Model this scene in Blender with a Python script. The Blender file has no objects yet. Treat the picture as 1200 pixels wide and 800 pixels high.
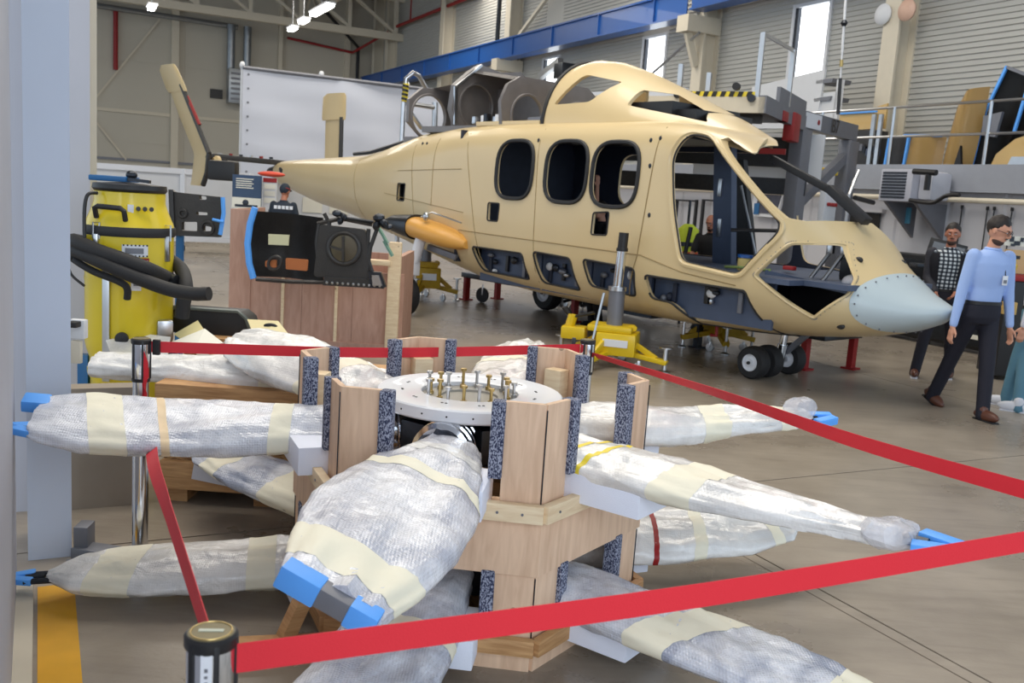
import bpy, bmesh, math, random
from mathutils import Vector, Matrix, noise
random.seed(7)
PI = math.pi
C = bpy.context.scene.collection
S = bpy.context.scene
# ---------------------------------------------------------------- camera
F_PX, EYE = 1100.0, 1.7
_d = Vector((-480., 7100., 1100.)).normalized()
_y = (Vector((0, 0, 1)) - _d * _d.z).normalized()
_x = _d.cross(_y)
CR = Matrix((_x, _y, -_d))                       # camera axes (right, down, forward) -> world
cam_d = bpy.data.cameras.new('camera'); cam = bpy.data.objects.new('camera', cam_d); C.objects.link(cam)
cam_d.sensor_width = 36; cam_d.lens = 36 * F_PX / 1200
cam_d.clip_start = .05; cam_d.clip_end = 200
cr, cu, cb = CR @ Vector((1, 0, 0)), CR @ Vector((0, -1, 0)), CR @ Vector((0, 0, -1))
cam.matrix_world = Matrix(((cr.x, cu.x, cb.x, 0), (cr.y, cu.y, cb.y, 0), (cr.z, cu.z, cb.z, EYE), (0, 0, 0, 1)))
cam_d.dof.use_dof = True; cam_d.dof.focus_distance = 3.7; cam_d.dof.aperture_fstop = 6.3
S.camera = cam
# ---------------------------------------------------------------- world, lights, exposure
wd = bpy.data.worlds.new('daylight'); S.world = wd; wd.use_nodes = True
wn = wd.node_tree.nodes; wl = wd.node_tree.links
wn['Background'].inputs[0].default_value = (.72, .86, 1.0, 1); wn['Background'].inputs[1].default_value = 1.35
def area(name, loc, rot, sx, sy, power, col):
    l = bpy.data.lights.new(name, 'AREA'); l.shape = 'RECTANGLE'; l.size = sx; l.size_y = sy; l.energy = power; l.color = col
    o = bpy.data.objects.new(name, l); C.objects.link(o); o.location = loc; o.rotation_euler = rot; return o
area('door_daylight', (-.5, -3.5, 3.2), (math.radians(78), 0, 0), 8, 4.5, 330, (.86, .92, 1))
area('roof_light', (-1.5, 5.5, 9.5), (0, 0, math.radians(27)), 9, 3, 620, (1, .95, .86))
area('roof_light', (0.5, 13, 9.8), (0, 0, math.radians(27)), 14, 3, 900, (1, .94, .84))
area('roof_light', (-3.5, 24, 9.8), (0, 0, math.radians(27)), 16, 3, 1000, (1, .94, .84))
area('roof_light', (-8, 36, 9.8), (0, 0, math.radians(27)), 16, 3, 1000, (1, .94, .84))
S.view_settings.view_transform = 'Standard'; S.view_settings.look = 'None'
S.view_settings.gamma = 1; S.view_settings.use_curve_mapping = False
S.view_settings.exposure = 0.0
# ---------------------------------------------------------------- helpers
def ray(px, py): return CR @ Vector((px - 600, py - 400, F_PX))
def atY(px, py, Y): r = ray(px, py); return Vector((0, 0, EYE)) + r * (Y / r.y)
def atZ(px, py, z): r = ray(px, py); return Vector((0, 0, EYE)) + r * ((z - EYE) / r.z)
def srgb(r, g, b):
    f = lambda c: (c / 255 / 12.92) if c / 255 <= .04045 else ((c / 255 + .055) / 1.055) ** 2.4
    return (f(r), f(g), f(b))
MATS = {}
def mat(name, col, rough=.5, metal=0, var=.06, scale=8, bump=0, bscale=60, emit=0, alpha=1, coat=0, spec=.5, trans=0, coord='Object'):
    m = bpy.data.materials.new(name); m.use_nodes = True; MATS[name] = m
    n = m.node_tree.nodes; l = m.node_tree.links; b = n['Principled BSDF']
    tc = n.new('ShaderNodeTexCoord'); nz = n.new('ShaderNodeTexNoise'); nz.inputs['Scale'].default_value = scale; nz.inputs['Detail'].default_value = 4
    l.new(tc.outputs[coord], nz.inputs['Vector'])
    mx = n.new('ShaderNodeMix'); mx.data_type = 'RGBA'
    mx.inputs[6].default_value = tuple(max(0, c * (1 - var)) for c in col) + (1,)
    mx.inputs[7].default_value = tuple(min(1, c * (1 + var)) for c in col) + (1,)
    l.new(nz.outputs['Fac'], mx.inputs[0]); l.new(mx.outputs[2], b.inputs['Base Color'])
    b.inputs['Roughness'].default_value = rough; b.inputs['Metallic'].default_value = metal
    b.inputs['Coat Weight'].default_value = coat; b.inputs['Specular IOR Level'].default_value = spec
    b.inputs['Alpha'].default_value = alpha; b.inputs['Transmission Weight'].default_value = trans
    if bump:
        n2 = n.new('ShaderNodeTexNoise'); n2.inputs['Scale'].default_value = bscale; n2.inputs['Detail'].default_value = 3
        l.new(tc.outputs[coord], n2.inputs['Vector'])
        bp = n.new('ShaderNodeBump'); bp.inputs['Strength'].default_value = bump; bp.inputs['Distance'].default_value = .01
        l.new(n2.outputs['Fac'], bp.inputs['Height']); l.new(bp.outputs['Normal'], b.inputs['Normal'])
    if emit:
        b.inputs['Emission Color'].default_value = tuple(col) + (1,); b.inputs['Emission Strength'].default_value = emit
    return m
def N(m): return m.node_tree.nodes, m.node_tree.links, m.node_tree.nodes['Principled BSDF']

class MB:
    """collects shapes into one mesh; coordinates in whatever frame `fr` maps to world"""
    def __init__(s, fr=None): s.bm = bmesh.new(); s.fr = fr or Matrix()
    def face(s, pts):
        vs = [s.bm.verts.new(p) for p in pts]; return s.bm.faces.new(vs)
    def box(s, c, size, rot=None, bev=0):
        c = Vector(c); hx, hy, hz = [k / 2 for k in size]; R = rot or Matrix.Identity(3)
        vs = [s.bm.verts.new(c + R @ Vector((x * hx, y * hy, z * hz))) for x in (-1, 1) for y in (-1, 1) for z in (-1, 1)]
        fs = [s.bm.faces.new([vs[i] for i in q]) for q in ((0, 1, 3, 2), (4, 6, 7, 5), (0, 4, 5, 1), (2, 3, 7, 6), (0, 2, 6, 4), (1, 5, 7, 3))]
        if bev:
            es = list({e for f in fs for e in f.edges})
            bmesh.ops.bevel(s.bm, geom=es, offset=bev, segments=2, affect='EDGES', profile=.6)
        return s
    def b2(s, p, q, bev=0):
        p, q = Vector(p), Vector(q); return s.box((p + q) / 2, [abs(a) for a in (q - p)], bev=bev)
    def bar(s, p, q, w, h, up=(0, 0, 1), bev=0):
        p, q = Vector(p), Vector(q); d = (q - p); L = d.length; d.normalize(); u = Vector(up)
        if abs(d.dot(u)) > .99: u = Vector((1, 0, 0))
        sd = d.cross(u).normalized(); u = sd.cross(d)
        return s.box((p + q) / 2, (L, w, h), Matrix((d, sd, u)).transposed(), bev)
    def rings(s, rings, cap=True, closed=True):
        V = [[s.bm.verts.new(p) for p in r] for r in rings]; n = len(V[0])
        for a, b in zip(V, V[1:]):
            for i in range(n if closed else n - 1):
                j = (i + 1) % n; s.bm.faces.new((a[i], a[j], b[j], b[i]))
        if cap and closed: s.bm.faces.new(V[0][::-1]); s.bm.faces.new(V[-1])
        return s
    def tube(s, pts, r, seg=10, cap=True):
        pts = [Vector(p) for p in pts]; rs = r if isinstance(r, (list, tuple)) else [r] * len(pts); R = []; u = None
        for i, p in enumerate(pts):
            d = (pts[min(i + 1, len(pts) - 1)] - pts[max(i - 1, 0)]).normalized()
            if u is None: u = d.orthogonal().normalized()
            u = (u - d * u.dot(d))
            u = u.normalized() if u.length > 1e-5 else d.orthogonal().normalized()
            w = d.cross(u)
            R.append([p + (u * math.cos(t) + w * math.sin(t)) * rs[i] for t in [2 * PI * k / seg for k in range(seg)]])
        return s.rings(R, cap)
    def lathe(s, prof, c=(0, 0, 0), axis=(0, 0, 1), seg=24, cap=True):
        c = Vector(c); a = Vector(axis).normalized(); u = a.orthogonal().normalized(); w = a.cross(u)
        return s.rings([[c + a * h + (u * math.cos(t) + w * math.sin(t)) * max(r, 1e-4) for t in [2 * PI * k / seg for k in range(seg)]] for r, h in prof], cap)
    def prism(s, poly, a, b, fn):
        """poly 2-D outline, extruded between parameters a and b, fn(u, v, t) -> point"""
        s.rings([[fn(u, v, a) for u, v in poly], [fn(u, v, b) for u, v in poly]]); return s
    def ell(s, c, ax, rot=None, seg=16, rg=10):
        c = Vector(c); R = rot or Matrix.Identity(3)
        s.rings([[c + R @ Vector((ax[0] * math.sin(p) * math.cos(t), ax[1] * math.sin(p) * math.sin(t), ax[2] * math.cos(p))) for t in [2 * PI * k / seg for k in range(seg)]] for p in [PI * (.02 + .96 * j / rg) for j in range(rg + 1)]])
        return s
    def cap(s, p, q, r0, r1, seg=14):
        p, q = Vector(p), Vector(q); d = (q - p); L = d.length; d.normalize()
        prof = [(r0 * math.sin(a), -r0 * math.cos(a)) for a in (.15, .6, 1.1, PI / 2)] + [(r1 * math.sin(a), L - r1 * math.cos(a)) for a in (PI / 2, 2.0, 2.5, 3.0)]
        return s.lathe(prof, p, d, seg)
    def torus(s, c, R, r, axis=(0, 0, 1), seg=32, rs=8, sc=(1, 1)):
        c = Vector(c); a = Vector(axis).normalized(); u = a.orthogonal().normalized(); w = a.cross(u)
        rr = []
        for k in range(seg + 1):
            t = 2 * PI * k / seg; o = u * math.cos(t) * sc[0] + w * math.sin(t) * sc[1]
            rr.append([c + o * (R + r * math.cos(q)) + a * r * math.sin(q) for q in [2 * PI * j / rs for j in range(rs)]])
        return s.rings(rr, cap=False)
    def mesh(s, name, inv=None, smooth=None):
        s.bm.transform((inv or Matrix()) @ s.fr)
        bmesh.ops.recalc_face_normals(s.bm, faces=s.bm.faces)
        me = bpy.data.meshes.new(name); s.bm.to_mesh(me); s.bm.free()
        if smooth:
            for p in me.polygons: p.use_smooth = True
            me.set_sharp_from_angle(angle=math.radians(smooth))
        return me
MW = {}
def thing(name, label, cat, loc=(0, 0, 0), rotz=0, group=None, kind=None):
    o = bpy.data.objects.new(name, None); C.objects.link(o); o.empty_display_size = .1
    o.location = loc; o.rotation_euler = (0, 0, rotz)
    if label: o['label'] = label
    if cat: o['category'] = cat
    if group: o['group'] = group
    if kind: o['kind'] = kind
    MW[o.name] = Matrix.Translation(Vector(loc)) @ Matrix.Rotation(rotz, 4, 'Z'); return o
def obj(name, mb, m, parent=None, label=None, cat=None, group=None, kind=None, smooth=35):
    """links the MB (given in world / frame coordinates) as ONE mesh object"""
    if parent is None:
        # a one-mesh thing keeps its origin at the centre of its own base
        s_ = mb; s_.bm.transform(s_.fr); s_.fr = Matrix()
        co = [v.co for v in s_.bm.verts]
        o_ = Vector(((min(c.x for c in co) + max(c.x for c in co)) / 2, (min(c.y for c in co) + max(c.y for c in co)) / 2, min(c.z for c in co)))
        M_ = Matrix.Translation(o_)
    else: M_ = MW[parent.name]
    me = mb.mesh(name, M_.inverted(), smooth)
    o = bpy.data.objects.new(name, me); C.objects.link(o)
    if isinstance(m, (list, tuple)):
        for k in m: me.materials.append(k)
    else: me.materials.append(m)
    if parent is None: o.location = M_.to_translation(); MW[o.name] = M_
    else: o.parent = parent; MW[o.name] = M_
    if label: o['label'] = label
    if cat: o['category'] = cat
    if group: o['group'] = group
    if kind: o['kind'] = kind
    return o
def struct(name, mb, m, smooth=35): return obj(name, mb, m, kind='structure', smooth=smooth)
def kids(o): return [c for c in bpy.data.objects if c.parent == o]
def copy_tree(o, parent=None, top=True):
    ch = kids(o); c = o.copy(); C.objects.link(c); c.parent = parent; MW[c.name] = MW[o.name]
    for k in ch: copy_tree(k, c, False)
    return c
def text(name, s, size, M, m, parent, ext=.001):
    """flat lettering; M: world matrix of the text (x right, y up, z out)"""
    cu_ = bpy.data.curves.new(name, 'FONT'); cu_.body = s; cu_.size = size; cu_.extrude = ext; cu_.align_x = 'CENTER'; cu_.align_y = 'CENTER'
    t = bpy.data.objects.new(name, cu_); C.objects.link(t)
    dg = bpy.context.evaluated_depsgraph_get(); me = bpy.data.meshes.new_from_object(t.evaluated_get(dg))
    bpy.data.objects.remove(t); me.materials.clear(); me.materials.append(m)
    me.transform(MW[parent.name].inverted() @ M)
    o = bpy.data.objects.new(name, me); C.objects.link(o); o.parent = parent; MW[o.name] = MW[parent.name]; return o
def frame3(o, x, y, z=None):
    x = Vector(x).normalized(); y = Vector(y).normalized(); z = Vector(z).normalized() if z else x.cross(y)
    return Matrix(((x.x, y.x, z.x, o[0]), (x.y, y.y, z.y, o[1]), (x.z, y.z, z.z, o[2]), (0, 0, 0, 1)))
def apply_mods(o):
    dg = bpy.context.evaluated_depsgraph_get(); dg.update()
    me = bpy.data.meshes.new_from_object(o.evaluated_get(dg)); o.modifiers.clear(); old = o.data; o.data = me; bpy.data.meshes.remove(old)
def lerp(tab, x):
    if x <= tab[0][0]: return tab[0][1:]
    for a, b in zip(tab, tab[1:]):
        if x <= b[0]:
            t = (x - a[0]) / (b[0] - a[0]); return tuple(p + (q - p) * t for p, q in zip(a[1:], b[1:]))
    return tab[-1][1:]
def smooth_tab(tab, x):
    h = .12; return tuple(sum(v) / 3 for v in zip(lerp(tab, x - h), lerp(tab, x), lerp(tab, x + h)))
def superell(n, N_=48):
    out = []
    for k in range(N_):
        t = 2 * PI * k / N_; c, s_ = math.cos(t), math.sin(t)
        out.append((math.copysign(abs(c) ** (2 / n), c), math.copysign(abs(s_) ** (2 / n), s_)))
    return out
def round_poly(pts, r, k=5):
    out = []; n = len(pts)
    for i in range(n):
        p = Vector(pts[i]); a = Vector(pts[i - 1]); b = Vector(pts[(i + 1) % n])
        rr = r[i] if isinstance(r, (list, tuple)) else r
        da, db = (a - p), (b - p); ra = min(rr, da.length * .45); rb = min(rr, db.length * .45)
        p0 = p + da.normalized() * ra; p1 = p + db.normalized() * rb
        for j in range(k + 1):
            t = j / k; out.append(tuple(p0 * (1 - t) ** 2 + p * 2 * t * (1 - t) + p1 * t * t))
    return out
# ---------------------------------------------------------------- materials
BEIGE = mat('primer_beige', srgb(212, 190, 146), .33, var=.05, scale=1.5, coat=.25)
BEIGE2 = mat('primer_beige_stabiliser', srgb(212, 188, 140), .4, var=.05, scale=3)
ORANGE = mat('orange_sponson', srgb(216, 160, 78), .4, var=.1, scale=5)
GREYBLUE = mat('radome_grey', srgb(188, 202, 208), .4, var=.03, scale=2, coat=.2)
NAVY = mat('interior_navy', srgb(40, 46, 62), .6, var=.25, scale=9)
NAVYL = mat('interior_slate', srgb(70, 82, 106), .5, var=.2, scale=7)
BLACK = mat('black_plastic', (.012, .012, .014), .45, var=.2)
CARBON = mat('carbon_dark', (.03, .028, .028), .4, var=.3, scale=14, bump=.2)
SEAL = mat('rubber_seal', (.02, .02, .022), .6)
RUBBER = mat('tyre_rubber', (.016, .016, .018), .7, bump=.2, bscale=90)
STEEL = mat('brushed_steel', (.55, .56, .58), .28, 1, var=.1)
CHROME = mat('chrome', (.72, .74, .78), .1, 1, var=.03)
BRASS = mat('cadmium_bolt', srgb(190, 165, 110), .28, 1, var=.15, scale=30)
DSTEEL = mat('dark_steel', (.045, .05, .06), .35, .8, var=.2, scale=20)
GREYP = mat('grey_metal', srgb(120, 122, 130), .45, .3, var=.1)
TGREY = mat('titanium_grey', srgb(122, 118, 118), .42, .35, var=.2, scale=6)
WHITEP = mat('white_paint', srgb(226, 228, 234), .35, var=.02, coat=.3)
WHITEG = mat('white_panel', srgb(214, 216, 220), .6, var=.03)
FOAM = mat('white_foam', srgb(232, 236, 250), .8, var=.02, bump=.15, bscale=220)
YEL = mat('yellow_paint', srgb(222, 188, 20), .4, var=.06, scale=6, coat=.2)
YELV = mat('vacuum_yellow', srgb(226, 200, 40), .32, var=.05, scale=5, coat=.3)
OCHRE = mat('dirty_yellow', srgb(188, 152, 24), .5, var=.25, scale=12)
REDP = mat('red_paint', srgb(150, 28, 30), .5, var=.1)
REDB = mat('red_webbing', srgb(216, 36, 50), .62, var=.04, scale=3, bump=.1, bscale=300)
ORG = mat('orange_tag', srgb(250, 92, 50), .6)
BLUEP = mat('crane_blue', srgb(28, 84, 158), .4, var=.06, scale=2, coat=.2)
BLUET = mat('blue_tape', srgb(92, 168, 255), .5, var=.05, scale=20)
BLUED = mat('stand_blue', srgb(30, 96, 150), .45)
CREAM = mat('cream_steel', srgb(212, 203, 184), .55, var=.04)
TAPE = mat('masking_tape', srgb(238, 233, 212), .55, var=.05, scale=12, bump=.1, bscale=40)
TAPEY = mat('yellow_tape', srgb(238, 214, 60), .5, var=.05)
PAPER = mat('paper', srgb(228, 226, 214), .8, var=.04)
SCREEN = mat('glass_dark', (.03, .035, .04), .15)
GLASSW = mat('window_daylight', (.93, .97, 1.0), .3, emit=2.6)
TUBE = mat('lamp_tube', (1, .97, .9), .3, emit=12)
SKIN = mat('skin', srgb(206, 150, 124), .5, var=.06, scale=10)
HAIR = mat('dark_hair', srgb(32, 24, 22), .6, var=.2, scale=40, bump=.4, bscale=120)
GLOSSFILM = None
def wood(name, c1, c2, sc=(1.2, 1.2, 12), rough=.62, knots=True):
    m = mat(name, c1, rough); n, l, b = N(m)
    tc = n.new('ShaderNodeTexCoord'); mp = n.new('ShaderNodeMapping'); mp.inputs['Scale'].default_value = sc
    l.new(tc.outputs['Object'], mp.inputs['Vector'])
    nz = n.new('ShaderNodeTexNoise'); nz.inputs['Scale'].default_value = 4; nz.inputs['Detail'].default_value = 6; nz.inputs['Distortion'].default_value = .6
    l.new(mp.outputs[0], nz.inputs['Vector'])
    rp = n.new('ShaderNodeValToRGB'); rp.color_ramp.elements[0].position = .3; rp.color_ramp.elements[1].position = .72
    rp.color_ramp.elements[0].color = tuple(c1) + (1,); rp.color_ramp.elements[1].color = tuple(c2) + (1,)
    l.new(nz.outputs['Fac'], rp.inputs[0]); out = rp.outputs[0]
    if knots:
        vo = n.new('ShaderNodeTexVoronoi'); vo.inputs['Scale'].default_value = 5; vo.inputs['Randomness'].default_value = 1
        l.new(tc.outputs['Object'], vo.inputs['Vector'])
        lt = n.new('ShaderNodeMath'); lt.operation = 'LESS_THAN'; lt.inputs[1].default_value = .07; l.new(vo.outputs['Distance'], lt.inputs[0])
        mx = n.new('ShaderNodeMix'); mx.data_type = 'RGBA'; l.new(lt.outputs[0], mx.inputs[0]); l.new(out, mx.inputs[6])
        mx.inputs[7].default_value = tuple(c * .55 for c in c1) + (1,); out = mx.outputs[2]
    l.new(out, b.inputs['Base Color']); return m
PLY = wood('plywood', srgb(210, 174, 144), srgb(231, 198, 168), (9, 9, 1.2))
PINE = wood('pine_batten', srgb(222, 194, 156), srgb(240, 220, 186), (2, 2, 14))
PLYR = wood('reddish_plywood', srgb(172, 132, 114), srgb(192, 154, 136), (5, 5, 1.0), knots=False)
PINED = wood('crate_wood', srgb(166, 120, 76), srgb(206, 162, 112), (1.5, 1.5, 16))
def osb():
    m = mat('osb_board', srgb(160, 120, 76), .7); n, l, b = N(m)
    tc = n.new('ShaderNodeTexCoord'); vo = n.new('ShaderNodeTexVoronoi'); vo.inputs['Scale'].default_value = 34
    mp = n.new('ShaderNodeMapping'); mp.inputs['Scale'].default_value = (1, 1, 1.8); l.new(tc.outputs['Object'], mp.inputs[0]); l.new(mp.outputs[0], vo.inputs['Vector'])
    rp = n.new('ShaderNodeValToRGB'); rp.color_ramp.elements[0].color = srgb(122, 84, 50) + (1,); rp.color_ramp.elements[1].color = srgb(206, 166, 112) + (1,)
    sp = n.new('ShaderNodeSeparateColor'); l.new(vo.outputs['Color'], sp.inputs[0]); l.new(sp.outputs[0], rp.inputs[0]); l.new(rp.outputs[0], b.inputs['Base Color']); return m
OSB = osb()
def fabric():
    m = mat('pad_fabric', (.2, .22, .3), .9); n, l, b = N(m)
    tc = n.new('ShaderNodeTexCoord'); mp = n.new('ShaderNodeMapping'); mp.inputs['Scale'].default_value = (190, 190, 120); l.new(tc.outputs['Object'], mp.inputs[0])
    nz = n.new('ShaderNodeTexNoise'); nz.inputs['Scale'].default_value = 1; nz.inputs['Detail'].default_value = 2; l.new(mp.outputs[0], nz.inputs['Vector'])
    rp = n.new('ShaderNodeValToRGB'); e = rp.color_ramp.elements; e[0].position = .43; e[1].position = .6
    e[0].color = srgb(40, 46, 74) + (1,); e[1].color = srgb(158, 162, 180) + (1,)
    l.new(nz.outputs['Fac'], rp.inputs[0]); l.new(rp.outputs[0], b.inputs['Base Color'])
    bp = n.new('ShaderNodeBump'); bp.inputs['Strength'].default_value = .6; bp.inputs['Distance'].default_value = .003
    l.new(nz.outputs['Fac'], bp.inputs['Height']); l.new(bp.outputs[0], b.inputs['Normal']); return m
FABRIC = fabric()
def wrap(name, c1, c2, bub=.5, rough=.17):
    m = mat(name, c1, rough, coat=.15, spec=.8); n, l, b = N(m)
    tc = n.new('ShaderNodeTexCoord')
    nz = n.new('ShaderNodeTexNoise'); nz.inputs['Scale'].default_value = 5; nz.inputs['Detail'].default_value = 5; nz.inputs['Distortion'].default_value = .4; l.new(tc.outputs['Object'], nz.inputs['Vector'])
    rp = n.new('ShaderNodeValToRGB'); e = rp.color_ramp.elements; e[0].position = .38; e[1].position = .6
    e[0].color = tuple(c1) + (1,); e[1].color = tuple(c2) + (1,); l.new(nz.outputs['Fac'], rp.inputs[0])
    vo = n.new('ShaderNodeTexVoronoi'); vo.inputs['Scale'].default_value = 110; vo.inputs['Randomness'].default_value = .25; l.new(tc.outputs['Object'], vo.inputs['Vector'])
    mp2 = n.new('ShaderNodeMapRange'); mp2.inputs['From Max'].default_value = .8; mp2.inputs['To Min'].default_value = .72; mp2.inputs['To Max'].default_value = 1.1
    l.new(vo.outputs['Distance'], mp2.inputs['Value'])
    mx = n.new('ShaderNodeMix'); mx.data_type = 'RGBA'; mx.blend_type = 'MULTIPLY'; mx.inputs[0].default_value = bub
    l.new(rp.outputs[0], mx.inputs[6]); l.new(mp2.outputs[0], mx.inputs[7]); l.new(mx.outputs[2], b.inputs['Base Color'])
    b1 = n.new('ShaderNodeBump'); b1.inputs['Strength'].default_value = bub; b1.inputs['Distance'].default_value = .007; b1.invert = True
    l.new(vo.outputs['Distance'], b1.inputs['Height'])
    n3 = n.new('ShaderNodeTexNoise'); n3.inputs['Scale'].default_value = 16; n3.inputs['Detail'].default_value = 4; n3.inputs['Distortion'].default_value = .6; l.new(tc.outputs['Object'], n3.inputs['Vector'])
    b2 = n.new('ShaderNodeBump'); b2.inputs['Strength'].default_value = .6; b2.inputs['Distance'].default_value = .012
    l.new(n3.outputs['Fac'], b2.inputs['Height']); l.new(b1.outputs[0], b2.inputs['Normal']); l.new(b2.outputs[0], b.inputs['Normal'])
    b.inputs['Subsurface Weight'].default_value = 0; return m
BUBBLE = wrap('bubble_wrap', srgb(186, 189, 202), srgb(236, 237, 243), .34)
BUBBLED = wrap('bubble_wrap_grey', srgb(164, 171, 190), srgb(224, 227, 236), .42)
FILM = wrap('stretch_film', srgb(214, 213, 212), srgb(242, 241, 239), .15, .22)
CLEAR = mat('clear_film', srgb(225, 226, 235), .12, var=.1, scale=30, bump=.9, bscale=50, alpha=.45)
def concrete():
    m = mat('concrete', srgb(150, 138, 122), .4); n, l, b = N(m)
    tc = n.new('ShaderNodeTexCoord'); co = tc.outputs['Object']
    g = n.new('ShaderNodeNewGeometry'); co = g.outputs['Position']
    n1 = n.new('ShaderNodeTexNoise'); n1.inputs['Scale'].default_value = .7; n1.inputs['Detail'].default_value = 8; n1.inputs['Roughness'].default_value = .62; l.new(co, n1.inputs['Vector'])
    r1 = n.new('ShaderNodeValToRGB'); e = r1.color_ramp.elements; e[0].position = .32; e[1].position = .68
    e[0].color = srgb(126, 116, 104) + (1,); e[1].color = srgb(166, 155, 141) + (1,); l.new(n1.outputs['Fac'], r1.inputs[0])
    mp = n.new('ShaderNodeMapping'); mp.inputs['Rotation'].default_value = (0, 0, math.radians(-63)); mp.inputs['Scale'].default_value = (1.0, 6, 1); l.new(co, mp.inputs[0])
    n2 = n.new('ShaderNodeTexNoise'); n2.inputs['Scale'].default_value = 2.2; n2.inputs['Detail'].default_value = 6; n2.inputs['Distortion'].default_value = .8; l.new(mp.outputs[0], n2.inputs['Vector'])
    r2 = n.new('ShaderNodeValToRGB'); e = r2.color_ramp.elements; e[0].position = .3; e[1].position = .55
    e[0].color = (.62, .6, .6, 1); e[1].color = (1, 1, 1, 1); l.new(n2.outputs['Fac'], r2.inputs[0])
    mx = n.new('ShaderNodeMix'); mx.data_type = 'RGBA'; mx.blend_type = 'MULTIPLY'; mx.inputs[0].default_value = .38
    l.new(r1.outputs[0], mx.inputs[6]); l.new(r2.outputs[0], mx.inputs[7]); l.new(mx.outputs[2], b.inputs['Base Color'])
    mr = n.new('ShaderNodeMapRange'); mr.inputs['To Min'].default_value = .16; mr.inputs['To Max'].default_value = .42; l.new(n1.outputs['Fac'], mr.inputs['Value']); l.new(mr.outputs[0], b.inputs['Roughness'])
    n3 = n.new('ShaderNodeTexNoise'); n3.inputs['Scale'].default_value = 60; n3.inputs['Detail'].default_value = 5; l.new(co, n3.inputs['Vector'])
    bp = n.new('ShaderNodeBump'); bp.inputs['Strength'].default_value = .12; bp.inputs['Distance'].default_value = .005; l.new(n3.outputs['Fac'], bp.inputs['Height']); l.new(bp.outputs[0], b.inputs['Normal'])
    return m
CONC = concrete()
JOINT = mat('joint_filler', srgb(96, 86, 76), .7)
SIDING = mat('siding_grey', srgb(180, 179, 174), .55, var=.04, scale=1)
PANEL = mat('cream_wall_panel', srgb(194, 188, 174), .6, var=.05, scale=.6)
WALLG = mat('left_wall_grey', srgb(176, 178, 188), .6, var=.08, scale=2)
WALLW = mat('column_white', srgb(208, 216, 232), .5, var=.04, scale=3)
WALLL = mat('lower_wall_white', srgb(196, 196, 202), .5, var=.04, scale=2)
ROOFM = mat('roof_deck', srgb(112, 100, 90), .7, var=.1, scale=1)
DUCT = mat('galvanised_duct', srgb(150, 155, 160), .35, .7, var=.2, scale=5)
STRIPE = mat('floor_yellow', srgb(226, 168, 36), .6, var=.12, scale=9)
TARP = mat('white_tarpaulin', srgb(206, 210, 222), .5, var=.02, scale=2)
# ---------------------------------------------------------------- frames
WA = Vector((-.454, .891, 0)); WN = Vector((-.891, -.454, 0)); WP = Vector((8.4, 20, 0))
WF = Matrix(((WA.x, WN.x, 0, WP.x), (WA.y, WN.y, 0, WP.y), (0, 0, 1, 0), (0, 0, 0, 1)))     # s along wall (away), d into the hall
def WD(s, d, z=0): return WP + WA * s + WN * d + Vector((0, 0, z))
hA = math.radians(49)
HU = Vector((math.cos(hA), -math.sin(hA), 0)); HV = Vector((math.sin(hA), math.cos(hA), 0)); HO = Vector((2.78, 9.82, 0))
HF = Matrix(((HU.x, HV.x, 0, HO.x), (HU.y, HV.y, 0, HO.y), (0, 0, 1, 0), (0, 0, 0, 1)))
# ================================================================= SETTING
fb = MB(WF); fb.b2((-26, -8, -.3), (40, 36, -.04)); floor = struct('floor', fb, JOINT)
s0 = -19.55; SL = 5.0; d0 = (Vector((atZ(960, 690, 0))) - WP).dot(WN)
dk = d0 % SL - 5
for i in range(12):
    for j in range(8):
        a = s0 + i * SL; b = dk - SL + j * SL; m = MB(WF)
        m.b2((a + .006, b + .006, -.04), (a + SL - .006, min(b + SL, 36) - .006, 0)); obj('floor_slab', m, CONC, floor, smooth=None)
m = MB(WF); m.b2((-19.5, d0 + .075, -.003), (16, d0 + .083, .0008)); obj('joint_line', m, JOINT, floor)
m = MB(WF); m.b2((-13.0, 16.45, 0), (-9.95, 16.585, .0025)); struct('trim_1', m, STRIPE)
# right wall : upper corrugated siding, as ribs
def corrug(name, s_a, s_b, z0, z1, mtl, pitch=.2, d=0, dep=.03):
    prof = []; z = z0
    while z < z1 - .01:
        prof += [(0, z), (0, z + pitch * .72), (dep, z + pitch * .8), (dep, z + pitch * .95)]; z += pitch
    prof.append((0, z1))
    m = MB(WF)
    m.rings([[Vector((s_a, d + q, zz)) for q, zz in prof] + [Vector((s_a, d - .15, z1)), Vector((s_a, d - .15, z0))], [Vector((s_b, d + q, zz)) for q, zz in prof] + [Vector((s_b, d - .15, z1)), Vector((s_b, d - .15, z0))]])
    return struct(name, m, mtl, smooth=20)
HZ = 11.6
WIN = [(WD(0, 0), 928, 1.3), (0, 752, 1.3), (0, 635, 1.3)]
def s_of(px): # wall parameter under a picture column at eye height
    r = ray(px, 240); k = WP; # solve r.x*t = kx + WA.x*s
    det = r.x * (-WA.y) - (-WA.x) * r.y; t = (k.x * (-WA.y) - (-WA.x) * k.y) / det; return (r.y * t - k.y) / WA.y
ws = [s_of(p) for p in (928, 752, 635)]
edges = [-9]
for w_ in ws: edges += [w_ - .65, w_ + .65]
edges.append(37); n_ = 0
for a, b in zip(edges[::2], edges[1::2]): corrug('wall_right', a, b, 2.7, HZ, SIDING, pitch=.115)
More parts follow.
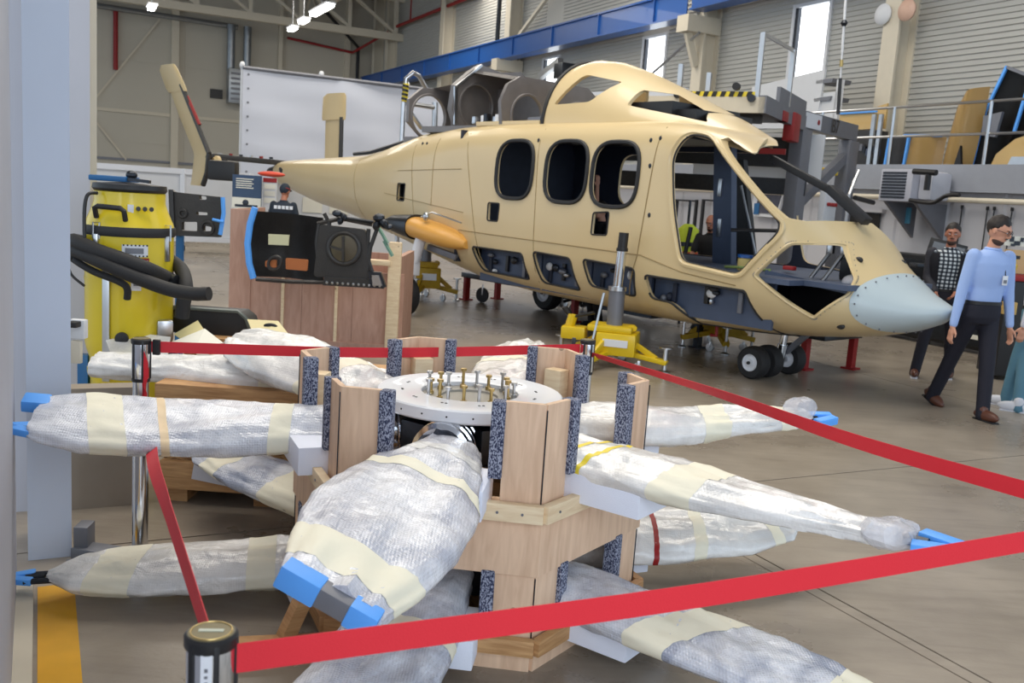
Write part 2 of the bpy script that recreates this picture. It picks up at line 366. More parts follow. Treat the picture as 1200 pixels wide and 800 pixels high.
for i, w_ in enumerate(ws):
    m = MB(WF); m.b2((w_ - .65, -.15, 2.7), (w_ + .65, 0, 4.9)); m.b2((w_ - .65, -.15, 6.75), (w_ + .65, 0, HZ)); struct('wall_right', m, SIDING)
    r = thing('window_%d' % (i + 1), None, None, WD(w_, 0, 4.9), 0, kind='structure')
    m = MB(WF); m.b2((w_ - .56, -.1, 4.98), (w_ + .56, -.08, 6.67)); obj('window_pane', m, GLASSW, r)
    m = MB(WF)
    for q in (-.61, .61): m.b2((w_ + q - .045, -.15, 4.9), (w_ + q + .045, .06, 6.75))
    for q in (4.94, 6.71): m.b2((w_ - .56, -.15, q - .04), (w_ + .56, .06, q + .04))
    obj('window_frame', m, WHITEG, r)
    m = MB(WF); m.b2((w_ + .47, -.07, 4.98), (w_ + .56, .03, 6.67)); obj('window_mullion', m, DSTEEL, r)
# back wall
bs = 37
m = MB(WF); m.b2((bs, -.2, 0), (bs + .2, 36, HZ)); wb = struct('wall_back', m, PANEL)
for i in range(7):
    for k, (z0_, z1_) in enumerate(((0, 3.0), (3.06, 6.9), (6.96, HZ))):
        m = MB(WF); m.b2((bs - .03, i * 5 + .06, z0_), (bs, i * 5 + 4.98, z1_)); obj('wall_panel', m, PANEL, wb)
def wcol(s, d, w, dep, z0, z1, mtl, name='trim_2'):
    m = MB(WF); m.b2((s - w / 2, d, z0), (s + w / 2, d + dep * .12, z1)); m.b2((s - w * .06, d + dep * .12, z0), (s + w * .06, d + dep * .88, z1)); m.b2((s - w / 2, d + dep * .88, z0), (s + w / 2, d + dep, z1)); return struct(name, m, mtl)
for px in (1040, 820, 596, 520, 456, 441):
    s = s_of(px); z0_ = 2.7 if px > 800 else 0
    m = MB(WF); w_ = .42 if px > 500 else .35
    m.b2((s - w_ / 2, 0, z0_), (s + w_ / 2, .06, HZ)); m.b2((s - w_ / 2, .5, z0_), (s + w_ / 2, .56, HZ)); m.b2((s - .05, .06, z0_), (s + .05, .5, HZ))
    struct('column_right', m, CREAM)
for dd, w_ in ((1.6, .25), (5.2, .2), (10.3, .35), (17, .4)):
    m = MB(WF); m.b2((bs - .3, dd, 0), (bs - .02, dd + w_, HZ)); struct('column_back', m, CREAM)
m = MB(WF); m.b2((bs - .12, 0, 4.46), (bs - .03, 34, 4.62)); struct('trim_3', m, CREAM)
m = MB(WF); m.b2((bs - .12, 0, 2.15), (bs - .03, 34, 2.27)); struct('trim_4', m, GREYP)
def wbar(name, p, q, w, h, mtl, r=None):
    m = MB(WF)
    if r: m.tube([p, q], r)
    else: m.bar(p, q, w, h)
    return struct(name, m, mtl)
wbar('trim_5', (bs - .1, 11.2, 9.1), (bs - .1, 14.6, 4.3), .05, .09, CREAM)
wbar('trim_6', (bs - .1, 14.4, 4.3), (bs - .1, 12.7, 2.2), .05, .09, CREAM)
# ceiling, roof trusses
m = MB(WF); m.b2((-24, -.3, HZ), (40, 36, HZ + .2)); struct('ceiling', m, ROOFM)
for k, ts in enumerate((33, 26)):
    if k == 1: continue
    t = thing('roof_truss', None, None, WD(ts, 0, 9.6), 0, kind='structure')
    m = MB(WF); m.b2((ts - .15, 0, 9.05), (ts + .15, 34, 9.4)); obj('bottom_chord', m, CREAM, t)
    m = MB(WF); m.b2((ts - .12, 0, 10.95), (ts + .12, 34, 11.25)); obj('top_chord', m, CREAM, t)
    for i in range(12):
        a = .4 + i * 2.4; m = MB(WF); m.bar((ts, a, 9.4), (ts, a, 11.0), .18, .18, up=(1, 0, 0)); obj('web_post', m, CREAM, t)
        m = MB(WF); m.bar((ts, a, 9.4), (ts, a + 2.4, 11.0), .14, .14, up=(1, 0, 0)); obj('web_diagonal', m, CREAM, t)
t = thing('roof_girder', None, None, WD(33, 3, 10.4), 0, kind='structure')
for z_ in (10.1, 11.1):
    m = MB(WF); m.bar((36.5, 4.2, z_), (12, 4.2, z_), .16, .16); obj('girder_chord', m, CREAM, t)
for i in range(9):
    m = MB(WF); a = 13 + i * 2.6; m.bar((a, 4.2, 10.1), (a + 1.3, 4.2, 11.1), .1, .1); m.bar((a + 1.3, 4.2, 11.1), (a + 2.6, 4.2, 10.1), .1, .1); obj('web_diagonal', m, CREAM, t)
# pipes, ducts
def pipe(label, pts, r, mtl, cat='pipe', name='pipe'):
    m = MB(WF); m.tube([Vector(p) for p in pts], r, 10); return obj(name, m, mtl, None, label, cat)
pipe('dark red sprinkler pipe running under the roof along the right wall', [(33.0, .35, 9.75), (8, .35, 9.9)], .08, REDP)
for a in (31, 27, 22):
    m = MB(WF); m.tube([(a, .35, 9.8), (a, .35, 11.5)], .04, 8); obj('pipe_hanger', m, REDP, None, {31: 'far thin red hanger rod near the hall corner', 27: 'middle thin red hanger rod above the red wall pipe', 22: 'nearest thin red hanger rod above the red wall pipe'}[a], 'hanger', 'red pipe hangers')
pipe('dark red pipe hanging upright on the far back wall left of the duct', [(bs - .2, 13.2, 9.3), (bs - .2, 13.2, 6.45)], .11, REDP)
pipe('dark red pipe running level high on the back wall', [(bs - .4, 5.0, 9.0), (bs - .4, 1.5, 8.7), (bs - 4, .8, 9.4)], .07, REDP)
pipe('grey duct running level along the top of the back wall', [(bs - .3, 26, 9.5), (bs - .3, 7.5, 9.2)], .13, DUCT, 'duct', 'air_duct')
pipe('black drain pipe in the far corner of the hall', [(bs - .4, 1.2, 0), (bs - .4, 1.2, 9), (bs - 1.2, 3.2, 10.4)], .09, BLACK)
pipe('dark downpipe beside the column above the blue crane beam', [(s_of(588), .65, 6), (s_of(588), .65, HZ)], .09, DSTEEL)
t = thing('ventilation_duct', 'large galvanised twin duct dropping down the back wall to an outlet box', 'duct', WD(bs - .8, 7.4, 5.4))
for k in (7.05, 7.85):
    m = MB(WF); m.tube([(bs - .55, k, 9.25), (bs - .55, k, 7.0)], .2, 14); obj('duct_pipe', m, DUCT, t)
m = MB(WF); m.b2((bs - 1.0, 6.8, 5.4), (bs - .3, 8.0, 7.1), bev=.03); b_ = obj('outlet_box', m, DUCT, t)
for k in range(6): m = MB(WF); m.b2((bs - 1.03, 6.9, 5.55 + k * .25), (bs - 1.0, 7.9, 5.66 + k * .25)); obj('louvre', m, GREYP, b_)
m = MB(WF); m.b2((bs - .16, 8.15, 5.6), (bs - .04, 8.75, 6.05)); g_ = obj('wall_grille', m, BLACK, None, 'small black ventilation grille on the back wall', 'grille')
# ceiling lamps
for q, (px, py, Y) in enumerate([(377, 12, 34), (343, 34, 40), (178, 9, 36), (356, 25, 37.5)]):
    p = atY(px, py, Y); L = 2.4 if q == 0 else .9
    t = thing('ceiling_lamp', ['long fluorescent strip lamp glowing between the roof trusses', 'small far glowing lamp below the truss chord', 'small glowing lamp above the left end of the duct', 'short far lamp just beyond the long strip lamp'][q], 'lamp', p)
    m = MB(); m.bar(p + WA * L / 2, p - WA * L / 2, .22, .1); obj('lamp_tube', m, TUBE, t)
    m = MB(); m.bar(p + WA * L / 2 + Vector((0, 0, .09)), p - WA * L / 2 + Vector((0, 0, .09)), .34, .06); obj('lamp_housing', m, WHITEG, t)
    m = MB(); m.tube([p + Vector((0, 0, .1)), (p.x, p.y, HZ)], .015, 6); obj('hanger', m, STEEL, t)
# blue crane runway beams
def ibeam(name, label, s_a, s_b, d, z0, h, w, mtl):
    m = MB(WF); m.b2((s_a, d - w / 2, z0), (s_b, d + w / 2, z0 + .05)); m.b2((s_a, d - w / 2, z0 + h - .05), (s_b, d + w / 2, z0 + h)); m.b2((s_a, d + w * .3, z0 + .05), (s_b, d + w * .36, z0 + h - .05))
    for k in range(int((s_b - s_a) / 3)): m.b2((s_a + 1.5 + k * 3 - .02, d + w * .3, z0 + .05), (s_a + 1.5 + k * 3 + .02, d + w * .48, z0 + h - .05))
    return obj(name, m, mtl, None, label, 'beam')
sc = s_of(820)
ibeam('crane_beam', 'long blue crane runway beam along the wall, far of the cream column', sc + .1, 36.5, .8, 6.75, .72, .5, BLUEP)
ibeam('crane_beam', 'blue crane runway beam segment above the tall window, near of the cream column', -9, sc - .1, .8, 6.9, .72, .5, BLUEP)
for px in (820, 600, 340 + 130):
    s = s_of(px); m = MB(WF); m.b2((s - .25, .05, 6.35), (s + .25, 1.15, 6.78)); m.bar((s, .6, 5.5), (s, .95, 6.35), .2, .12, up=(1, 0, 0)); obj('beam_bracket', m, CREAM, None, {820: 'cream bracket under the blue beam joint at the big cream column', 600: 'cream bracket under the blue beam above the engine firewalls', 470: 'farthest cream bracket at the left end of the blue beam'}[px], 'bracket', 'crane beam brackets')
wbar('trim_7', (s_of(655), .3, 9.5), (s_of(596), .3, 7.4), .12, .12, CREAM)
m = MB(WF); s = s_of(832); m.tube([(s, .9, 6.3), (s + 5.4, .5, 4.3)], .035, 8); obj('brace_rod', m, STEEL, None, 'thin slanting tie rod fixed to the big cream column', 'rod')
s = s_of(672); t = thing('projector_unit', 'dark camera like unit on a bracket under the blue beam', 'camera', WD(s, .6, 5.6))
m = MB(WF); m.b2((s - .3, .5, 5.7), (s + .3, 1.0, 6.2), bev=.03); obj('housing', m, DSTEEL, t)
m = MB(WF); m.bar((s + 1.6, .8, 5.9), (s + .2, .8, 6.3), .22, .2); obj('lens_tube', m, STEEL, t)
m = MB(WF); m.tube([(s, .75, 5.7), (s, .75, 5.2), (s - .3, .5, 4.8)], .03, 6); obj('cable', m, BLACK, t)
t = thing('wall_horn', 'round white alarm bell on the right hand cream column', 'bell', WD(s_of(1040), .56, 5.2))
for q, mt in ((.2, WHITEG), (-.42, mat('beige_bell', srgb(206, 170, 150), .5))):
    m = MB(WF); m.lathe([(.2, 0), (.22, .06), (.16, .12), (.05, .14)], (s_of(1040) + q, .57, 6.0), (0, 1, 0), 20); obj('bell_dome', m, mt, t)
# mezzanine
MEZ = 2.7
m = MB(WF); m.b2((-9, 0, MEZ - .12), (24, 2.5, MEZ)); struct('mezzanine_floor', m, GREYP)
m = MB(WF); m.b2((-9, 2.42, MEZ - .42), (24, 2.52, MEZ + .04)); struct('trim_8', m, mat('fascia_grey', srgb(150, 154, 164), .5))
m = MB(WF)
prof = []; s = -9
while s < 24: prof += [(s, 2.3), (s + .9, 2.3), (s + .93, 2.27), (s + 1.0, 2.27), (s + 1.03, 2.3)]; s += 1.1
m.rings([[Vector((a, b, 0)) for a, b in prof] + [Vector((24, 2.1, 0)), Vector((-9, 2.1, 0))], [Vector((a, b, MEZ - .12)) for a, b in prof] + [Vector((24, 2.1, MEZ - .12)), Vector((-9, 2.1, MEZ - .12))]])
wlo = struct('wall_right_lower', m, WALLL)
m = MB(WF); m.tube([(-9, 2.62, 2.14), (24, 2.62, 2.14)], .045, 8); obj('wall_pipe', m, CREAM, None, 'long cream pipe running under the mezzanine edge', 'pipe')
for px in (1128, 1158, 1166, 1187):
    r = ray(px, 240); k = WD(0, 2.36); det = r.x * (-WA.y) - (-WA.x) * r.y; t_ = (k.x * (-WA.y) - (-WA.x) * k.y) / det; s = (r.y * t_ - k.y) / WA.y
    m = MB(WF); m.tube([(s, 2.36, .9), (s, 2.36, 2.0)], .012, 6); m.tube([(s, 2.36, 2.0), (s, 2.36, 2.06)], .025, 8); obj('cable_drop', m, BLACK, None, {1128: 'black cable on the lower wall right above the bearded man', 1158: 'black cable on the lower wall just left of the blue shirted man', 1166: 'black cable on the lower wall behind the blue shirted man, second of the close pair', 1187: 'black cable on the lower wall above the white notice'}[px], 'cable', 'cables on the lower wall')
t = thing('mezzanine_railing', 'grey steel handrail along the mezzanine edge', 'railing', WD(-2, 2.45, MEZ))
for z_ in (1.08, .55):
    m = MB(WF); m.tube([(-9, 2.45, MEZ + z_), (6.5, 2.45, MEZ + z_)], .024, 8); obj('rail', m, STEEL, t)
for k, s in enumerate([5.6, 3.6, .6, -1.2, -3.2, -5.2]):
    m = MB(WF); m.tube([(s, 2.47, MEZ), (s, 2.47, MEZ + 1.08)], .028, 8); obj('post', m, STEEL, t)
# left structures
DL = 16.60
m = MB(WF); m.b2((-13.3, DL + .06, 0), (-9.87, DL + .25, 5)); struct('wall_left', m, WALLG)
m = MB(WF); m.b2((-13.3, DL - .0, 0), (-9.9, DL + .06, .035)); struct('baseboard_left', m, CREAM)
def wall_px(name, p, wpx, Y0, dep, mtl, z1=5.5, z0=0):
    """upright box: near face left edge through p, width along WN reversed"""
    m = MB(); a = Vector(p); e = -WN; b = a + e * wpx
    m.rings([[a + Vector((0, 0, z0)), b + Vector((0, 0, z0)), b + WA * dep + Vector((0, 0, z0)), a + WA * dep + Vector((0, 0, z0))], [a + Vector((0, 0, z1)), b + Vector((0, 0, z1)), b + WA * dep + Vector((0, 0, z1)), a + WA * dep + Vector((0, 0, z1))]]); return struct(name, m, mtl)
p = atY(33, 660, 3.86); p.z = 0; wall_px('column_white', p, .172, 0, .35, WALLW)
p = atY(-30, 400, 4.35); p.z = 0; wall_px('wall_left', p, .27, 0, .1, WALLG)
p = atY(79, 400, 6.6); p.z = 0; wall_px('column_grey', p, .15, 0, .25, WALLG)
p = atY(103, 300, 6.8); p.z = 0; wall_px('trim_9', p, .06, 0, .3, CREAM)
p = atY(82, 560, 4.5); p.z = 0
wall_px('trim_10', p, .36, 0, .12, mat('dirty_panel', srgb(150, 138, 124), .7, var=.15, scale=6), z1=.62)
t = thing('scrap_steel_brackets', 'bent grey steel bracket plates lying at the foot of the white column', 'bracket', atZ(105, 672, 0))
for k, (px, py, w, h, rz) in enumerate([(97, 668, .14, .03, .3), (115, 655, .2, .05, -.2), (99, 650, .06, .14, .1)]):
    q = atZ(px, py, 0); m = MB(); m.box(q + Vector((0, 0, h / 2 + .005)), (w, .1, h), Matrix.Rotation(rz, 3, 'Z'), .004); obj('plate', m, GREYP, t)
p = atY(92, 385, 4.85); t = thing('wall_socket', 'small grey power socket box with black plug on the left column', 'socket', p)
m = MB(); m.box(p, (.08, .05, .1), bev=.006); obj('socket_box', m, WHITEG, t)
m = MB(); m.box(p + Vector((0, -.05, .03)), (.05, .06, .03), bev=.006); obj('plug', m, BLACK, t)
m = MB(); m.box(p + Vector((.0, -.02, -.12)), (.05, .03, .12), bev=.004); obj('cable_box', m, CREAM, t)
# ================================================================= HELICOPTER
heli = thing('helicopter', 'beige primed twin engine helicopter airframe without glass or doors, on yellow jacks', 'helicopter', HO, 0)
heli.rotation_euler = (0, 0, math.atan2(HU.y, HU.x)); MW[heli.name] = HF.copy()
#        x     ztop  zbot  hw   n_top n_bot
SEC = [(-11.42, 2.02, 1.68, .13, 2.2, 2.2), (-11.3, 2.06, 1.62, .2, 2.2, 2.2), (-10.6, 2.10, 1.5, .27, 2.2, 2.2), (-9.65, 2.14, 1.33, .36, 2.3, 2.2), (-8.6, 2.18, 1.22, .5, 2.5, 2.2), (-7.9, 2.21, 1.12, .62, 2.6, 2.2),
       (-7.1, 2.31, .98, .76, 2.8, 2.3), (-6.4, 2.44, .88, .88, 3.0, 2.5), (-5.6, 2.56, .76, .98, 3.6, 2.8), (-4.8, 2.6, .64, 1.05, 4.5, 3.2), (-4.1, 2.6, .55, 1.1, 6, 3.6), (-3, 2.6, .5, 1.12, 7, 4), (-1.2, 2.6, .47, 1.12, 7, 4),
       (-.7, 2.56, .47, 1.12, 8, 4), (-.3, 2.48, .48, 1.12, 10, 3.6), (-.05, 2.38, .49, 1.12, 10, 3.4), (.25, 2.20, .5, 1.11, 9, 3.0), (.5, 1.95, .52, 1.08, 7, 2.8), (.7, 1.70, .54, 1.03, 2.6, 2.7), (.85, 1.55, .56, .94, 2.1, 2.6),
       (1.0, 1.42, .58, .84, 1.95, 2.5), (1.28, 1.22, .64, .64, 1.9, 2.3), (1.5, 1.08, .72, .44, 1.9, 2.2), (1.68, 1.0, .80, .26, 2, 2.1), (1.77, .97, .87, .13, 2, 2), (1.80, .955, .925, .05, 2, 2)]
def SECX(x): return smooth_tab(SEC, x) if x < 1.3 else lerp(SEC, x)
def fus_ring(x, off=0, Nn=72):
    zt, zb, hw, nt, nb = SECX(x)
    zc = zb + (zt - zb) * .5 if x > -4 else zb + (zt - zb) * .5
    hh = (zt - zb) / 2; out = []
    for k in range(Nn):
        t = 2 * PI * k / Nn; c, s_ = math.cos(t), math.sin(t); n = nt if s_ > 0 else nb
        out.append(Vector((x, math.copysign(abs(c) ** (2 / n), c) * (hw + off), zc + math.copysign(abs(s_) ** (2 / n), s_) * (hh + off))))
    return out
NC = 1.27   # where the radome starts (slanting)
xs = []
x = -11.42
while x < 1.0: xs.append(x); x += .14
while x < 1.5: xs.append(x); x += .05
def surf_y(x, z, sgn=-1):
    """outer skin half width at station x and height z"""
    zt, zb, hw, nt, nb = SECX(x)
    zc = (zt + zb) / 2; hh = (zt - zb) / 2; q = min(1, abs(z - zc) / hh); n = nt if z > zc else nb
    return sgn * hw * (1 - q ** n) ** (1 / n)
def selp(cx, cz, w, h, n=3.0, k=36, shear=0):
    return [(cx + a * w / 2 + shear * b * h / 2, cz + b * h / 2) for a, b in superell(n, k)]
W_WIN = [selp(-3.12, 2.015, .68, .69, 3.2, shear=.04), selp(-2.22, 2.01, .68, .69, 3.2, shear=.04), selp(-1.465, 2.0, .68, .69, 3.2, shear=.04)]
W_DOOR = round_poly([(-.70, 2.20), (-.57, 2.43), (-.27, 2.39), (.57, 1.63), (.58, 1.53), (.23, 1.11), (-.46, 1.17), (-.63, 1.70)], [.1, .12, .12, .05, .08, .08, .1, .2])
W_SMALL = [round_poly([(-5.88, 1.53), (-5.66, 1.53), (-5.64, 1.77), (-5.87, 1.77)], .02), round_poly([(-3.59, 1.38), (-3.38, 1.38), (-3.36, 1.6), (-3.59, 1.6)], .03), round_poly([(-1.75, 1.34), (-1.51, 1.35), (-1.5, 1.6), (-1.74, 1.58)], .03)]
W_LOW = [round_poly([(-3.80, .73), (-2.83, .72), (-2.89, 1.03), (-3.91, 1.03)], .06), round_poly([(-2.6, .71), (-1.97, .69), (-2.06, 1.05), (-2.7, 1.07)], .06), round_poly([(-1.77, .77), (-1.1, .73), (-1.08, 1.03), (-1.86, 1.06)], .06)]
W_FWD = round_poly([(-.88, .74), (-.62, .73), (-.45, .56), (-.42, .3), (.42, .3), (.42, .62), (.30, .96), (-.94, .98)], [.06, .05, .03, 0, 0, .1, .03, .05])
W_NOSE = round_poly([(.41, 1.12), (.69, 1.43), (.90, 1.45), (1.14, 1.16), (1.15, 1.03), (.90, .79)], .03)
W_WS = [(-.18, 2.37), (-.16, 2.40), (.0, 2.32), (.12, 2.255), (.16, 2.9), (1.3, 2.9), (1.3, 2.0), (.85, 1.72), (.68, 1.65), (.60, 1.67)]
def cutter(polys):
    m = MB(HF)
    for poly, y0, y1 in polys: m.prism(poly, y0, y1, lambda u, v, t: Vector((u, t, v)))
    bmesh.ops.recalc_face_normals(m.bm, faces=m.bm.faces)
    return m
def bool_cut(o, mb, par, mtl=None):
    """subtract one temporary closed solid, keep only the resulting mesh"""
    bmesh.ops.recalc_face_normals(mb.bm, faces=mb.bm.faces)
    me = mb.mesh('cut', MW[par.name].inverted()); co = bpy.data.objects.new('cut', me); C.objects.link(co); co.parent = par
    if mtl: me.materials.append(mtl)
    bo = o.modifiers.new('b', 'BOOLEAN'); bo.operation = 'DIFFERENCE'; bo.solver = 'EXACT'; bo.object = co; bo.use_self = False
    if mtl: bo.material_mode = 'TRANSFER'
    apply_mods(o); bpy.data.objects.remove(co); bpy.data.meshes.remove(me)
def fix_cut(o, polys):
    for poly, y0, y1 in polys:
        m = MB(HF); m.prism(poly, y0, y1, lambda u, v, t: Vector((u, t, v))); bool_cut(o, m, heli)
    for p in o.data.polygons: p.use_smooth = True
    o.data.set_sharp_from_angle(angle=math.radians(28))
m = MB(HF); m.rings([fus_ring(x) for x in xs])
fus = obj('fuselage_shell', m, BEIGE, heli)
m = MB(HF); m.rings([fus_ring(x, -.04) for x in xs if -11.0 < x < 1.45]); bool_cut(fus, m, heli, NAVY)
CUTS = [(w, -1.6, 1.6) for w in W_WIN] + [(W_DOOR, -1.6, 1.6), (W_WS, -1.6, 1.6)]
for w in W_LOW + [W_FWD] + W_SMALL: CUTS += [(w, -1.6, -.3 if w in W_SMALL[:1] else -.8), (w, .3 if w in W_SMALL[:1] else .8, 1.6)]
CUTS += [(W_NOSE, -1.4, -.24), ([(.82 + (a - .82) * .8, 1.1 + (b - 1.1) * .7) for a, b in W_NOSE], .24, 1.4)]
CUTS += [(round_poly([(-2.7, 1.12), (-2.7, 2.4), (-.62, 2.4), (-.62, 1.12)], .1), .6, 1.6)]
CUTS += [([(-.13, 2.8), (-.2, 2.30), (.6, 1.60), (.72, 1.665), (1.3, 2.0), (1.3, 2.8)], .3, 1.6)]
CUTS += [([(-7.4, 2.9), (-7.4, 2.2), (-7.2, 2.285), (-6.4, 2.40), (-5.9, 2.48), (-5.6, 2.51), (-5.6, 2.9)], -.5, .5)]
fix_cut(fus, CUTS)
def diag(o_=0): m = MB(HF); m.prism([(.06 + o_, -.85), (-.36 + o_, -.1), (-1.3 + o_, 1.1), (-1.3 + o_, 1.3), (1.3, 1.3), (1.3, -.85)], 2.12, 2.9, lambda u, v, t: Vector((u, v, t))); return m
bool_cut(fus, diag(.06), heli)
m = MB(HF); m.prism([(.12, 1.80), (.45, 1.60), (.8, 1.32), (1.3, 1.0), (1.3, 2.9), (.12, 2.9)], .15, 1.25, lambda u, v, t: Vector((t, u, v))); bool_cut(fus, m, heli)
for p in fus.data.polygons: p.use_smooth = True
fus.data.set_sharp_from_angle(angle=math.radians(28))
# radome: grey blue nose cone over the shell
m = MB(HF); R = []
for k in range(16):
    t = k / 15; R.append(None)
def rad_ring(t):
    pts = []
    for p in fus_ring(1.4, 0, 48): pts.append(p)
    out = []
    for i in range(48):
        a = 2 * PI * i / 48; s_ = math.sin(a); x0 = 1.18 + .10 * max(0, s_) ** 2 + .26 * max(0, -s_) ** 2
        x = x0 + (1.802 - x0) * t; zt, zb, hw, nt, nb = SECX(x); zc = (zt + zb) / 2; hh = (zt - zb) / 2; n = nt if s_ > 0 else nb
        c = math.cos(a); out.append(Vector((x, math.copysign(abs(c) ** (2 / n), c) * (hw + .006), zc + math.copysign(abs(s_) ** (2 / n), s_) * (hh + .006))))
    return out
m.rings([rad_ring(1 - (1 - k / 15) ** 1.8) for k in range(16)]); obj('nose_cone', m, GREYBLUE, heli, 'grey blue nose cone', smooth=40)
m = MB(HF)
for i in range(0, 24):
    a = 2 * PI * i / 24; s_, c = math.sin(a), math.cos(a); x = 1.22 + .10 * max(0, s_) ** 2 + .26 * max(0, -s_) ** 2; zt, zb, hw, nt, nb = SECX(x); n = nt if s_ > 0 else nb
    m.ell(Vector((x, math.copysign(abs(c) ** (2 / n), c) * (hw + .014), (zt + zb) / 2 + math.copysign(abs(s_) ** (2 / n), s_) * ((zt - zb) / 2 + .014))), (.009, .009, .009), seg=6, rg=4)
obj('rivets', m, GREYP, heli, kind='stuff')
def strip(name, poly, off, r, mtl, sides=(-1,), lab=None, closed=True, yfix=None):
    """bead that follows the skin along an outline in (x, z)"""
    for sd in sides:
        poly2 = []
        PL = list(poly) + ([poly[0]] if closed else [])
        for (a0_, b0_), (a1_, b1_) in zip(PL, PL[1:]):
            kk = max(1, int(math.hypot(a1_ - a0_, b1_ - b0_) / .04)); poly2 += [(a0_ + (a1_ - a0_) * j / kk, b0_ + (b1_ - b0_) * j / kk) for j in range(kk)]
        if not closed: poly2.append(PL[-1])
        m = MB(HF); pts = [Vector((u, (yfix * -sd if yfix else surf_y(u, v, sd)) + sd * off, v)) for u, v in poly2]
        if closed: pts.append(pts[0]); pts.append(pts[1])
        m.tube(pts, r, 6); obj(name, m, mtl, heli, lab)
for w in W_WIN: strip('window_seal', w, .004, .024, SEAL)
for w in W_LOW: strip('hatch_seal', w, .0, .012, SEAL)
for w in W_SMALL: strip('port_seal', w, .0, .009, SEAL)
strip('door_frame', [(a * 1.0 + (a + .02) * .06, b + (b - 1.8) * .045) for a, b in W_DOOR], .0, .022, BEIGE)
strip('door_seal', W_DOOR, -.012, .012, SEAL)
strip('hatch_edge', [p for p in W_FWD if p[1] > .5], 0, .012, SEAL, closed=False)
strip('nose_window_frame', [(.82 + (a - .82) * 1.04, 1.12 + (b - 1.12) * 1.05) for a, b in W_NOSE], .0, .013, BEIGE)
# screws round the nose window
m = MB(HF)
pl = [(.82 + (a - .82) * 1.08, 1.12 + (b - 1.12) * 1.11) for a, b in W_NOSE]
for i in range(len(pl)):
    a, b = Vector(pl[i]), Vector(pl[(i + 1) % len(pl)]); L = (b - a).length; k = max(1, int(L / .05))
    for j in range(k):
        q = a + (b - a) * j / k; m.ell((q.x, surf_y(q.x, q.y) - .002, q.y), (.006, .004, .006), seg=6, rg=4)
obj('screws', m, GREYP, heli, kind='stuff')
# panel seams (thin grooves laid as dark lines on the skin)
def seam(pts, r=.0045):
    m = MB(HF); P_ = []
    for (a, b), (c, d) in zip(pts, pts[1:]):
        for k in range(13): u = a + (c - a) * k / 12; v = b + (d - b) * k / 12; P_.append(Vector((u, surf_y(u, v) - .001, v)))
    m.tube(P_, r, 5); obj('panel_seam', m, mat('seam_brown', srgb(150, 128, 88), .7) if 'seam_brown' not in MATS else MATS['seam_brown'], heli)
seam([(-4.16, 2.46), (-3.72, .78)]); seam([(-2.72, 2.5), (-2.68, .7)]); seam([(-.89, 2.5), (-1.05, 1.17), (-1.2, .72)], .006); seam([(-4.2, 1.22), (-2.6, 1.20), (-1.0, 1.18), (-.45, 1.06), (.2, 1.0)], .006)
seam([(-5.55, 2.42), (-5.3, .95)]); seam([(-7.6, 2.1), (-7.35, 1.2)]); seam([(-4.9, 1.5), (-4.9, 2.4)]); seam([(-5.9, 1.95), (-4.2, 2.0)]); seam([(-6.3, 1.62), (-4.1, 1.45)], .004)
# small marks
m = MB(HF)
for u, v in ((-5.35, 2.33), (-5.22, 2.33), (-1.02, 2.36), (-.9, 2.38), (-.98, 2.1), (-2.75, 2.36), (-.93, 1.6)): m.ell((u, surf_y(u, v), v), (.02, .012, .026), seg=8, rg=5)
obj('fasteners', m, DSTEEL, heli, kind='stuff')
for u, v in ((1.05, 1.33), (1.08, .72)):
    m = MB(HF); m.ell((u, surf_y(u, v), v), (.045, .02, .03), seg=12, rg=6); obj('sensor_port', m, BLACK, heli)
m = MB(HF); u, v = -10.9, 1.88; m.ell((u, surf_y(u, v), v), (.1, .02, .05), Matrix.Rotation(.5, 3, 'Y'), 14, 6); obj('tail_port', m, BLACK, heli)
# ---- top cowling (front fairing with side openings)
def cowl_ring(x, t):
    # t 0 rear .. 1 front
    top = lerp([(-3.0, 3.38), (-2.8, 3.41), (-2.5, 3.37), (-2.1, 3.24), (-1.57, 3.02), (-.93, 2.73), (-.5, 2.52), (-.2, 2.40)], x)[0]
    hw = lerp([(-3.0, .84), (-1.6, .84), (-1.0, .74), (-.2, .45)], x)[0]
    base = lerp([(-3, 2.52), (-1, 2.5), (-.2, 2.28)], x)[0]
    out = []
    for k in range(25):
        a = PI * k / 24; c, s_ = math.cos(a), math.sin(a); n = 2.05
        out.append(Vector((x + .18 * (1 - s_) * 0, math.copysign(abs(c) ** (2 / n), c) * hw, base + abs(s_) ** (2 / 2.0) * (top - base))))
    return out
m = MB(HF); xs2 = [-2.98 + k * 2.78 / 30 for k in range(31)]
def thick_ring(x):
    a = cowl_ring(x, 0); g = a[12]; b = [Vector((p.x, p.y * .945, 2.2 + (p.z - 2.2) * .965)) for p in a[::-1]]; return a + b
m.rings([thick_ring(x) for x in xs2])
cw = obj('upper_cowling', m, BEIGE, heli)
C1 = round_poly([(-2.86, 2.80), (-2.60, 3.17), (-2.02, 3.06), (-2.28, 2.82)], [.04, .08, .04, .06])
C2 = round_poly([(-1.72, 2.77), (-1.72, 2.96), (-1.42, 2.93), (-.95, 2.72), (-.80, 2.60), (-1.1, 2.66)], .03)
o = cw
cm_ = [(C1, -1.3, 1.3), (C2, -1.3, -.1), (C2, .1, 1.3)]
fix_cut(o, cm_)
bool_cut(o, diag(.2), heli)
for p in o.data.polygons: p.use_smooth = True
o.data.set_sharp_from_angle(angle=math.radians(28))
def cy(u, v, sd=-1):
    rg = cowl_ring(u, 0); best = min(rg[:13] if sd > 0 else rg[12:], key=lambda p: abs(p.z - v)); return best.y
m = MB(HF); m.tube([p + Vector((-.01, 0, 0)) for p in cowl_ring(-2.98, 0)], .03, 6); obj('cowling_rear_seal', m, SEAL, heli, 'black rubber edge on the rear of the cowling')
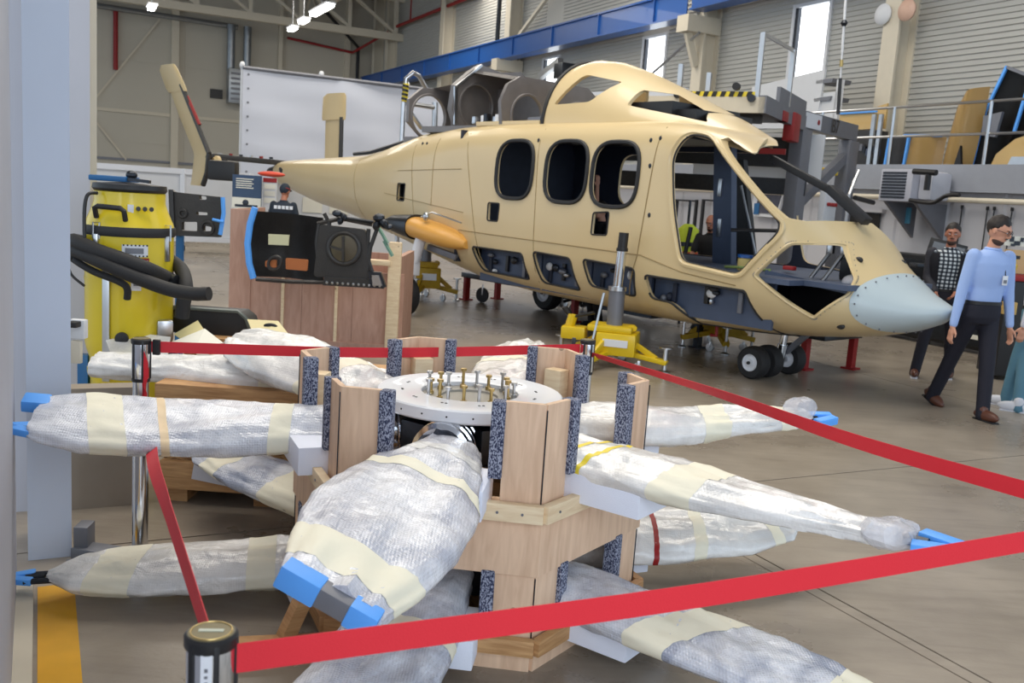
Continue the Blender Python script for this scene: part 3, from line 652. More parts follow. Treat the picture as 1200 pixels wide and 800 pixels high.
# beige deck strip behind cowl + dark inner parts
m = MB(HF); m.b2((-3.0, -.8, 2.5), (-1.3, .8, 2.56)); obj('roof_deck_panel', m, BEIGE, heli)
m = MB(HF); m.b2((-4.25, -.86, 2.56), (-3.02, .86, 2.62), bev=.01); obj('roof_rail', m, BEIGE, heli)
m = MB(HF); m.b2((-5.55, -.8, 2.5), (-4.2, .8, 2.58)); m.b2((-6.3, -.6, 2.36), (-5.5, .6, 2.46)); obj('engine_deck', m, TGREY, heli)
m = MB(HF); m.tube([Vector((x, -.47, 2.18 + .0 + lerp([(-8.2, .0), (-7.4, .05), (-6.6, .19), (-5.9, .3)], x)[0])) for x in (-7.9, -7.4, -7.0, -6.6, -6.2)], .03, 6); obj('deck_edge', m, DSTEEL, heli)
m = MB(HF); m.b2((-3.25, -.85, 2.555), (-3.02, -.45, 2.66), bev=.01); obj('hinge_plate', m, GREYP, heli)
# ---- engine firewalls: three transverse plates with round openings
def firewall(x, outl, holes, th, mtl, name='firewall', rim=True):
    m = MB(HF); m.prism(outl, x - th / 2, x + th / 2, lambda u, v, t: Vector((t, u, v)))
    o = obj(name, m, mtl, heli)
    cu2 = MB(HF)
    for cy_, cz_, r1, r2 in holes: cu2.prism([(cy_ + r1 * math.cos(2 * PI * k / 36), cz_ + r2 * math.sin(2 * PI * k / 36)) for k in range(36)], x - .3, x + .3, lambda u, v, t: Vector((t, u, v)))
    bmesh.ops.recalc_face_normals(cu2.bm, faces=cu2.bm.faces)
    me = cu2.mesh('cut', MW[heli.name].inverted()); co = bpy.data.objects.new('cut', me); C.objects.link(co); co.parent = heli
    bo = o.modifiers.new('b', 'BOOLEAN'); bo.operation = 'DIFFERENCE'; bo.solver = 'EXACT'; bo.object = co
    apply_mods(o); bpy.data.objects.remove(co)
    if rim:
        m = MB(HF)
        for cy_, cz_, r1, r2 in holes: m.torus((x + th / 2, cy_, cz_), r1, .018, (1, 0, 0), 32, 6)
        obj('firewall_ring', m, TGREY, heli)
    return o
O1 = [(-.42, 2.42), (-.72, 2.66), (-.72, 2.98), (-.5, 3.16), (-.1, 3.2), (.1, 3.2), (.5, 3.16), (.72, 2.98), (.72, 2.66), (.42, 2.42)]
firewall(-6.05, O1, [(-.36, 2.77, .31, .31), (.36, 2.77, .31, .31)], .07, TGREY)
m = MB(HF)
for sg in (-1, 1): m.rings([[Vector((-6.05, sg * .37 + .29 * math.cos(a), 2.79 + .3 * math.sin(a))) for a in [2 * PI * k / 28 for k in range(28)]], [Vector((-5.1, sg * .37 + .3 * math.cos(a), 2.82 + .3 * math.sin(a))) for a in [2 * PI * k / 28 for k in range(28)]]], cap=False)
O2 = [(-.70, 2.52), (-.82, 2.8), (-.78, 3.12), (-.52, 3.34), (-.36, 3.44), (0, 3.38), (.36, 3.44), (.52, 3.34), (.78, 3.12), (.82, 2.8), (.70, 2.52)]
firewall(-4.9, O2, [(-.40, 2.88, .29, .31), (.40, 2.88, .29, .31)], .10, TGREY)
m.bm.free()
for sg in (-1, 1):
    m = MB(HF); m.lathe([(.30, 0), (.29, .05), (.2, .09), (.12, .11), (.02, .12)], (-4.93, sg * .4, 2.88), (-1, 0, 0), 28); obj('firewall_dome', m, TGREY, heli)
O3 = [(-.86, 2.58), (-.9, 2.86), (-.8, 3.08), (-.6, 3.2), (.6, 3.2), (.8, 3.08), (.9, 2.86), (.86, 2.58)]
firewall(-3.75, O3, [(-.45, 2.72, .27, .27), (.45, 2.72, .27, .27)], .06, TGREY)
m = MB(HF); m.rings([[Vector((-3.78, a, b)) for a, b in ((-.7, 3.15), (-.6, 3.2), (.6, 3.2), (.8, 3.08), (.9, 2.86))] , [Vector((-4.88, a, b)) for a, b in ((-.5, 3.32), (-.42, 3.36), (.42, 3.36), (.74, 3.14), (.8, 2.86))]], cap=False, closed=False)
m.bm.faces.ensure_lookup_table()
bmesh.ops.solidify(m.bm, geom=list(m.bm.faces), thickness=.02); obj('firewall_cover', m, TGREY, heli)
m = MB(HF); m.rings([[Vector((-4.95, a, b)) for a, b in ((.8, 2.86), (.74, 3.14), (.42, 3.3), (-.2, 3.3))] , [Vector((-6.02, a, b)) for a, b in ((.72, 2.7), (.7, 2.98), (.5, 3.14), (-.3, 3.18))]], cap=False, closed=False)
bmesh.ops.solidify(m.bm, geom=list(m.bm.faces), thickness=.02); obj('firewall_cover', m, TGREY, heli)
m = MB(HF); m.b2((-5.9, -.04, 2.45), (-3.8, .04, 3.15)); obj('centre_firewall', m, TGREY, heli)
m = MB(HF); m.bar((-4.84, -.75, 2.6), (-4.84, -.78, 3.1), .05, .03); m.bar((-4.84, -.78, 3.1), (-4.84, -.37, 3.43), .06, .03); obj('bright_flange', m, STEEL, heli)
for k in range(5):
    m = MB(HF); m.box((-4.4 + .12 * k, -.75 + .05 * (k % 2), 2.65), (.07, .08, .1 + .03 * (k % 3)), bev=.01); obj('fitting', m, [STEEL, WHITEP, DSTEEL][k % 3], heli)
# ---- tail: stabiliser and end fins
m = MB(HF); m.bar((-11.35, .1, 2.03), (-11.55, -1.45, 2.06), .13, .1, bev=.02); m.bar((-11.5, -.1, 2.03), (-11.5, 1.5, 2.06), .3, .08, bev=.02); obj('stabiliser_spar', m, CARBON, heli)
for k in range(7):
    m = MB(HF); a = -.2 - k * .19; m.box((-11.4 - .03 * k, a, 2.11), (.06, .05, .04)); obj('spar_bracket', m, [DSTEEL, REDP, STEEL][k % 3], heli)
def fin(label_side, y0, y1, xs_, capx):
    # LE line: list (z, x_le, chord, y)
    m = MB(HF); R = []
    for z, xl, ch, y in xs_:
        R.append([Vector((xl - ch / 2 + ch / 2 * math.cos(t), y + .045 * math.sin(t), z)) for t in [2 * PI * k / 20 for k in range(20)]])
    m.rings(R); return obj('end_fin', m, BEIGE2, heli)
fin('s', 0, 0, [(1.50, -11.75, .5, -1.42), (1.6, -11.55, .66, -1.42), (2.05, -11.36, .74, -1.42), (2.14, -11.38, .72, -1.44), (2.8, -11.74, .68, -1.6), (3.34, -12.0, .66, -1.72)], 0)
m = MB(HF); m.rings([[Vector((xl - ch / 2 + ch / 2 * math.cos(t), y + .07 * math.sin(t), z)) for t in [2 * PI * k / 20 for k in range(20)]] for z, xl, ch, y in [(3.2, -11.86, .84, -1.68), (3.28, -11.88, .92, -1.70), (3.6, -12.05, .84, -1.79), (3.68, -12.15, .6, -1.81)]]); obj('fin_tip', m, BEIGE2, heli)
m = MB(HF); m.tube([(-11.38, -1.44, 2.1), (-11.75, -1.6, 2.8), (-12.02, -1.72, 3.32)], .045, 8); obj('fin_leading_edge', m, CARBON, heli, 'dark bare leading edge')
m = MB(HF); m.tube([(-11.62, -1.53, 2.6), (-11.9, -1.66, 3.1)], .042, 8); obj('edge_sticker', m, REDP, heli)
m = MB(HF); m.tube([(-11.38, -1.44, 2.1), (-11.42, -1.45, 1.75), (-11.6, -1.45, 1.52)], .05, 8); obj('fin_leading_edge', m, CARBON, heli)
m = MB(HF); m.lathe([(.07, -.05), (.12, 0), (.12, .06), (.05, .1)], (-11.4, -1.3, 1.95), (0, 1, 0), 16); obj('fin_joint', m, BEIGE2, heli)
m = MB(HF); m.box((-11.6, -1.2, 1.93), (.35, .3, .22), bev=.05); obj('dark_fairing', m, CARBON, heli)
fin('p', 0, 0, [(1.7, -11.65, .66, 1.45), (2.1, -11.62, .66, 1.45), (3.15, -11.7, .66, 1.48)], 0)
m = MB(HF); m.rings([[Vector((xl - ch / 2 + ch / 2 * math.cos(t), y + .07 * math.sin(t), z)) for t in [2 * PI * k / 20 for k in range(20)]] for z, xl, ch, y in [(3.0, -11.55, .92, 1.47), (3.08, -11.55, .96, 1.48), (3.48, -11.6, .92, 1.5), (3.54, -11.66, .7, 1.5)]]); obj('fin_tip', m, BEIGE2, heli)
m = MB(HF); m.tube([(-11.58, 1.42, 2.1), (-11.64, 1.44, 3.05)], .045, 8); obj('fin_leading_edge', m, CARBON, heli)
m = MB(HF); m.lathe([(.02, -.25), (.09, -.1), (.12, .1), (.1, .3)], (-11.6, -.05, 1.85), (1, 0, 0), 16); obj('tail_mount', m, DSTEEL, heli)
# ---- interior
m = MB(HF); m.b2((-4.3, -1.04, 1.06), (.75, 1.04, 1.11)); m.b2((.75, -.8, 1.06), (1.2, .8, 1.11)); fl_ = obj('cabin_floor', m, NAVYL, heli)
for sg in (-1, 1):
    for k, (a, b) in enumerate(((-3.95, -2.78), (-2.75, -1.93), (-1.9, -1.02), (-.97, .5))):
        m = MB(HF); m.b2((a, sg * .88, .6), (b, sg * .84, 1.05)); q = obj('subfloor_wall', m, NAVYL, heli)
        for j in range(6):
            m = MB(HF); rr_ = random.Random(k * 10 + j); m.ell((a + (b - a) * rr_.uniform(.1, .9), sg * .915, rr_.uniform(.72, .98)), (rr_.uniform(.02, .07), .03, rr_.uniform(.02, .05)), seg=10, rg=6); obj('fitting', m, [STEEL, GREYP, NAVY, DSTEEL, WHITEG, BLACK][j], q)
        for j in range(3):
            m = MB(HF); x_ = a + (b - a) * (.2 + .28 * j); m.box((x_, sg * .9, .82 + .04 * (j % 2)), (.05, .03, .2), bev=.005); obj('bracket', m, [NAVY, BLACK, GREYP][j], q)
m = MB(HF); m.b2((-4.35, -1.02, .8), (-4.3, 1.02, 2.5)); obj('rear_bulkhead', m, NAVY, heli)
m = MB(HF); m.b2((-1.9, -.5, 2.5), (-.95, .5, 2.74)); m.b2((-1.9, -.6, 2.5), (-1.2, .6, 2.82)); obj('cowling_liner', m, BLACK, heli)
m = MB(HF); m.b2((-4.2, -.95, 2.46), (-1.25, .95, 2.5)); obj('ceiling_liner', m, BLACK, heli)
m = MB(HF); m.prism([(-1.08, 1.11), (-1.22, 2.46), (-.98, 2.46), (-.82, 1.11)], .2, .3, lambda u, v, t: Vector((u, t, v))); pl_ = obj('cockpit_pillar', m, NAVYL, heli)
for z_ in (1.5, 1.95):
    m = MB(HF); m.box((-.98 - .1 * (z_ - 1.1), .19, z_), (.05, .03, .2), bev=.005); obj('pillar_label', m, STEEL, pl_)
m = MB(HF); m.prism([(-1.35, 1.11), (-1.45, 2.3), (-1.22, 2.3), (-.92, 1.11)], .78, .86, lambda u, v, t: Vector((u, t, v))); obj('rear_door_post', m, BLACK, heli)
m = MB(HF); m.tube([(-1.2, .76, 2.0), (-.86, .76, 1.12)], .018, 8); obj('bright_tube', m, STEEL, heli)
# instrument shelf in the nose
m = MB(HF); m.bar((.25, -.1, 1.13), (1.15, -.1, 1.05), 1.2, .05); obj('nose_shelf', m, NAVYL, heli)
m = MB(HF); m.box((.9, .15, 1.22), (.34, .7, .24), bev=.05); obj('instrument_block', m, BLACK, heli)
m = MB(HF); m.b2((.3, -.3, .65), (1.1, -.2, 1.04)); obj('nose_bulkhead', m, BLACK, heli)
for k in range(2):
    m = MB(HF); a = .62 + .14 * k; m.tube([(a, -.5, 1.1), (a + .1, -.35, 1.38)], .02, 8); m.box((a + .1, -.35, 1.4), (.06, .05, .08), bev=.01); obj('control_rod', m, STEEL, heli)
m = MB(HF); m.ell((1.08, -.45, 1.12), (.14, .12, .08)); obj('plastic_bag', m, CLEAR, heli, 'clear crumpled plastic bag')
m = MB(HF); m.box((.42, -.55, 1.19), (.12, .06, .04), bev=.01); obj('red_connector', m, REDP, heli)
m = MB(HF); m.tube([(-.3, -.6, 1.13), (-.05, -.7, 1.15), (.15, -.5, 1.14), (.3, -.7, 1.16)], .014, 8); obj('green_hose', m, mat('olive_hose', srgb(120, 140, 80), .6), heli)
m = MB(HF); m.tube([(-.5, -.3, 1.5), (.2, .2, 1.55), (.6, .5, 1.5)], .02, 6); obj('harness', m, BLACK, heli)
# windscreen centre post
m = MB(HF); m.bar((-.26, -.05, 2.27), (.42, 0, 1.97), .08, .07, bev=.01); m.bar((.42, 0, 1.99), (.86, 0, 1.68), .14, .08, bev=.01); obj('windscreen_post', m, BLACK, heli, 'black windscreen centre post')
# ---- sponson, landing gear
def lofto(name, secs, mtl, par, lab=None, n=2.4):
    m = MB(HF); m.rings([[Vector((x, y + a * w, z + b * h)) for a, b in superell(n, 24)] for x, y, z, w, h in secs]); return obj(name, m, mtl, par, lab)
lofto('sponson', [(-5.15, -1.22, 1.2, .12, .12), (-4.95, -1.22, 1.2, .2, .14), (-4.6, -1.22, 1.16, .23, .14), (-4.3, -1.18, 1.11, .2, .13), (-4.1, -1.12, 1.07, .15, .1), (-4.0, -1.08, 1.04, .06, .05)], ORANGE, heli, 'orange beige sponson over the main wheel')
lofto('sponson_end', [(-5.6, -1.25, 1.22, .08, .06), (-5.4, -1.25, 1.22, .14, .12), (-4.96, -1.22, 1.2, .21, .17), (-4.93, -1.22, 1.2, .21, .17)], DSTEEL, heli, 'dark open end of the sponson')
lofto('sponson', [(-5.15, 1.22, 1.2, .12, .12), (-4.95, 1.22, 1.2, .2, .16), (-4.5, 1.22, 1.17, .25, .17), (-4.05, 1.18, 1.1, .24, .15), (-3.7, 1.1, 1.05, .12, .1)], ORANGE, heli)
def wheel(name, c, r, w, par, ax=(0, 1, 0), hub=WHITEP):
    m = MB(HF); a = Vector(ax); m.lathe([(r * .5, -w / 2), (r * .86, -w / 2), (r * .97, -w * .36), (r, -w * .15), (r, w * .15), (r * .97, w * .36), (r * .86, w / 2), (r * .5, w / 2)], c, a, 28, False); o = obj(name, m, RUBBER, par)
    m = MB(HF); m.lathe([(.02, -w / 2 - .01), (r * .2, -w / 2 - .012), (r * .2, -w * .4), (r * .38, -w * .36), (r * .5, -w / 2 - .006), (r * .52, -w / 2), (r * .52, w / 2), (r * .2, w / 2 + .01), (.02, w / 2 + .01)], c, a, 28); obj('wheel_rim', m, hub, o)
    m = MB(HF); m.lathe([(.001, 0), (r * .1, 0), (r * .1, .02), (.001, .02)], Vector(c) - a * (w / 2 + .03), a, 10); obj('hub_cap', m, BLACK, o); return o
for y in (-.36, -.12, .30): wheel('nose_wheel', (0, y, .172), .172, .15, heli)
g = heli
m = MB(HF); m.tube([(0, -.3, .17), (0, .34, .17)], .03, 10); obj('nose_axle', m, STEEL, g)
m = MB(HF); m.tube([(.05, .1, .62), (.02, .1, .32)], .04, 12); m.tube([(.02, .1, .34), (0, .1, .17)], .055, 12); obj('nose_strut', m, CHROME, g)
m = MB(HF); m.bar((.05, .1, .56), (.3, .2, .56), .16, .08, bev=.01); m.bar((.32, .2, .56), (.02, .18, .25), .06, .06, bev=.01); obj('drag_brace', m, GREYP, g)
for y in (-1.35, 1.3): wheel('main_wheel', (-4.98, y, .27), .27, .2, g)
for sg in (-1, 1):
    m = MB(HF); m.tube([(-4.7, sg * 1.3, 1.12), (-4.8, sg * 1.34, .75)], .075, 12); m.box((-4.82, sg * 1.34, .66), (.16, .14, .2), bev=.03); m.tube([(-4.85, sg * 1.3, .7), (-4.98, sg * 1.3, .27)], .045, 10); obj('main_strut', m, WHITEP, g)
    m = MB(HF); m.tube([(-4.78, sg * 1.42, .62), (-4.86, sg * 1.5, .12)], .022, 8); m.ell((-4.86, sg * 1.5, .1), (.04, .04, .05), seg=8, rg=6); obj('steel_rod', m, STEEL, g)
    m = MB(HF); m.bar((-4.75, sg * 1.15, .95), (-4.3, sg * 1.0, .85), .08, .08, bev=.01); obj('side_brace', m, GREYP, g)
m = MB(HF); m.tube([(.0 - .55, -.3, .47), (-.55, -.3, .36), (-.62, -.3, .36)], .02, 6); obj('belly_antenna', m, REDP, g)
m = MB(HF); m.ell((-4.55, -1.36, 1.36), (.05, .04, .06)); m.tube([(-4.75, -1.3, 1.34), (-4.5, -1.3, 1.42), (-4.0, -1.2, 1.32)], .012, 6); obj('hose_fitting', m, STEEL, g)
# ================================================================= WORKSHOP GEAR round the helicopter
def caster(par, c, r=.05, mtl=STEEL):
    m = MB(); m.lathe([(r * .4, -.018), (r, -.016), (r, .016), (r * .4, .018)], Vector(c) + Vector((0, 0, r)), (.6, .8, 0), 16); o = obj('caster_wheel', m, mtl, par)
    m = MB(); m.bar(Vector(c) + Vector((0, 0, r)), Vector(c) + Vector((0, 0, r * 2.4)), .05, .03, up=(1, 0, 0), bev=.004); obj('caster_fork', m, STEEL, o)
def jack(pos, rz, label, mtl, column=True, sc=1.0, colh=.95):
    P_ = Vector(pos); t = thing('aircraft_jack', label, 'jack', P_, rz, 'yellow aircraft jacks')
    Fm = Matrix.Translation(P_) @ Matrix.Rotation(rz, 4, 'Z') @ (Matrix.Scale(sc, 4) if not isinstance(sc, tuple) else Matrix.Diagonal((sc[0], sc[0], sc[1], 1)))
    def mk(): return MB(Fm)
    m = mk(); m.b2((-.12, -.16, .16), (.2, .16, .44), bev=.02); b_ = obj('pump_body', m, mtl, t)
    m = mk(); m.box((.04, -.165, .32), (.2, .008, .09)); obj('body_label', m, WHITEP, b_)
    m = mk(); m.b2((-.2, -.14, .44), (.16, .14, .52), bev=.02); m.lathe([(.02, -.02), (.04, -.02), (.04, .02), (.02, .02)], (.15, -.02, .50), (0, 1, 0), 12); obj('top_collar', m, mtl, t)
    for a in (-8, 172, 90, 250):
        d = Vector((math.cos(math.radians(a)), math.sin(math.radians(a)), 0)); m = mk()
        m.bar(d * .1 + Vector((0, 0, .19)), d * .46 + Vector((0, 0, .12)), .08, .06, bev=.008); m.bar(d * .14 + Vector((0, 0, .34)), d * .36 + Vector((0, 0, .16)), .03, .06, bev=.006); lg = obj('leg', m, mtl, t)
        m = mk(); q = d * .44; m.tube([(q.x, q.y, .01), (q.x, q.y, .3)], .018, 10); m.lathe([(.05, 0), (.05, .012), (.02, .03)], (q.x, q.y, 0), (0, 0, 1), 14); m.lathe([(.055, 0), (.055, .015)], (q.x, q.y, .3), (0, 0, 1), 14); obj('screw_foot', m, STEEL, lg)
    for q in ((.24, -.18), (-.22, -.2), (.05, .3)):
        c = Fm @ Vector((q[0], q[1], 0)); caster(t, c, .05)
    m = mk(); m.b2((-.42, -.1, .3), (-.22, .06, .46), bev=.02); m.tube([(-.36, -.02, .46), (-.34, -.02, .6)], .04, 10); obj('hand_pump', m, mtl, t)
    m = mk(); m.tube([(-.36, -.02, .56), (-.16, -.08, .66)], .018, 8); m.tube([(-.38, .02, .6), (-.42, .0, .68)], .03, 8); obj('pump_handle', m, BLACK, t)
    if column:
        m = mk(); m.tube([(0, 0, .5), (0, 0, .98)], .066, 18); o = obj('cylinder', m, GREYP, t)
        m = mk(); m.tube([(0, 0, .96), (.012, 0, .5 + colh)], .04, 16); obj('ram', m, CHROME, o)
        m = mk(); m.tube([(0, 0, .95), (0, 0, 1.0)], .074, 18); obj('collar', m, STEEL, o)
        m = mk(); m.tube([(.012, 0, .5 + colh), (.016, 0, .72 + colh)], .04, 14); m.tube([(.012, 0, .49 + colh), (.012, 0, .53 + colh)], .048, 14); obj('ram_head', m, BLACK, o)
        m = mk(); m.tube([(-.16, -.16, .14), (-.09, -.1, .92)], .011, 8); obj('guide_rod', m, STEEL, t)
    else:
        m = mk(); m.tube([(0, 0, .5), (0, 0, .72)], .07, 14); obj('cylinder', m, GREYP, t)
    return t
jack(HF @ Vector((-1.12, -1.30, 0)), math.radians(-14), 'bright yellow jack with tall chrome ram standing in front of the helicopter', YEL, True, (1.3, .84))
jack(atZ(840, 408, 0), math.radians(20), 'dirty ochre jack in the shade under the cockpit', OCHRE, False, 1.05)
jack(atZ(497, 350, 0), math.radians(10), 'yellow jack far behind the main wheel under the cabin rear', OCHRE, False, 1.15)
jack(atZ(672, 362, 0), math.radians(40), 'small dark jack far under the cabin beside the trolley', DSTEEL, False, .8)
# long trolley under the belly, red legs
def HP(x, y, z): return HF @ Vector((x, y, z))
t = thing('support_trolley', 'long low dark trolley on red legs beyond the helicopter belly', 'trolley', HP(-3, 1.0, 0))
m = MB(HF); m.b2((-6.4, .7, .36), (.15, 1.5, .44), bev=.01); obj('deck', m, DSTEEL, t)
for q in ((-6.3, .75), (-3.8, .75), (-.1, .75), (.1, 1.4), (-6.3, 1.4), (-1.6, .75)):
    m = MB(HF); m.bar((q[0], q[1], 0.01), (q[0], q[1], .4), .09, .07, up=(1, 0, 0)); m.box((q[0], q[1], .01), (.16, .16, .02)); obj('leg', m, REDP if q[0] < -3 or q[0] > -1 else DSTEEL, t)
caster(t, HP(-5.95, .8, 0), .12, RUBBER); caster(t, HP(-3.1, .8, 0), .1, RUBBER)
t = thing('equipment_cart', 'dark cluttered equipment cart standing behind the cabin belly', 'cart', HP(-4.0, 1.9, 0))
m = MB(HF); m.b2((-4.6, 1.7, .1), (-3.2, 2.3, .16)); m.b2((-4.5, 1.8, .16), (-3.9, 2.2, .62), bev=.04); obj('cart_body', m, DSTEEL, t)
m = MB(HF); m.lathe([(.1, 0), (.2, .05), (.2, .25), (.1, .3)], (-3.6, 1.8, .42), (0, -1, .1), 16); obj('reel', m, GREYP, t)
m = MB(HF); m.tube([(-3.3, 1.75, .1), (-3.3, 1.75, .7)], .025, 8); m.tube([(-4.6, 1.75, .1), (-4.6, 1.75, .7)], .025, 8); obj('cart_post', m, BLACK, t)
m = MB(HF); m.lathe([(.07, 0), (.075, .01), (.075, .12), (.065, .13)], (-.1, -.55, 1.112), (0, 0, 1), 20); tb = obj('tub', m, mat('cream_tub', srgb(206, 186, 120), .5), None, 'small cream plastic tub with blue lid on the cockpit sill', 'tub')
m = MB(HF); m.lathe([(.08, 0), (.08, .03), (.02, .033)], (-.1, -.55, 1.242), (0, 0, 1), 20); obj('lid', m, BLUEP, tb)
# ---- maintenance dock behind the cockpit
e1, e2 = Vector((.88, -.47, 0)).normalized(), Vector((.47, .88, 0)).normalized(); dcz = atY(896, 114, 12.4); dc = Vector((dcz.x, 12.4, 0))
DF = Matrix(((e1.x, e2.x, 0, dc.x), (e1.y, e2.y, 0, dc.y), (0, 0, 1, 0), (0, 0, 0, 1)))
t = thing('maintenance_dock', 'grey steel maintenance dock with raised deck, railings and striped edge behind the cockpit', 'platform', dc); zt = dcz.z
m = MB(DF); m.b2((-3.6, 0, zt - .08), (0, 2.6, zt)); obj('deck', m, GREYP, t)
m = MB(DF); m.b2((-3.6, -.04, zt - .2), (0.02, .06, zt + .0)); obj('deck_edge', m, CREAM, t)
m = MB(DF); m.b2((-.06, -.04, zt - .2), (.04, 2.7, zt + .02)); obj('deck_edge', m, GREYP, t)
for k in range(9):
    m = MB(DF); a = -1.15 + k * .115; m.prism([(a, zt - .0), (a + .0575, zt - .0), (a + .08, zt + .065), (a + .0225, zt + .065)], -.05, -.03, lambda u, v, w: Vector((u, w, v))); obj('black_stripe', m, BLACK, t)
m = MB(DF); m.b2((-1.2, -.035, zt), (-.12, .02, zt + .065)); obj('toe_board', m, TAPEY, t)
def dpost(x, y, h, r=.03, mt=STEEL): m = MB(DF); m.box((x, y, zt + h / 2), (r * 2, r * 2, h)); obj('guard_post', m, mt, t)
dpost(-.1, 0, .8); dpost(-1.15, 0, .42); dpost(-.85, 0.3, .35); dpost(0, 1.3, .8)
m = MB(DF); m.bar((-.1, 0, zt + .79), (0, 1.3, zt + .79), .04, .04); obj('guard_rail', m, STEEL, t)
m = MB(DF); m.bar((-3.4, 1.2, zt + .12), (-1.15, .3, zt + .1), .06, .1); obj('guard_rail', m, WHITEG, t)
m = MB(DF); m.bar((0, .7, zt + .1), (0, 2.4, zt + .1), .05, .25); obj('kick_board', m, GREYP, t)
for k, q in enumerate(((-1.15, 0, .02), (-.15, -.02, -.02), (-.05, .2, -.02), (-.35, -.05, .12))):
    m = MB(DF); m.lathe([(.05, -.03), (.05, .03)], (q[0], q[1] - .05, zt + q[2]), (0, 1, 0), 12); obj('hinge', m, [BLACK, DSTEEL, REDP, BLACK][k], t)
m = MB(DF); m.b2((-.08, 1.5, zt - .42), (.08, 1.9, zt - .02), bev=.02); m.b2((-.08, .9, zt - .2), (.06, 1.2, zt - .06), bev=.02); m.b2((-1.8, 1.45, zt - .62), (0, 1.5, zt - .54)); obj('red_gate', m, REDP, t, 'red painted gate bracket')
m = MB(DF); m.b2((-3.6, 2.5, zt - .75), (0, 2.6, zt - .3)); m.b2((-3.6, .3, zt - .3), (-.1, .4, zt - .1)); obj('under_beam', m, DSTEEL, t)
m = MB(DF); m.b2((-3.6, 2.6, 2.0), (.1, 2.68, 2.25)); obj('cross_beam', m, DSTEEL, t)
m = MB(DF); m.b2((-1.8, 2.9, 2.25), (.25, 2.95, 2.95)); obj('white_board', m, WHITEG, t)
# B7 portal
pb0 = atY(940, 137, 14.6); pb1 = atY(1000, 159, 16.3); pz = (pb0.z + pb1.z) / 2; pb0.z = pb1.z = 0; pd = (pb1 - pb0).normalized(); pn = Vector((pd.y, -pd.x, 0))
m = MB(); m.bar(pb0 + Vector((0, 0, pz)), pb1 + Vector((0, 0, pz)), .14, .26); bm_ = obj('portal_beam', m, GREYP, t)
for f_, w_ in ((.02, .36), (.93, .4)):
    c_ = pb0.lerp(pb1, f_); m = MB(); m.bar(c_, c_ + Vector((0, 0, pz - .14)), w_, .2, up=pn, bev=.01); obj('portal_post', m, GREYP, t)
c_ = pb0.lerp(pb1, .1); c2 = pb0.lerp(pb1, .9); m = MB(); m.bar(c_ + Vector((0, 0, 1.9)), c2 + Vector((0, 0, 2.75)), .12, .16); obj('portal_brace', m, GREYP, t)
M_ = frame3(pb0.lerp(pb1, .52) + pn * .09 + Vector((0, 0, pz)), pd, (0, 0, 1)); text('lettering', 'B7', .3, M_, BLACK, t)
M_ = frame3(pb0.lerp(pb1, .12) + pn * .08 + Vector((0, 0, pz)), pd, (0, 0, 1)); m = MB(M_); m.b2((-.3, -.11, -.005), (.3, .11, .005)); obj('white_label', m, WHITEP, t)
m = MB(M_); m.lathe([(.04, 0), (.04, .01)], (.18, .0, .006), (0, 0, 1), 12); obj('red_dot', m, REDP, t)
m = MB(); q = pb0.lerp(pb1, .35) + pn * .25; m.box(q + Vector((0, 0, 1.75)), (.5, .1, .7), Matrix.Rotation(math.atan2(pd.y, pd.x), 3, 'Z'), .02); pnl = obj('control_panel', m, WHITEG, t)
for k in range(4):
    m = MB(); m.lathe([(.03, 0), (.03, .03)], q + pn * .06 + pd * (-.15 + .1 * k) + Vector((0, 0, 1.9)), pn, 10); obj('red_button', m, REDP, pnl)
m = MB(); a = pb0.lerp(pb1, .75) + pn * .25; m.tube([a + Vector((0, 0, 1.2)), a + Vector((0, 0, 2.1)), a + pd * .3 + Vector((0, 0, 2.5))], .03, 8); obj('bright_pipe', m, STEEL, t)
m = MB(); m.tube([a + pn * .1 + Vector((0, 0, 2.05)), a + pn * .1 + pd * .9 + Vector((0, 0, 2.0))], .04, 8); obj('handle', m, BLACK, t)
m = MB(); q = pb0.lerp(pb1, .5) + Vector((.1, .5, 2.45)); m.box(q, (.5, .3, .12), bev=.02); obj('toolbox', m, YEL, None, 'small yellow toolbox seen through the grey dock portal', 'box')
# lifting sling in front of right wall
p = atY(991, 0, 16.0); q = atY(982, 134, 16.0)
t = thing('crane_sling', 'thin crane rope with hook and dark pendant hanging before the grey wall', 'rope', q)
m = MB(); m.tube([(p.x, p.y, HZ), p, p.lerp(q, .45)], .022, 8); obj('rope', m, WHITEG, t)
m = MB(); m.tube([p.lerp(q, .52), p.lerp(q, .58)], .03, 8); obj('shackle', m, BRASS, t)
m = MB(); m.tube([p.lerp(q, .45), p.lerp(q, .68)], .015, 8); obj('rope', m, WHITEG, t)
m = MB(); m.tube([p.lerp(q, .68), q], .03, 8); obj('pendant', m, BLACK, t)
m = MB(); m.lathe([(.03, -.05), (.06, 0), (.03, .05)], p.lerp(q, .2), (0, 0, 1), 10); obj('coupling', m, DSTEEL, t)
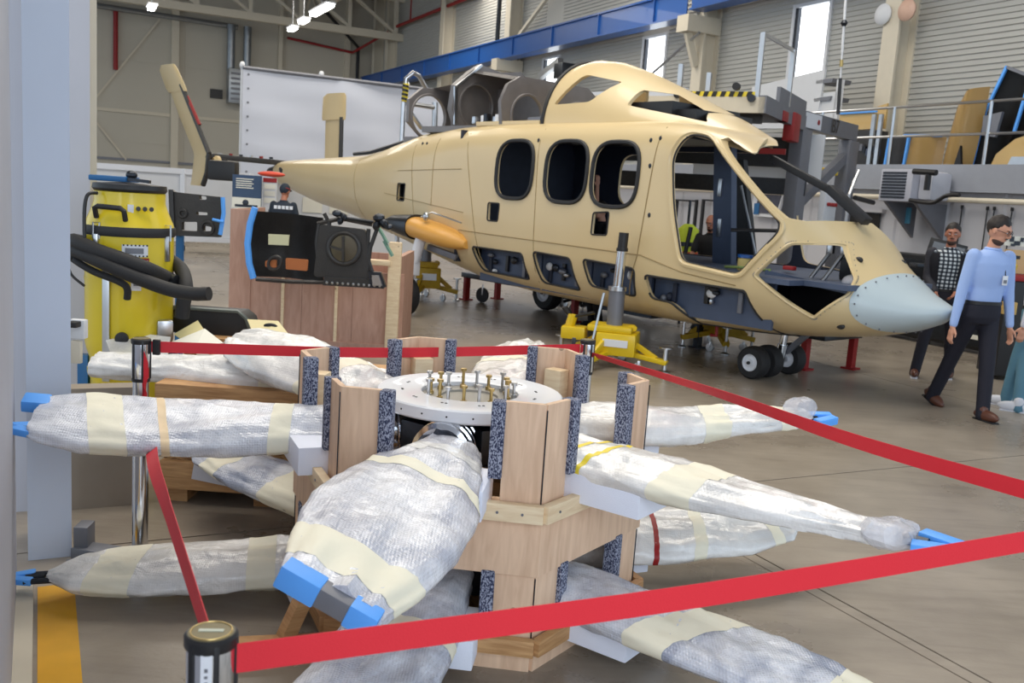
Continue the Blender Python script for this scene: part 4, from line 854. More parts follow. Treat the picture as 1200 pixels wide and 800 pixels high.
# ---- ladder with grey hoops left of the firewalls
lp = HP(-6.3, 1.6, 0); t = thing('access_stair', 'grey tubular access stair with striped post behind the engine firewalls', 'stairs', lp)
def stub(pts, r, name, mt=STEEL): m = MB(); m.tube(pts, r, 10); obj(name, m, mt, t)
A_ = [atY(470, 185, 16.2), atY(473, 120, 16.2), atY(476, 92, 16.2), atY(484, 85, 16.2), atY(491, 89, 16.3), atY(500, 105, 16.6)]
for a in (0,): stub([Vector((A_[0].x, A_[0].y, 0))] + A_, .04, 'hoop_tube')
stub([atY(474, 119, 16.15), atY(476, 98, 16.15)], .05, 'striped_sleeve', TAPEY)
for k in range(4):
    p_, q_ = atY(473.6 + .5 * k, 117 - 5 * k, 16.12), atY(474.2 + .5 * k, 114.5 - 5 * k, 16.12); stub([p_, q_], .054, 'black_band', BLACK)
stub([atY(509, 175, 16.6), atY(510, 120, 16.6)], .05, 'rail_post'); stub([atY(476, 121, 16.2), atY(510, 126, 16.6)], .04, 'rail'); stub([atY(478, 128, 16.2), atY(494, 150, 16.4)], .04, 'rail'); stub([atY(494, 150, 16.4), atY(512, 152, 16.6)], .04, 'rail')
stub([Vector((*atY(509, 175, 16.6).xy, 0)), atY(509, 175, 16.6)], .05, 'rail_post')
for k in range(4):
    z_ = .5 + k * .5; a = atY(470, 185, 16.2); b = atY(509, 175, 16.6); m = MB(); m.bar((a.x, a.y, z_), (b.x, b.y, z_), .2, .04); obj('step', m, GREYP, t)
# ================================================================= PARTITIONS AND LEFT BACKGROUND
a = Vector((-7.12, 24.0, 0)); e = -WN
t = thing('tarpaulin_screen', 'tall white tarpaulin screen wall behind the tail', 'screen', a)
m = MB(); nx = 56; rows = 14; rg = []
for i in range(nx + 1):
    s = i / nx * 8.3; col = []
    for j in range(rows + 1):
        z = .15 + (4.40 - .15) * j / rows; wv = .05 * math.sin(s * 2.2 + z * 1.3) * (1 if 2.5 < s < 4.4 else .25) + .02 * math.sin(z * 7 + s)
        col.append(a + e * s + WA * wv + Vector((0, 0, z)))
    rg.append(col)
m.rings(rg, cap=False, closed=False); obj('tarpaulin', m, TARP, t)
for k, s in enumerate((0, 2.0, 4.35, 6.3, 8.3)):
    m = MB(); q = a + e * s + WA * .1; m.tube([(q.x, q.y, 0), (q.x, q.y, 4.42)], .04, 8); m.ell((q.x, q.y, 4.46), (.07, .07, .1)); obj('frame_post', m, WHITEG, t)
m = MB(); m.tube([a + Vector((0, 0, 4.4)), a + e * 8.3 + Vector((0, 0, 4.4))], .05, 8); obj('top_rail', m, GREYP, t)
m = MB()
for k in range(12):
    for s in (.12, 4.2): m.lathe([(.03, 0), (.03, .02)], a + e * s - WA * .07 + Vector((0, 0, .5 + k * .34)), -WA, 8)
obj('eyelets', m, GREYP, t, kind='stuff')
p0 = Vector((-10.2, 19.4, 0)); t = thing('wheeled_partition', 'low white wheeled partition board behind the yellow vacuum', 'partition', p0)
m = MB(); m.bar(p0 + e * 0 + Vector((0, 0, 1.0)), p0 + e * 4.6 + Vector((0, 0, 1.0)), .06, 1.4); obj('board', m, WHITEG, t)
m = MB(); m.bar(p0 - WA * .05 + Vector((0, 0, 1.75)), p0 + e * 4.6 - WA * .05 + Vector((0, 0, 1.75)), .12, .12); obj('top_rail', m, WHITEP, t)
m = MB(); m.bar(p0 - WA * .05 + Vector((0, 0, .28)), p0 + e * 4.6 - WA * .05 + Vector((0, 0, .28)), .14, .1); obj('bottom_rail', m, WHITEP, t)
for s in (.1, 3.1, 4.5):
    q = p0 + e * s - WA * .06; m = MB(); m.bar(q + Vector((0, 0, .2)), q + Vector((0, 0, 1.8)), .12, .1, up=(1, 0, 0)); obj('post', m, WHITEP, t); caster(t, q, .08, DSTEEL)
p1 = Vector((-5.6, 18.4, 0)); t = thing('notice_partition', 'low white partition with a second board behind the plywood crate', 'partition', p1)
m = MB(); m.bar(p1 + Vector((0, 0, .9)), p1 + e * 4 + Vector((0, 0, .9)), .06, 1.5); obj('board', m, WHITEG, t)
for k in range(4):
    m = MB(); q = p1 + e * (1.35 + .55 * k) - WA * .05 + Vector((0, 0, 1.25)); m.bar(q, q + e * .4, .01, .3); obj('notice_sheet', m, PAPER, t)
# posters stands
def board(name, label, cat, px0, py0, px1, py1, Y, mtl, group=None):
    a = atY(px0, py0, Y); b = atY(px1, py0, Y); c = atY(px0, py1, Y); t = thing(name, label, cat, (a.x, a.y, c.z))
    m = MB(); m.b2((a.x, a.y - .02, c.z), (b.x, a.y + .02, a.z)); obj('panel', m, mtl, t)
    m = MB(); m.b2(((a.x + b.x) / 2 - .03, a.y + .03, 0), ((a.x + b.x) / 2 + .03, a.y + .06, c.z + .1)); obj('stand_leg', m, GREYP, t); return t, a, b, c
t, a, b, c = board('poster', 'dark blue poster with pale text and a picture strip, behind the vacuum', 'poster', 273, 204, 307, 243, 15.2, mat('poster_blue', srgb(52, 74, 104), .5, var=.2, scale=4))
for k in range(5):
    m = MB(); m.b2((a.x + .06, a.y - .028, a.z - .07 - .035 * k), (a.x + .34 - .03 * (k % 2), a.y - .022, a.z - .055 - .035 * k)); obj('text_line', m, PAPER, t)
m = MB(); m.b2((a.x + .0, a.y - .03, c.z), (b.x, a.y - .021, c.z + .17)); obj('picture_strip', m, PAPER, t)
m = MB(); m.ell((a.x + .22, a.y - .03, c.z + .09), (.05, .01, .05)); m.b2((a.x + .05, a.y - .035, c.z + .02), (b.x - .05, a.y - .03, c.z + .06)); obj('picture_shape', m, DSTEEL, t)
t, a, b, c = board('information_board', 'white information board with red heading beside the blue poster', 'board', 309, 208, 325, 245, 15.4, WHITEG)
m = MB(); m.b2((a.x, a.y - .03, a.z - .07), (b.x, a.y - .02, a.z)); obj('red_heading', m, REDP, t)
for k in range(3):
    m = MB(); m.b2((a.x + .02, a.y - .028, a.z - .18 - .11 * k), (b.x - .02, a.y - .021, a.z - .1 - .11 * k)); obj('text_box', m, PAPER, t)
m = MB(); q = atY(318, 204, 15.0); m.ell(q, (.22, .1, .045)); obj('red_cover', m, mat('red_cover', srgb(214, 74, 50), .5), None, 'red orange cover cap at the tail end above the information board', 'cover')
m = MB(); a = atY(262, 200, 17); m.box(a, (.5, .3, .35), bev=.05); obj('dark_case', m, BLACK, None, 'dark case on top of the white wheeled partition below the tail fin', 'case')
# ================================================================= PLYWOOD CRATE + DARK PANELS
cr0 = Vector((-2.93, 9.75, 0)); t = thing('plywood_crate', 'large open plywood crate of reddish boards behind the vacuum', 'crate', cr0)
for k in range(3):
    m = MB(); x0 = -2.93 + .18 + k * .53 - (.18 if k == 0 else 0); x1 = x0 + (.535 + (.18 if k == 0 else 0)); m.b2((x0, 9.74, .02), (x1 - .008, 9.78, .82)); obj('front_board', m, PLYR, t)
for x0 in (-2.42, -1.86):
    m = MB(); m.b2((x0 - .015, 9.72, .05), (x0 + .015, 9.76, .82)); obj('batten', m, PINE, t)
m = MB(); m.b2((-2.95, 9.70, 0), (-1.2, 9.8, .07)); obj('base_rail', m, PLYR, t)
m = MB(); m.b2((-2.98, 9.76, .02), (-2.94, 10.9, 1.38)); obj('side_board', m, PLYR, t)
m = MB(); m.b2((-2.98, 9.72, .02), (-2.76, 9.77, 1.38)); obj('left_board', m, PLYR, t)
m = MB(); m.b2((-1.26, 9.76, .02), (-1.2, 10.9, 1.0)); obj('side_board', m, PLYR, t)
m = MB(); m.b2((-1.33, 9.68, .02), (-1.2, 9.76, 1.15), bev=.01); obj('corner_post', m, PINE, t)
m = MB(); m.b2((-1.6, 9.66, .90), (-1.3, 9.75, .96), bev=.02); obj('rest_rail', m, PINE, t)
m = MB(); m.b2((-2.98, 10.88, .02), (-1.2, 10.92, .95)); obj('back_board', m, PLYR, t)
m = MB(); m.b2((-2.9, 9.9, .2), (-1.3, 10.85, .25)); obj('floor_board', m, PLYR, t)
Y = 9.3
def pp(px, py, Y_=9.3): q = atY(px, py, Y_); return (q.x, q.z)
t = thing('engine_cowl_panel', 'black cowl panel with round port and blue taped left edge on the plywood crate', 'panel', (-2.6, 9.3, .7))
def plate(poly, y0, y1): m = MB(); m.prism(poly, y0, y1, lambda u, v, w: Vector((u, w, v))); return m
# curved shell of the left part
m = MB(); rg = []
for i in range(13):
    f_ = i / 12; px = 297 + f_ * 82; yy = 9.3 + .20 * math.sin(PI * min(1, f_ * 1.1)) ; col = []
    for j in range(13):
        g_ = j / 12; py = 247 + 77 * g_ + 8 * f_; bl = -.10 * math.cos(PI * (g_ - .5)) ; q = atY(px - 7 * math.sin(PI * g_) * (1 - f_), py, 9.3); col.append(Vector((q.x, yy - bl * .5, q.z)))
    rg.append(col)
m.rings(rg, cap=False, closed=False); bmesh.ops.solidify(m.bm, geom=list(m.bm.faces), thickness=.02); sh = obj('curved_shell', m, CARBON, t)
m = MB(); m.tube([Vector((pp(300, 243)[0], 9.27, pp(300, 243)[1])), Vector((pp(294, 262)[0], 9.27, pp(294, 262)[1])), Vector((pp(291, 285)[0], 9.27, pp(291, 285)[1])), Vector((pp(293, 308)[0], 9.27, pp(293, 308)[1])), Vector((pp(298, 326)[0], 9.27, pp(298, 326)[1]))], .033, 8); obj('blue_tape_edge', m, BLUET, t, 'blue tape along the curved left edge')
m = plate([pp(317, 274), pp(341, 275), pp(340, 287), pp(317, 286)], 9.22, 9.25); obj('cream_label', m, mat('cream_label', srgb(206, 204, 168), .7), t)
OCH = mat('orange_liner', srgb(176, 104, 58), .7, var=.1)
for pl_ in ([(312, 305), (325, 304), (325, 314), (312, 312)], [(336, 302), (362, 304), (361, 317), (336, 315)], [(394, 321), (416, 320), (415, 327), (396, 328)]):
    m = plate(round_poly([pp(*q, 9.2) for q in pl_], .015), 9.16, 9.19); obj('cut_out', m, OCH, t, 'orange plywood seen through a cut out')
m = MB(); q = atY(322, 308, 9.15); m.torus(q, .07, .018, (0, 1, 0), 20, 6, (1, .8)); obj('cut_out_rim', m, CARBON, t)
# right part : frame with round port
m = plate(round_poly([pp(379, 262), pp(432, 268), pp(436, 326), pp(372, 322)], .04), 9.12, 9.2); rp = obj('port_plate', m, CARBON, t)
q = atY(403, 291, 9.1); m = MB(); m.torus(q, .15, .022, (0, 1, 0), 36, 8); obj('port_rim', m, CARBON, rp)
m = MB(); m.lathe([(.15, 0), (.14, .0), (.14, .005), (.01, .01)], q + Vector((0, .01, 0)), (0, -1, 0), 36); obj('port_plate_inner', m, mat('bronze_grey', srgb(110, 104, 92), .3, .8, var=.3, scale=8), rp)
m = MB(); m.bar(q + Vector((0, -.02, -.12)), q + Vector((-.01, -.02, .12)), .035, .02); m.bar(q + Vector((-.13, -.02, .01)), q + Vector((.0, -.02, -.02)), .02, .02); obj('port_strut', m, CARBON, rp)
for pts in ([(374, 262), (371, 285), (373, 305), (382, 325)], [(432, 268), (430, 300), (440, 330)], [(380, 250), (386, 262), (381, 290), (384, 322)], [(444, 262), (434, 290), (430, 320)], [(300, 327), (340, 330), (385, 331), (450, 335)], [(372, 262), (400, 256), (436, 263)]):
    m = MB(); m.tube([atY(a_, b_, 9.14) for a_, b_ in pts], .022, 6); obj('rib', m, CARBON, t)
m = plate([pp(385, 322), pp(450, 326), pp(453, 336), pp(383, 332)], 9.1, 9.16); obj('bottom_flange', m, CARBON, t)
m = plate([pp(436, 316), pp(450, 317), pp(456, 334), pp(437, 335)], 9.08, 9.14); obj('corner_bracket', m, DSTEEL, t)
m = plate([pp(440, 320), pp(448, 320), pp(452, 332), pp(441, 332)], 9.06, 9.09); obj('bright_insert', m, STEEL, t)
m = MB()
for k in range(11): m.ell(atY(383 + k * 6.2, 331 + .4 * k, 9.08), (.014, .01, .014), seg=6, rg=4)
obj('edge_bolts', m, STEEL, t, kind='stuff')
for i_, (px, py, r_) in enumerate([(395, 250, .05), (403, 254, .045), (399, 259, .04), (444, 255, .06), (450, 262, .06), (441, 264, .05), (456, 266, .04)]):
    m = MB(); m.ell(atY(px, py, 9.1), (r_, r_ * .8, r_ * .7), Matrix.Rotation(i_, 3, 'Y'), 8, 5); obj('latch', m, DSTEEL, t)
m = MB(); m.tube([atY(403, 255, 9.12), atY(438, 260, 9.12)], .015, 6); obj('latch_rod', m, DSTEEL, t)
for px, py in ((450, 275), (456, 290)):
    m = MB(); m.bar(atY(px - 6, py - 8, 9.25), atY(px + 4, py + 10, 9.25), .1, .02); obj('green_liner', m, mat('green_liner', srgb(110, 150, 134), .6) if 'green_liner' not in MATS else MATS['green_liner'], t)
# small black panel on blue stand
t = thing('dark_bracket_panel', 'small black panel with cut outs on a blue stand beside the vacuum', 'panel', (atY(212, 370, 7.6).x, 7.6, 0))
Y = 7.6
def p7(px, py): q = atY(px, py, Y); return (q.x, q.z)
def holed(poly, holes, y0, y1, name, mtl, par):
    m = plate(poly, y0, y1); o = obj(name, m, mtl, par); c_ = MB()
    for h in holes: c_.prism(h, y0 - .1, y1 + .1, lambda u, v, w: Vector((u, w, v)))
    bmesh.ops.recalc_face_normals(c_.bm, faces=c_.bm.faces); me = c_.mesh('cut', MW[par.name].inverted()); co = bpy.data.objects.new('cut', me); C.objects.link(co); co.parent = par
    bo = o.modifiers.new('b', 'BOOLEAN'); bo.operation = 'DIFFERENCE'; bo.solver = 'EXACT'; bo.object = co; apply_mods(o); bpy.data.objects.remove(co); return o
def rp_(pts, r=.012): return round_poly([p7(*q) for q in pts], r)
holed([p7(*q) for q in ((200, 222), (205, 225), (260, 231), (257, 278), (203, 276))], [rp_([(233, 229), (242, 230), (242, 234), (234, 234)]), rp_([(213, 260), (231, 260), (231, 271), (213, 270)]), rp_([(238, 264), (248, 266), (247, 271), (238, 271)]), rp_([(230, 248), (243, 249), (243, 252), (230, 252)], .004)], 7.6, 7.66, 'plate', CARBON, t)
m = MB(); m.torus(atY(243, 267, 7.59), .05, .012, (0, 1, 0), 20, 6); m.torus(atY(214, 250, 7.59), .03, .012, (0, 1, 0), 16, 6); obj('cut_out_rim', m, CARBON, t)
m = MB(); m.tube([atY(261, 231, 7.58), atY(262, 250, 7.58), atY(258, 275, 7.58)], .018, 8); obj('blue_tape_edge', m, BLUET, t)
m = MB(); m.tube([atY(249, 257, 7.56), atY(262, 260, 7.56)], .012, 8); obj('blue_peg', m, BLUET, t)
m = MB(); a = atY(211, 276, 7.68); m.bar((a.x, a.y, 0), a, .05, .05, up=(1, 0, 0)); obj('stand_post', m, BLUED, t)
m = MB(); m.bar((a.x - .3, a.y, .03), (a.x + .3, a.y, .03), .06, .06); obj('stand_foot', m, BLUED, t)
m = MB(); m.tube([atY(200, 222, 7.58), atY(202, 276, 7.58)], .02, 6); obj('edge_rib', m, CARBON, t)
# ================================================================= VACUUM
V0 = Vector((-2.50, 6.05, 0)); VR = .268
def vm(): return MB(Matrix.Translation(V0))
t = thing('industrial_vacuum', 'tall yellow industrial vacuum with black hose wound round its drum', 'vacuum cleaner', V0)
m = vm(); m.lathe([(VR * .88, .42), (VR * .9, .5), (VR * .97, .56), (VR, .60), (VR, 1.0), (VR * 1.012, 1.0), (VR * 1.012, 1.02), (VR, 1.02), (VR, 1.30)], (0, 0, 0), (0, 0, 1), 48); dr = obj('drum', m, YELV, t)
m = vm(); m.lathe([(VR * .86, .06), (VR * .88, .1), (VR * .88, .36), (VR * .95, .4), (VR * .95, .43)], (0, 0, 0), (0, 0, 1), 48); obj('lower_drum', m, YELV, t)
m = vm(); m.lathe([(VR * 1.02, 1.29), (VR * 1.04, 1.30), (VR * 1.04, 1.34), (VR * 1.02, 1.35)], (0, 0, 0), (0, 0, 1), 48); obj('rubber_band', m, SEAL, t)
m = vm(); m.lathe([(VR * 1.0, 1.35), (VR * .98, 1.37), (VR * .84, 1.46), (VR * .8, 1.50), (VR * .8, 1.56), (VR * .74, 1.57)], (0, 0, 0), (0, 0, 1), 48); hd = obj('motor_head', m, YELV, t)
m = vm(); m.lathe([(VR * .8, 1.565), (VR * .84, 1.58), (VR * .82, 1.61), (VR * .3, 1.62)], (0, 0, 0), (0, 0, 1), 48); obj('black_lid', m, BLACK, t)
m = vm(); m.box((-.1, .0, 1.64), (.24, .22, .035), bev=.01); obj('blue_tray', m, BLUED, t)
m = vm(); m.ell((.03, -.05, 1.67), (.035, .035, .03)); m.bar((.0, -.08, 1.645), (.16, -.08, 1.635), .03, .02); obj('loose_fittings', m, DSTEEL, t)
m = vm(); m.tube([(-.11, -.235, 1.40), (-.11, -.26, 1.46), (-.09, -.265, 1.47), (.05, -.265, 1.465), (.07, -.26, 1.45), (.07, -.235, 1.39)], .017, 8); obj('handle', m, BLACK, t)
for k in range(3):
    m = vm(); m.lathe([(.014, 0), (.014, .02)], (.13 + .035 * k, -.19 + .016 * k, 1.465), (.4, -1, 0.2), 10); obj('switch', m, BLACK, hd)
m = vm(); m.box((.09, -.208, 1.465), (.035, .01, .05), Matrix.Rotation(.3, 3, 'Z')); obj('switch_label', m, WHITEP, hd)
for an in (-1.95, -.25):
    m = vm(); c_ = Vector((math.cos(an) * VR * 1.03, math.sin(an) * VR * 1.03, 1.22)); m.box(c_, (.03, .03, .16), bev=.006); m.tube([c_ + Vector((-.02, 0, .05)), c_ + Vector((-.02, 0, .15)), c_ + Vector((.02, 0, .15)), c_ + Vector((.02, 0, .05))], .006, 6); obj('latch', m, STEEL, t)
def curved_label(z0, z1, a0, a1, r, mtl, name, par):
    m = vm(); k_ = 10
    m.rings([[Vector((math.cos(a) * rr, math.sin(a) * rr, z)) for z, rr in ((z0, r), (z1, r), (z1, r - .004), (z0, r - .004))] for a in [a0 + (a1 - a0) * i / k_ for i in range(k_ + 1)]]); return obj(name, m, mtl, par)
wl_ = curved_label(1.17, 1.245, -1.35, -.78, VR + .003, WHITEP, 'warning_label', dr)
for k in range(7):
    a_ = -1.33 + k * .085
    for z_ in (1.237, 1.171): curved_label(z_, z_ + .01, a_, a_ + .035, VR + .005, BLACK, 'label_dash', wl_)
curved_label(1.19, 1.225, -1.28, -.88, VR + .0045, GREYP, 'grey_band', wl_)
curved_label(1.125, 1.163, -1.38, -.75, VR + .003, REDP, 'red_label', dr)
for k in range(12):
    a_ = -1.34 + k * .048; curved_label(1.139, 1.150, a_, a_ + .028, VR + .0045, WHITEP, 'label_text', dr)
curved_label(.96, 1.09, -1.15, -.93, VR + .003, WHITEP, 'small_label', dr)
curved_label(.99, 1.06, -1.1, -.98, VR + .0045, GREYP, 'label_text', dr)
m = vm(); m.lathe([(.04, 0), (.04, .025), (.01, .03)], (.065, -VR + .0, .66), (0.2, -1, 0), 20); obj('black_cap', m, BLACK, t)
m = vm(); m.box((.17, -.215, .61), (.09, .02, .12), Matrix.Rotation(.65, 3, 'Z'), .006); obj('data_plate', m, BLACK, t)
m = vm(); m.box((-.03, -VR - .012, .8), (.045, .018, .84), bev=.004); obj('steel_strap', m, STEEL, t)
m = vm(); m.box((.27, -.1, .70), (.1, .1, .14), Matrix.Rotation(.4, 3, 'Z'), .02); obj('inlet_port', m, STEEL, t)
m = vm(); m.lathe([(.045, 0), (.045, .1)], (.25, -.1, 1.02), (1, -.2, 0), 16); obj('side_outlet', m, DSTEEL, t)
def hose(pts, r, name='hose', par=None, mtl=RUBBER, k_=6):
    P_ = [Vector(p) for p in pts]; out = []
    for i in range(len(P_) - 1):
        p0_, p1_, p2_, p3_ = P_[max(i - 1, 0)], P_[i], P_[i + 1], P_[min(i + 2, len(P_) - 1)]
        for j in range(k_):
            u = j / k_; out.append(.5 * ((2 * p1_) + (p2_ - p0_) * u + (2 * p0_ - 5 * p1_ + 4 * p2_ - p3_) * u * u + (3 * p1_ - p0_ - 3 * p2_ + p3_) * u ** 3))
    out.append(P_[-1]); return out
def vh(pts, r, name, mtl=RUBBER):
    m = MB(); m.tube(hose(pts, r), r, 12); return obj(name, m, mtl, t)
vh([atY(205, 330, 6.2), atY(180, 318, 5.72), atY(150, 306, 5.65), atY(115, 294, 5.68), atY(90, 283, 5.8), atY(88, 282, 6.1), atY(110, 285, 6.45)], .045, 'hose')
vh([atY(196, 303, 6.2), atY(212, 315, 6.1), atY(218, 335, 5.95), atY(215, 355, 5.9), atY(213, 372, 5.9)], .045, 'hose')
vh([atY(245, 344, 5.6), atY(225, 344, 5.62), atY(195, 338, 5.64), atY(150, 321, 5.62), atY(115, 305, 5.66), atY(90, 294, 5.8), atY(90, 296, 6.0)], .042, 'hose')
vh([atY(149, 350, 5.7), atY(149, 338, 5.68), atY(140, 330, 5.68), atY(110, 318, 5.7), atY(88, 305, 5.8), atY(84, 300, 5.95)], .022, 'suction_tube')
vh([atY(114, 226, 5.85), atY(103, 228, 5.8), atY(99, 245, 5.78), atY(99, 278, 5.75)], .011, 'power_cable', BLACK)
vh([atY(84, 302, 5.7), atY(80, 308, 5.7), atY(84, 322, 5.7), atY(99, 335, 5.7)], .008, 'power_cable', BLACK)
m = vm(); m.bar((-.27, -.05, .05), (-.27, -.05, .5), .07, .07, up=(1, 0, 0), bev=.006); m.bar((.27, 0.05, .05), (.27, .05, .55), .05, .05, up=(1, 0, 0), bev=.006); m.bar((-.3, 0, .08), (.3, 0, .08), .3, .05, bev=.01); obj('blue_frame', m, BLUED, t)
for q in ((-.25, -.2), (.25, -.2), (0, .25)): caster(t, V0 + Vector((q[0], q[1], 0)), .05, RUBBER)
# ================================================================= WRAPPED ROTORS ON THEIR TIMBER STAND
RC = Vector((-.162, 3.88, 0)); HR = .745; A0 = 54
def rot_(a): a = math.radians(a); return Vector((math.cos(a), math.sin(a), 0))
st = thing('rotor_stand', 'hexagonal plywood transport stand carrying two wrapped rotors one above the other', 'stand', RC)
def corner(k, r=HR): return RC + rot_(A0 + 60 * k) * r
for k in range(6):
    c0 = corner(k); cn = corner(k + 1); cp = corner(k - 1)
    for lv, (zb, zt_, pb, pt) in enumerate(((.60, .99, .71, .99), (.08, .37, .14, .37))):
        for nb, sgn in ((cn, 1), (cp, -1)):
            d = (nb - c0).normalized(); inn = (RC - c0); inn = (inn - d * inn.dot(d)).normalized()
            bw = .145; a = c0 + d * .004; m = MB()
            m.bar(a + inn * .012 + Vector((0, 0, (zb + zt_) / 2)), a + d * bw + inn * .012 + Vector((0, 0, (zb + zt_) / 2)), .022, zt_ - zb, bev=.002); obj('post_board', m, PLY, st)
            b_ = a + d * (bw + .022); m = MB()
            m.box(b_ + inn * .012 + Vector((0, 0, (pb + pt) / 2)), (.05, .058, pt - pb), Matrix.Rotation(math.atan2(d.y, d.x), 3, 'Z'), .008); obj('edge_pad', m, FABRIC, st)
        # inner block
        m = MB(); ci = RC + (c0 - RC) * (1 - .09 / HR); m.box(ci + Vector((0, 0, (zb + zt_ - .09) / 2 - .0)), (.075, .09, zt_ - zb - .09), Matrix.Rotation(math.radians(A0 + 60 * k), 3, 'Z'), .003); obj('inner_block', m, PINE, st)
        # dark joint between the two boards
        m = MB(); m.tube([c0 + Vector((0, 0, zb)), c0 + Vector((0, 0, zt_ - .02))], .0025, 5); obj('corner_gap', m, DSTEEL, st)
    d = (cn - c0).normalized(); L = (cn - c0).length; out_ = rot_(A0 + 60 * k + 30); mid = (c0 + cn) / 2; R3 = Matrix.Rotation(math.atan2(d.y, d.x), 3, 'Z')
    m = MB(); m.box(mid - out_ * .0 + Vector((0, 0, .475)), (L + .01, .02, .23), R3, .001); obj('ring_panel', m, PLY, st)
    m = MB(); m.box(mid + out_ * .027 + Vector((0, 0, .60)), (L + .03, .035, .065), R3, .003); obj('ledge_batten', m, PINE, st)
    m = MB(); m.box(mid - out_ * .06 + Vector((0, 0, .585)), (L - .08, .14, .03), R3, .001); obj('shelf_board', m, PLY, st)
    for s_ in (-.42, -.2, .3, .42):
        m = MB(); m.lathe([(.005, 0), (.005, .003)], mid + d * L * s_ + out_ * .0445 + Vector((0, 0, .60)), out_, 8); obj('screw_head', m, GREYP, st)
    m = MB(); m.box(mid + Vector((0, 0, .055)), (L, .03, .11), R3, .001); obj('base_panel', m, PLY, st)
    m = MB(); m.box(mid + out_ * .03 + Vector((0, 0, .10)), (L + .03, .035, .06), R3, .002); obj('base_batten', m, PINED, st)
    for z_, h_, nm in ((.655, .11, 'foam_block'), (.115, .11, 'foam_block')):
        m = MB(); m.box(mid + out_ * [.05, .04, .0, .03, .08, .05][k] + Vector((0, 0, z_)), (.37 if k != 2 else .33, [.3, .3, .2, .28, .42, .3][k], h_), R3, .006); obj(nm, m, FOAM, st)
for k in (0, 1, 2):
    m = MB(); a = corner(k, .7); b = corner(k + 3, .7); m.bar(a + Vector((0, 0, .47)), b + Vector((0, 0, .47)), .07, .06); obj('cross_beam', m, PINED, st)
    m = MB(); m.bar(a + Vector((0, 0, .04)), b + Vector((0, 0, .04)), .09, .08); obj('cross_beam', m, PINED, st)
m = MB(); c_ = corner(3, .77); m.bar(c_ + Vector((-.16, -.05, .0)), c_ + Vector((.0, .05, .42)), .06, .05); m.bar(c_ + Vector((-.3, -.1, .03)), c_ + Vector((.1, 0, .03)), .07, .06); obj('side_strut', m, PINED, st)
def tabv(tab, x): return lerp(tab, x)[0]
def blade(par, cen, ang, z0, z1, r0, r1, chord, thick, pitch, seed, mtl, tapes, sag=0, side=0, name='wrapped_blade', rough=1.0, lab=None, tipmode='flat', clear=False):
    er = rot_(ang); et = rot_(ang + 90); nr, nt = 84, 48
    def axis(r):
        f = (r - r0) / (r1 - r0); return cen + er * r + et * side * math.sin(PI * .5 * f) + Vector((0, 0, z0 + (z1 - z0) * f - sag * math.sin(PI * f)))
    def ring(r, off=0, wr=1.0):
        f = (r - r0) / (r1 - r0); c = axis(r); ch = tabv(chord, f) / 2 + off; th = tabv(thick, f) / 2 + off; pp_ = math.radians(tabv(pitch, f) if isinstance(pitch, list) else pitch); out = []
        ux = et * math.cos(pp_) + Vector((0, 0, math.sin(pp_))); uz = -et * math.sin(pp_) + Vector((0, 0, math.cos(pp_)))
        for k in range(nt):
            t = 2 * PI * k / nt; q = c + ux * math.copysign(abs(math.cos(t)) ** .9, math.cos(t)) * ch + uz * math.copysign(abs(math.sin(t)) ** .9, math.sin(t)) * th
            n_ = (ux * math.cos(t) * .5 + uz * math.sin(t))
            w = noise.noise(Vector((r * 3.5 + seed, math.cos(t) * 2.2, math.sin(t) * 2.2))) * .022 + noise.noise(Vector((r * 9 + seed + math.cos(t) * 5, math.cos(t) * 4, math.sin(t) * 4))) * .011 + noise.noise(Vector((r * 26 + math.sin(t) * 6, math.cos(t) * 10, seed))) * .004
            if rough != 1: w *= rough
            out.append(q + n_ * w * wr)
        return out
    m = MB(); R = []
    for i in range(nr + 1):
        r = r0 + (r1 - r0) * i / nr; R.append(ring(r))
    m.rings(R); o = obj(name, m, mtl, par, lab, smooth=60)
    for (fa, fb_, slant, tm) in tapes:
        m = MB(); R = []
        for i in range(7):
            base = []
            for k in range(nt + 1):
                t = 2 * PI * (k % nt) / nt; f = fa + (fb_ - fa) * i / 6 + slant * math.cos(t) * .5; f = min(.995, max(.002, f)); base.append(ring(r0 + (r1 - r0) * f, .0012, 1.0)[k % nt])
            R.append(base[:-1])
        m.rings(R, cap=False); obj('tape_band', m, tm, o, 'pale tape band wound round the wrap' if tm is TAPE else None, smooth=60)
    er3 = (axis(r1) - axis(r1 - .1)).normalized(); pt = math.radians(tabv(pitch, 1) if isinstance(pitch, list) else pitch); ux = et * math.cos(pt) + Vector((0, 0, math.sin(pt))); uz = -et * math.sin(pt) + Vector((0, 0, math.cos(pt)))
    MT = frame3(axis(r1), ux, er3, None)
    return o, MT
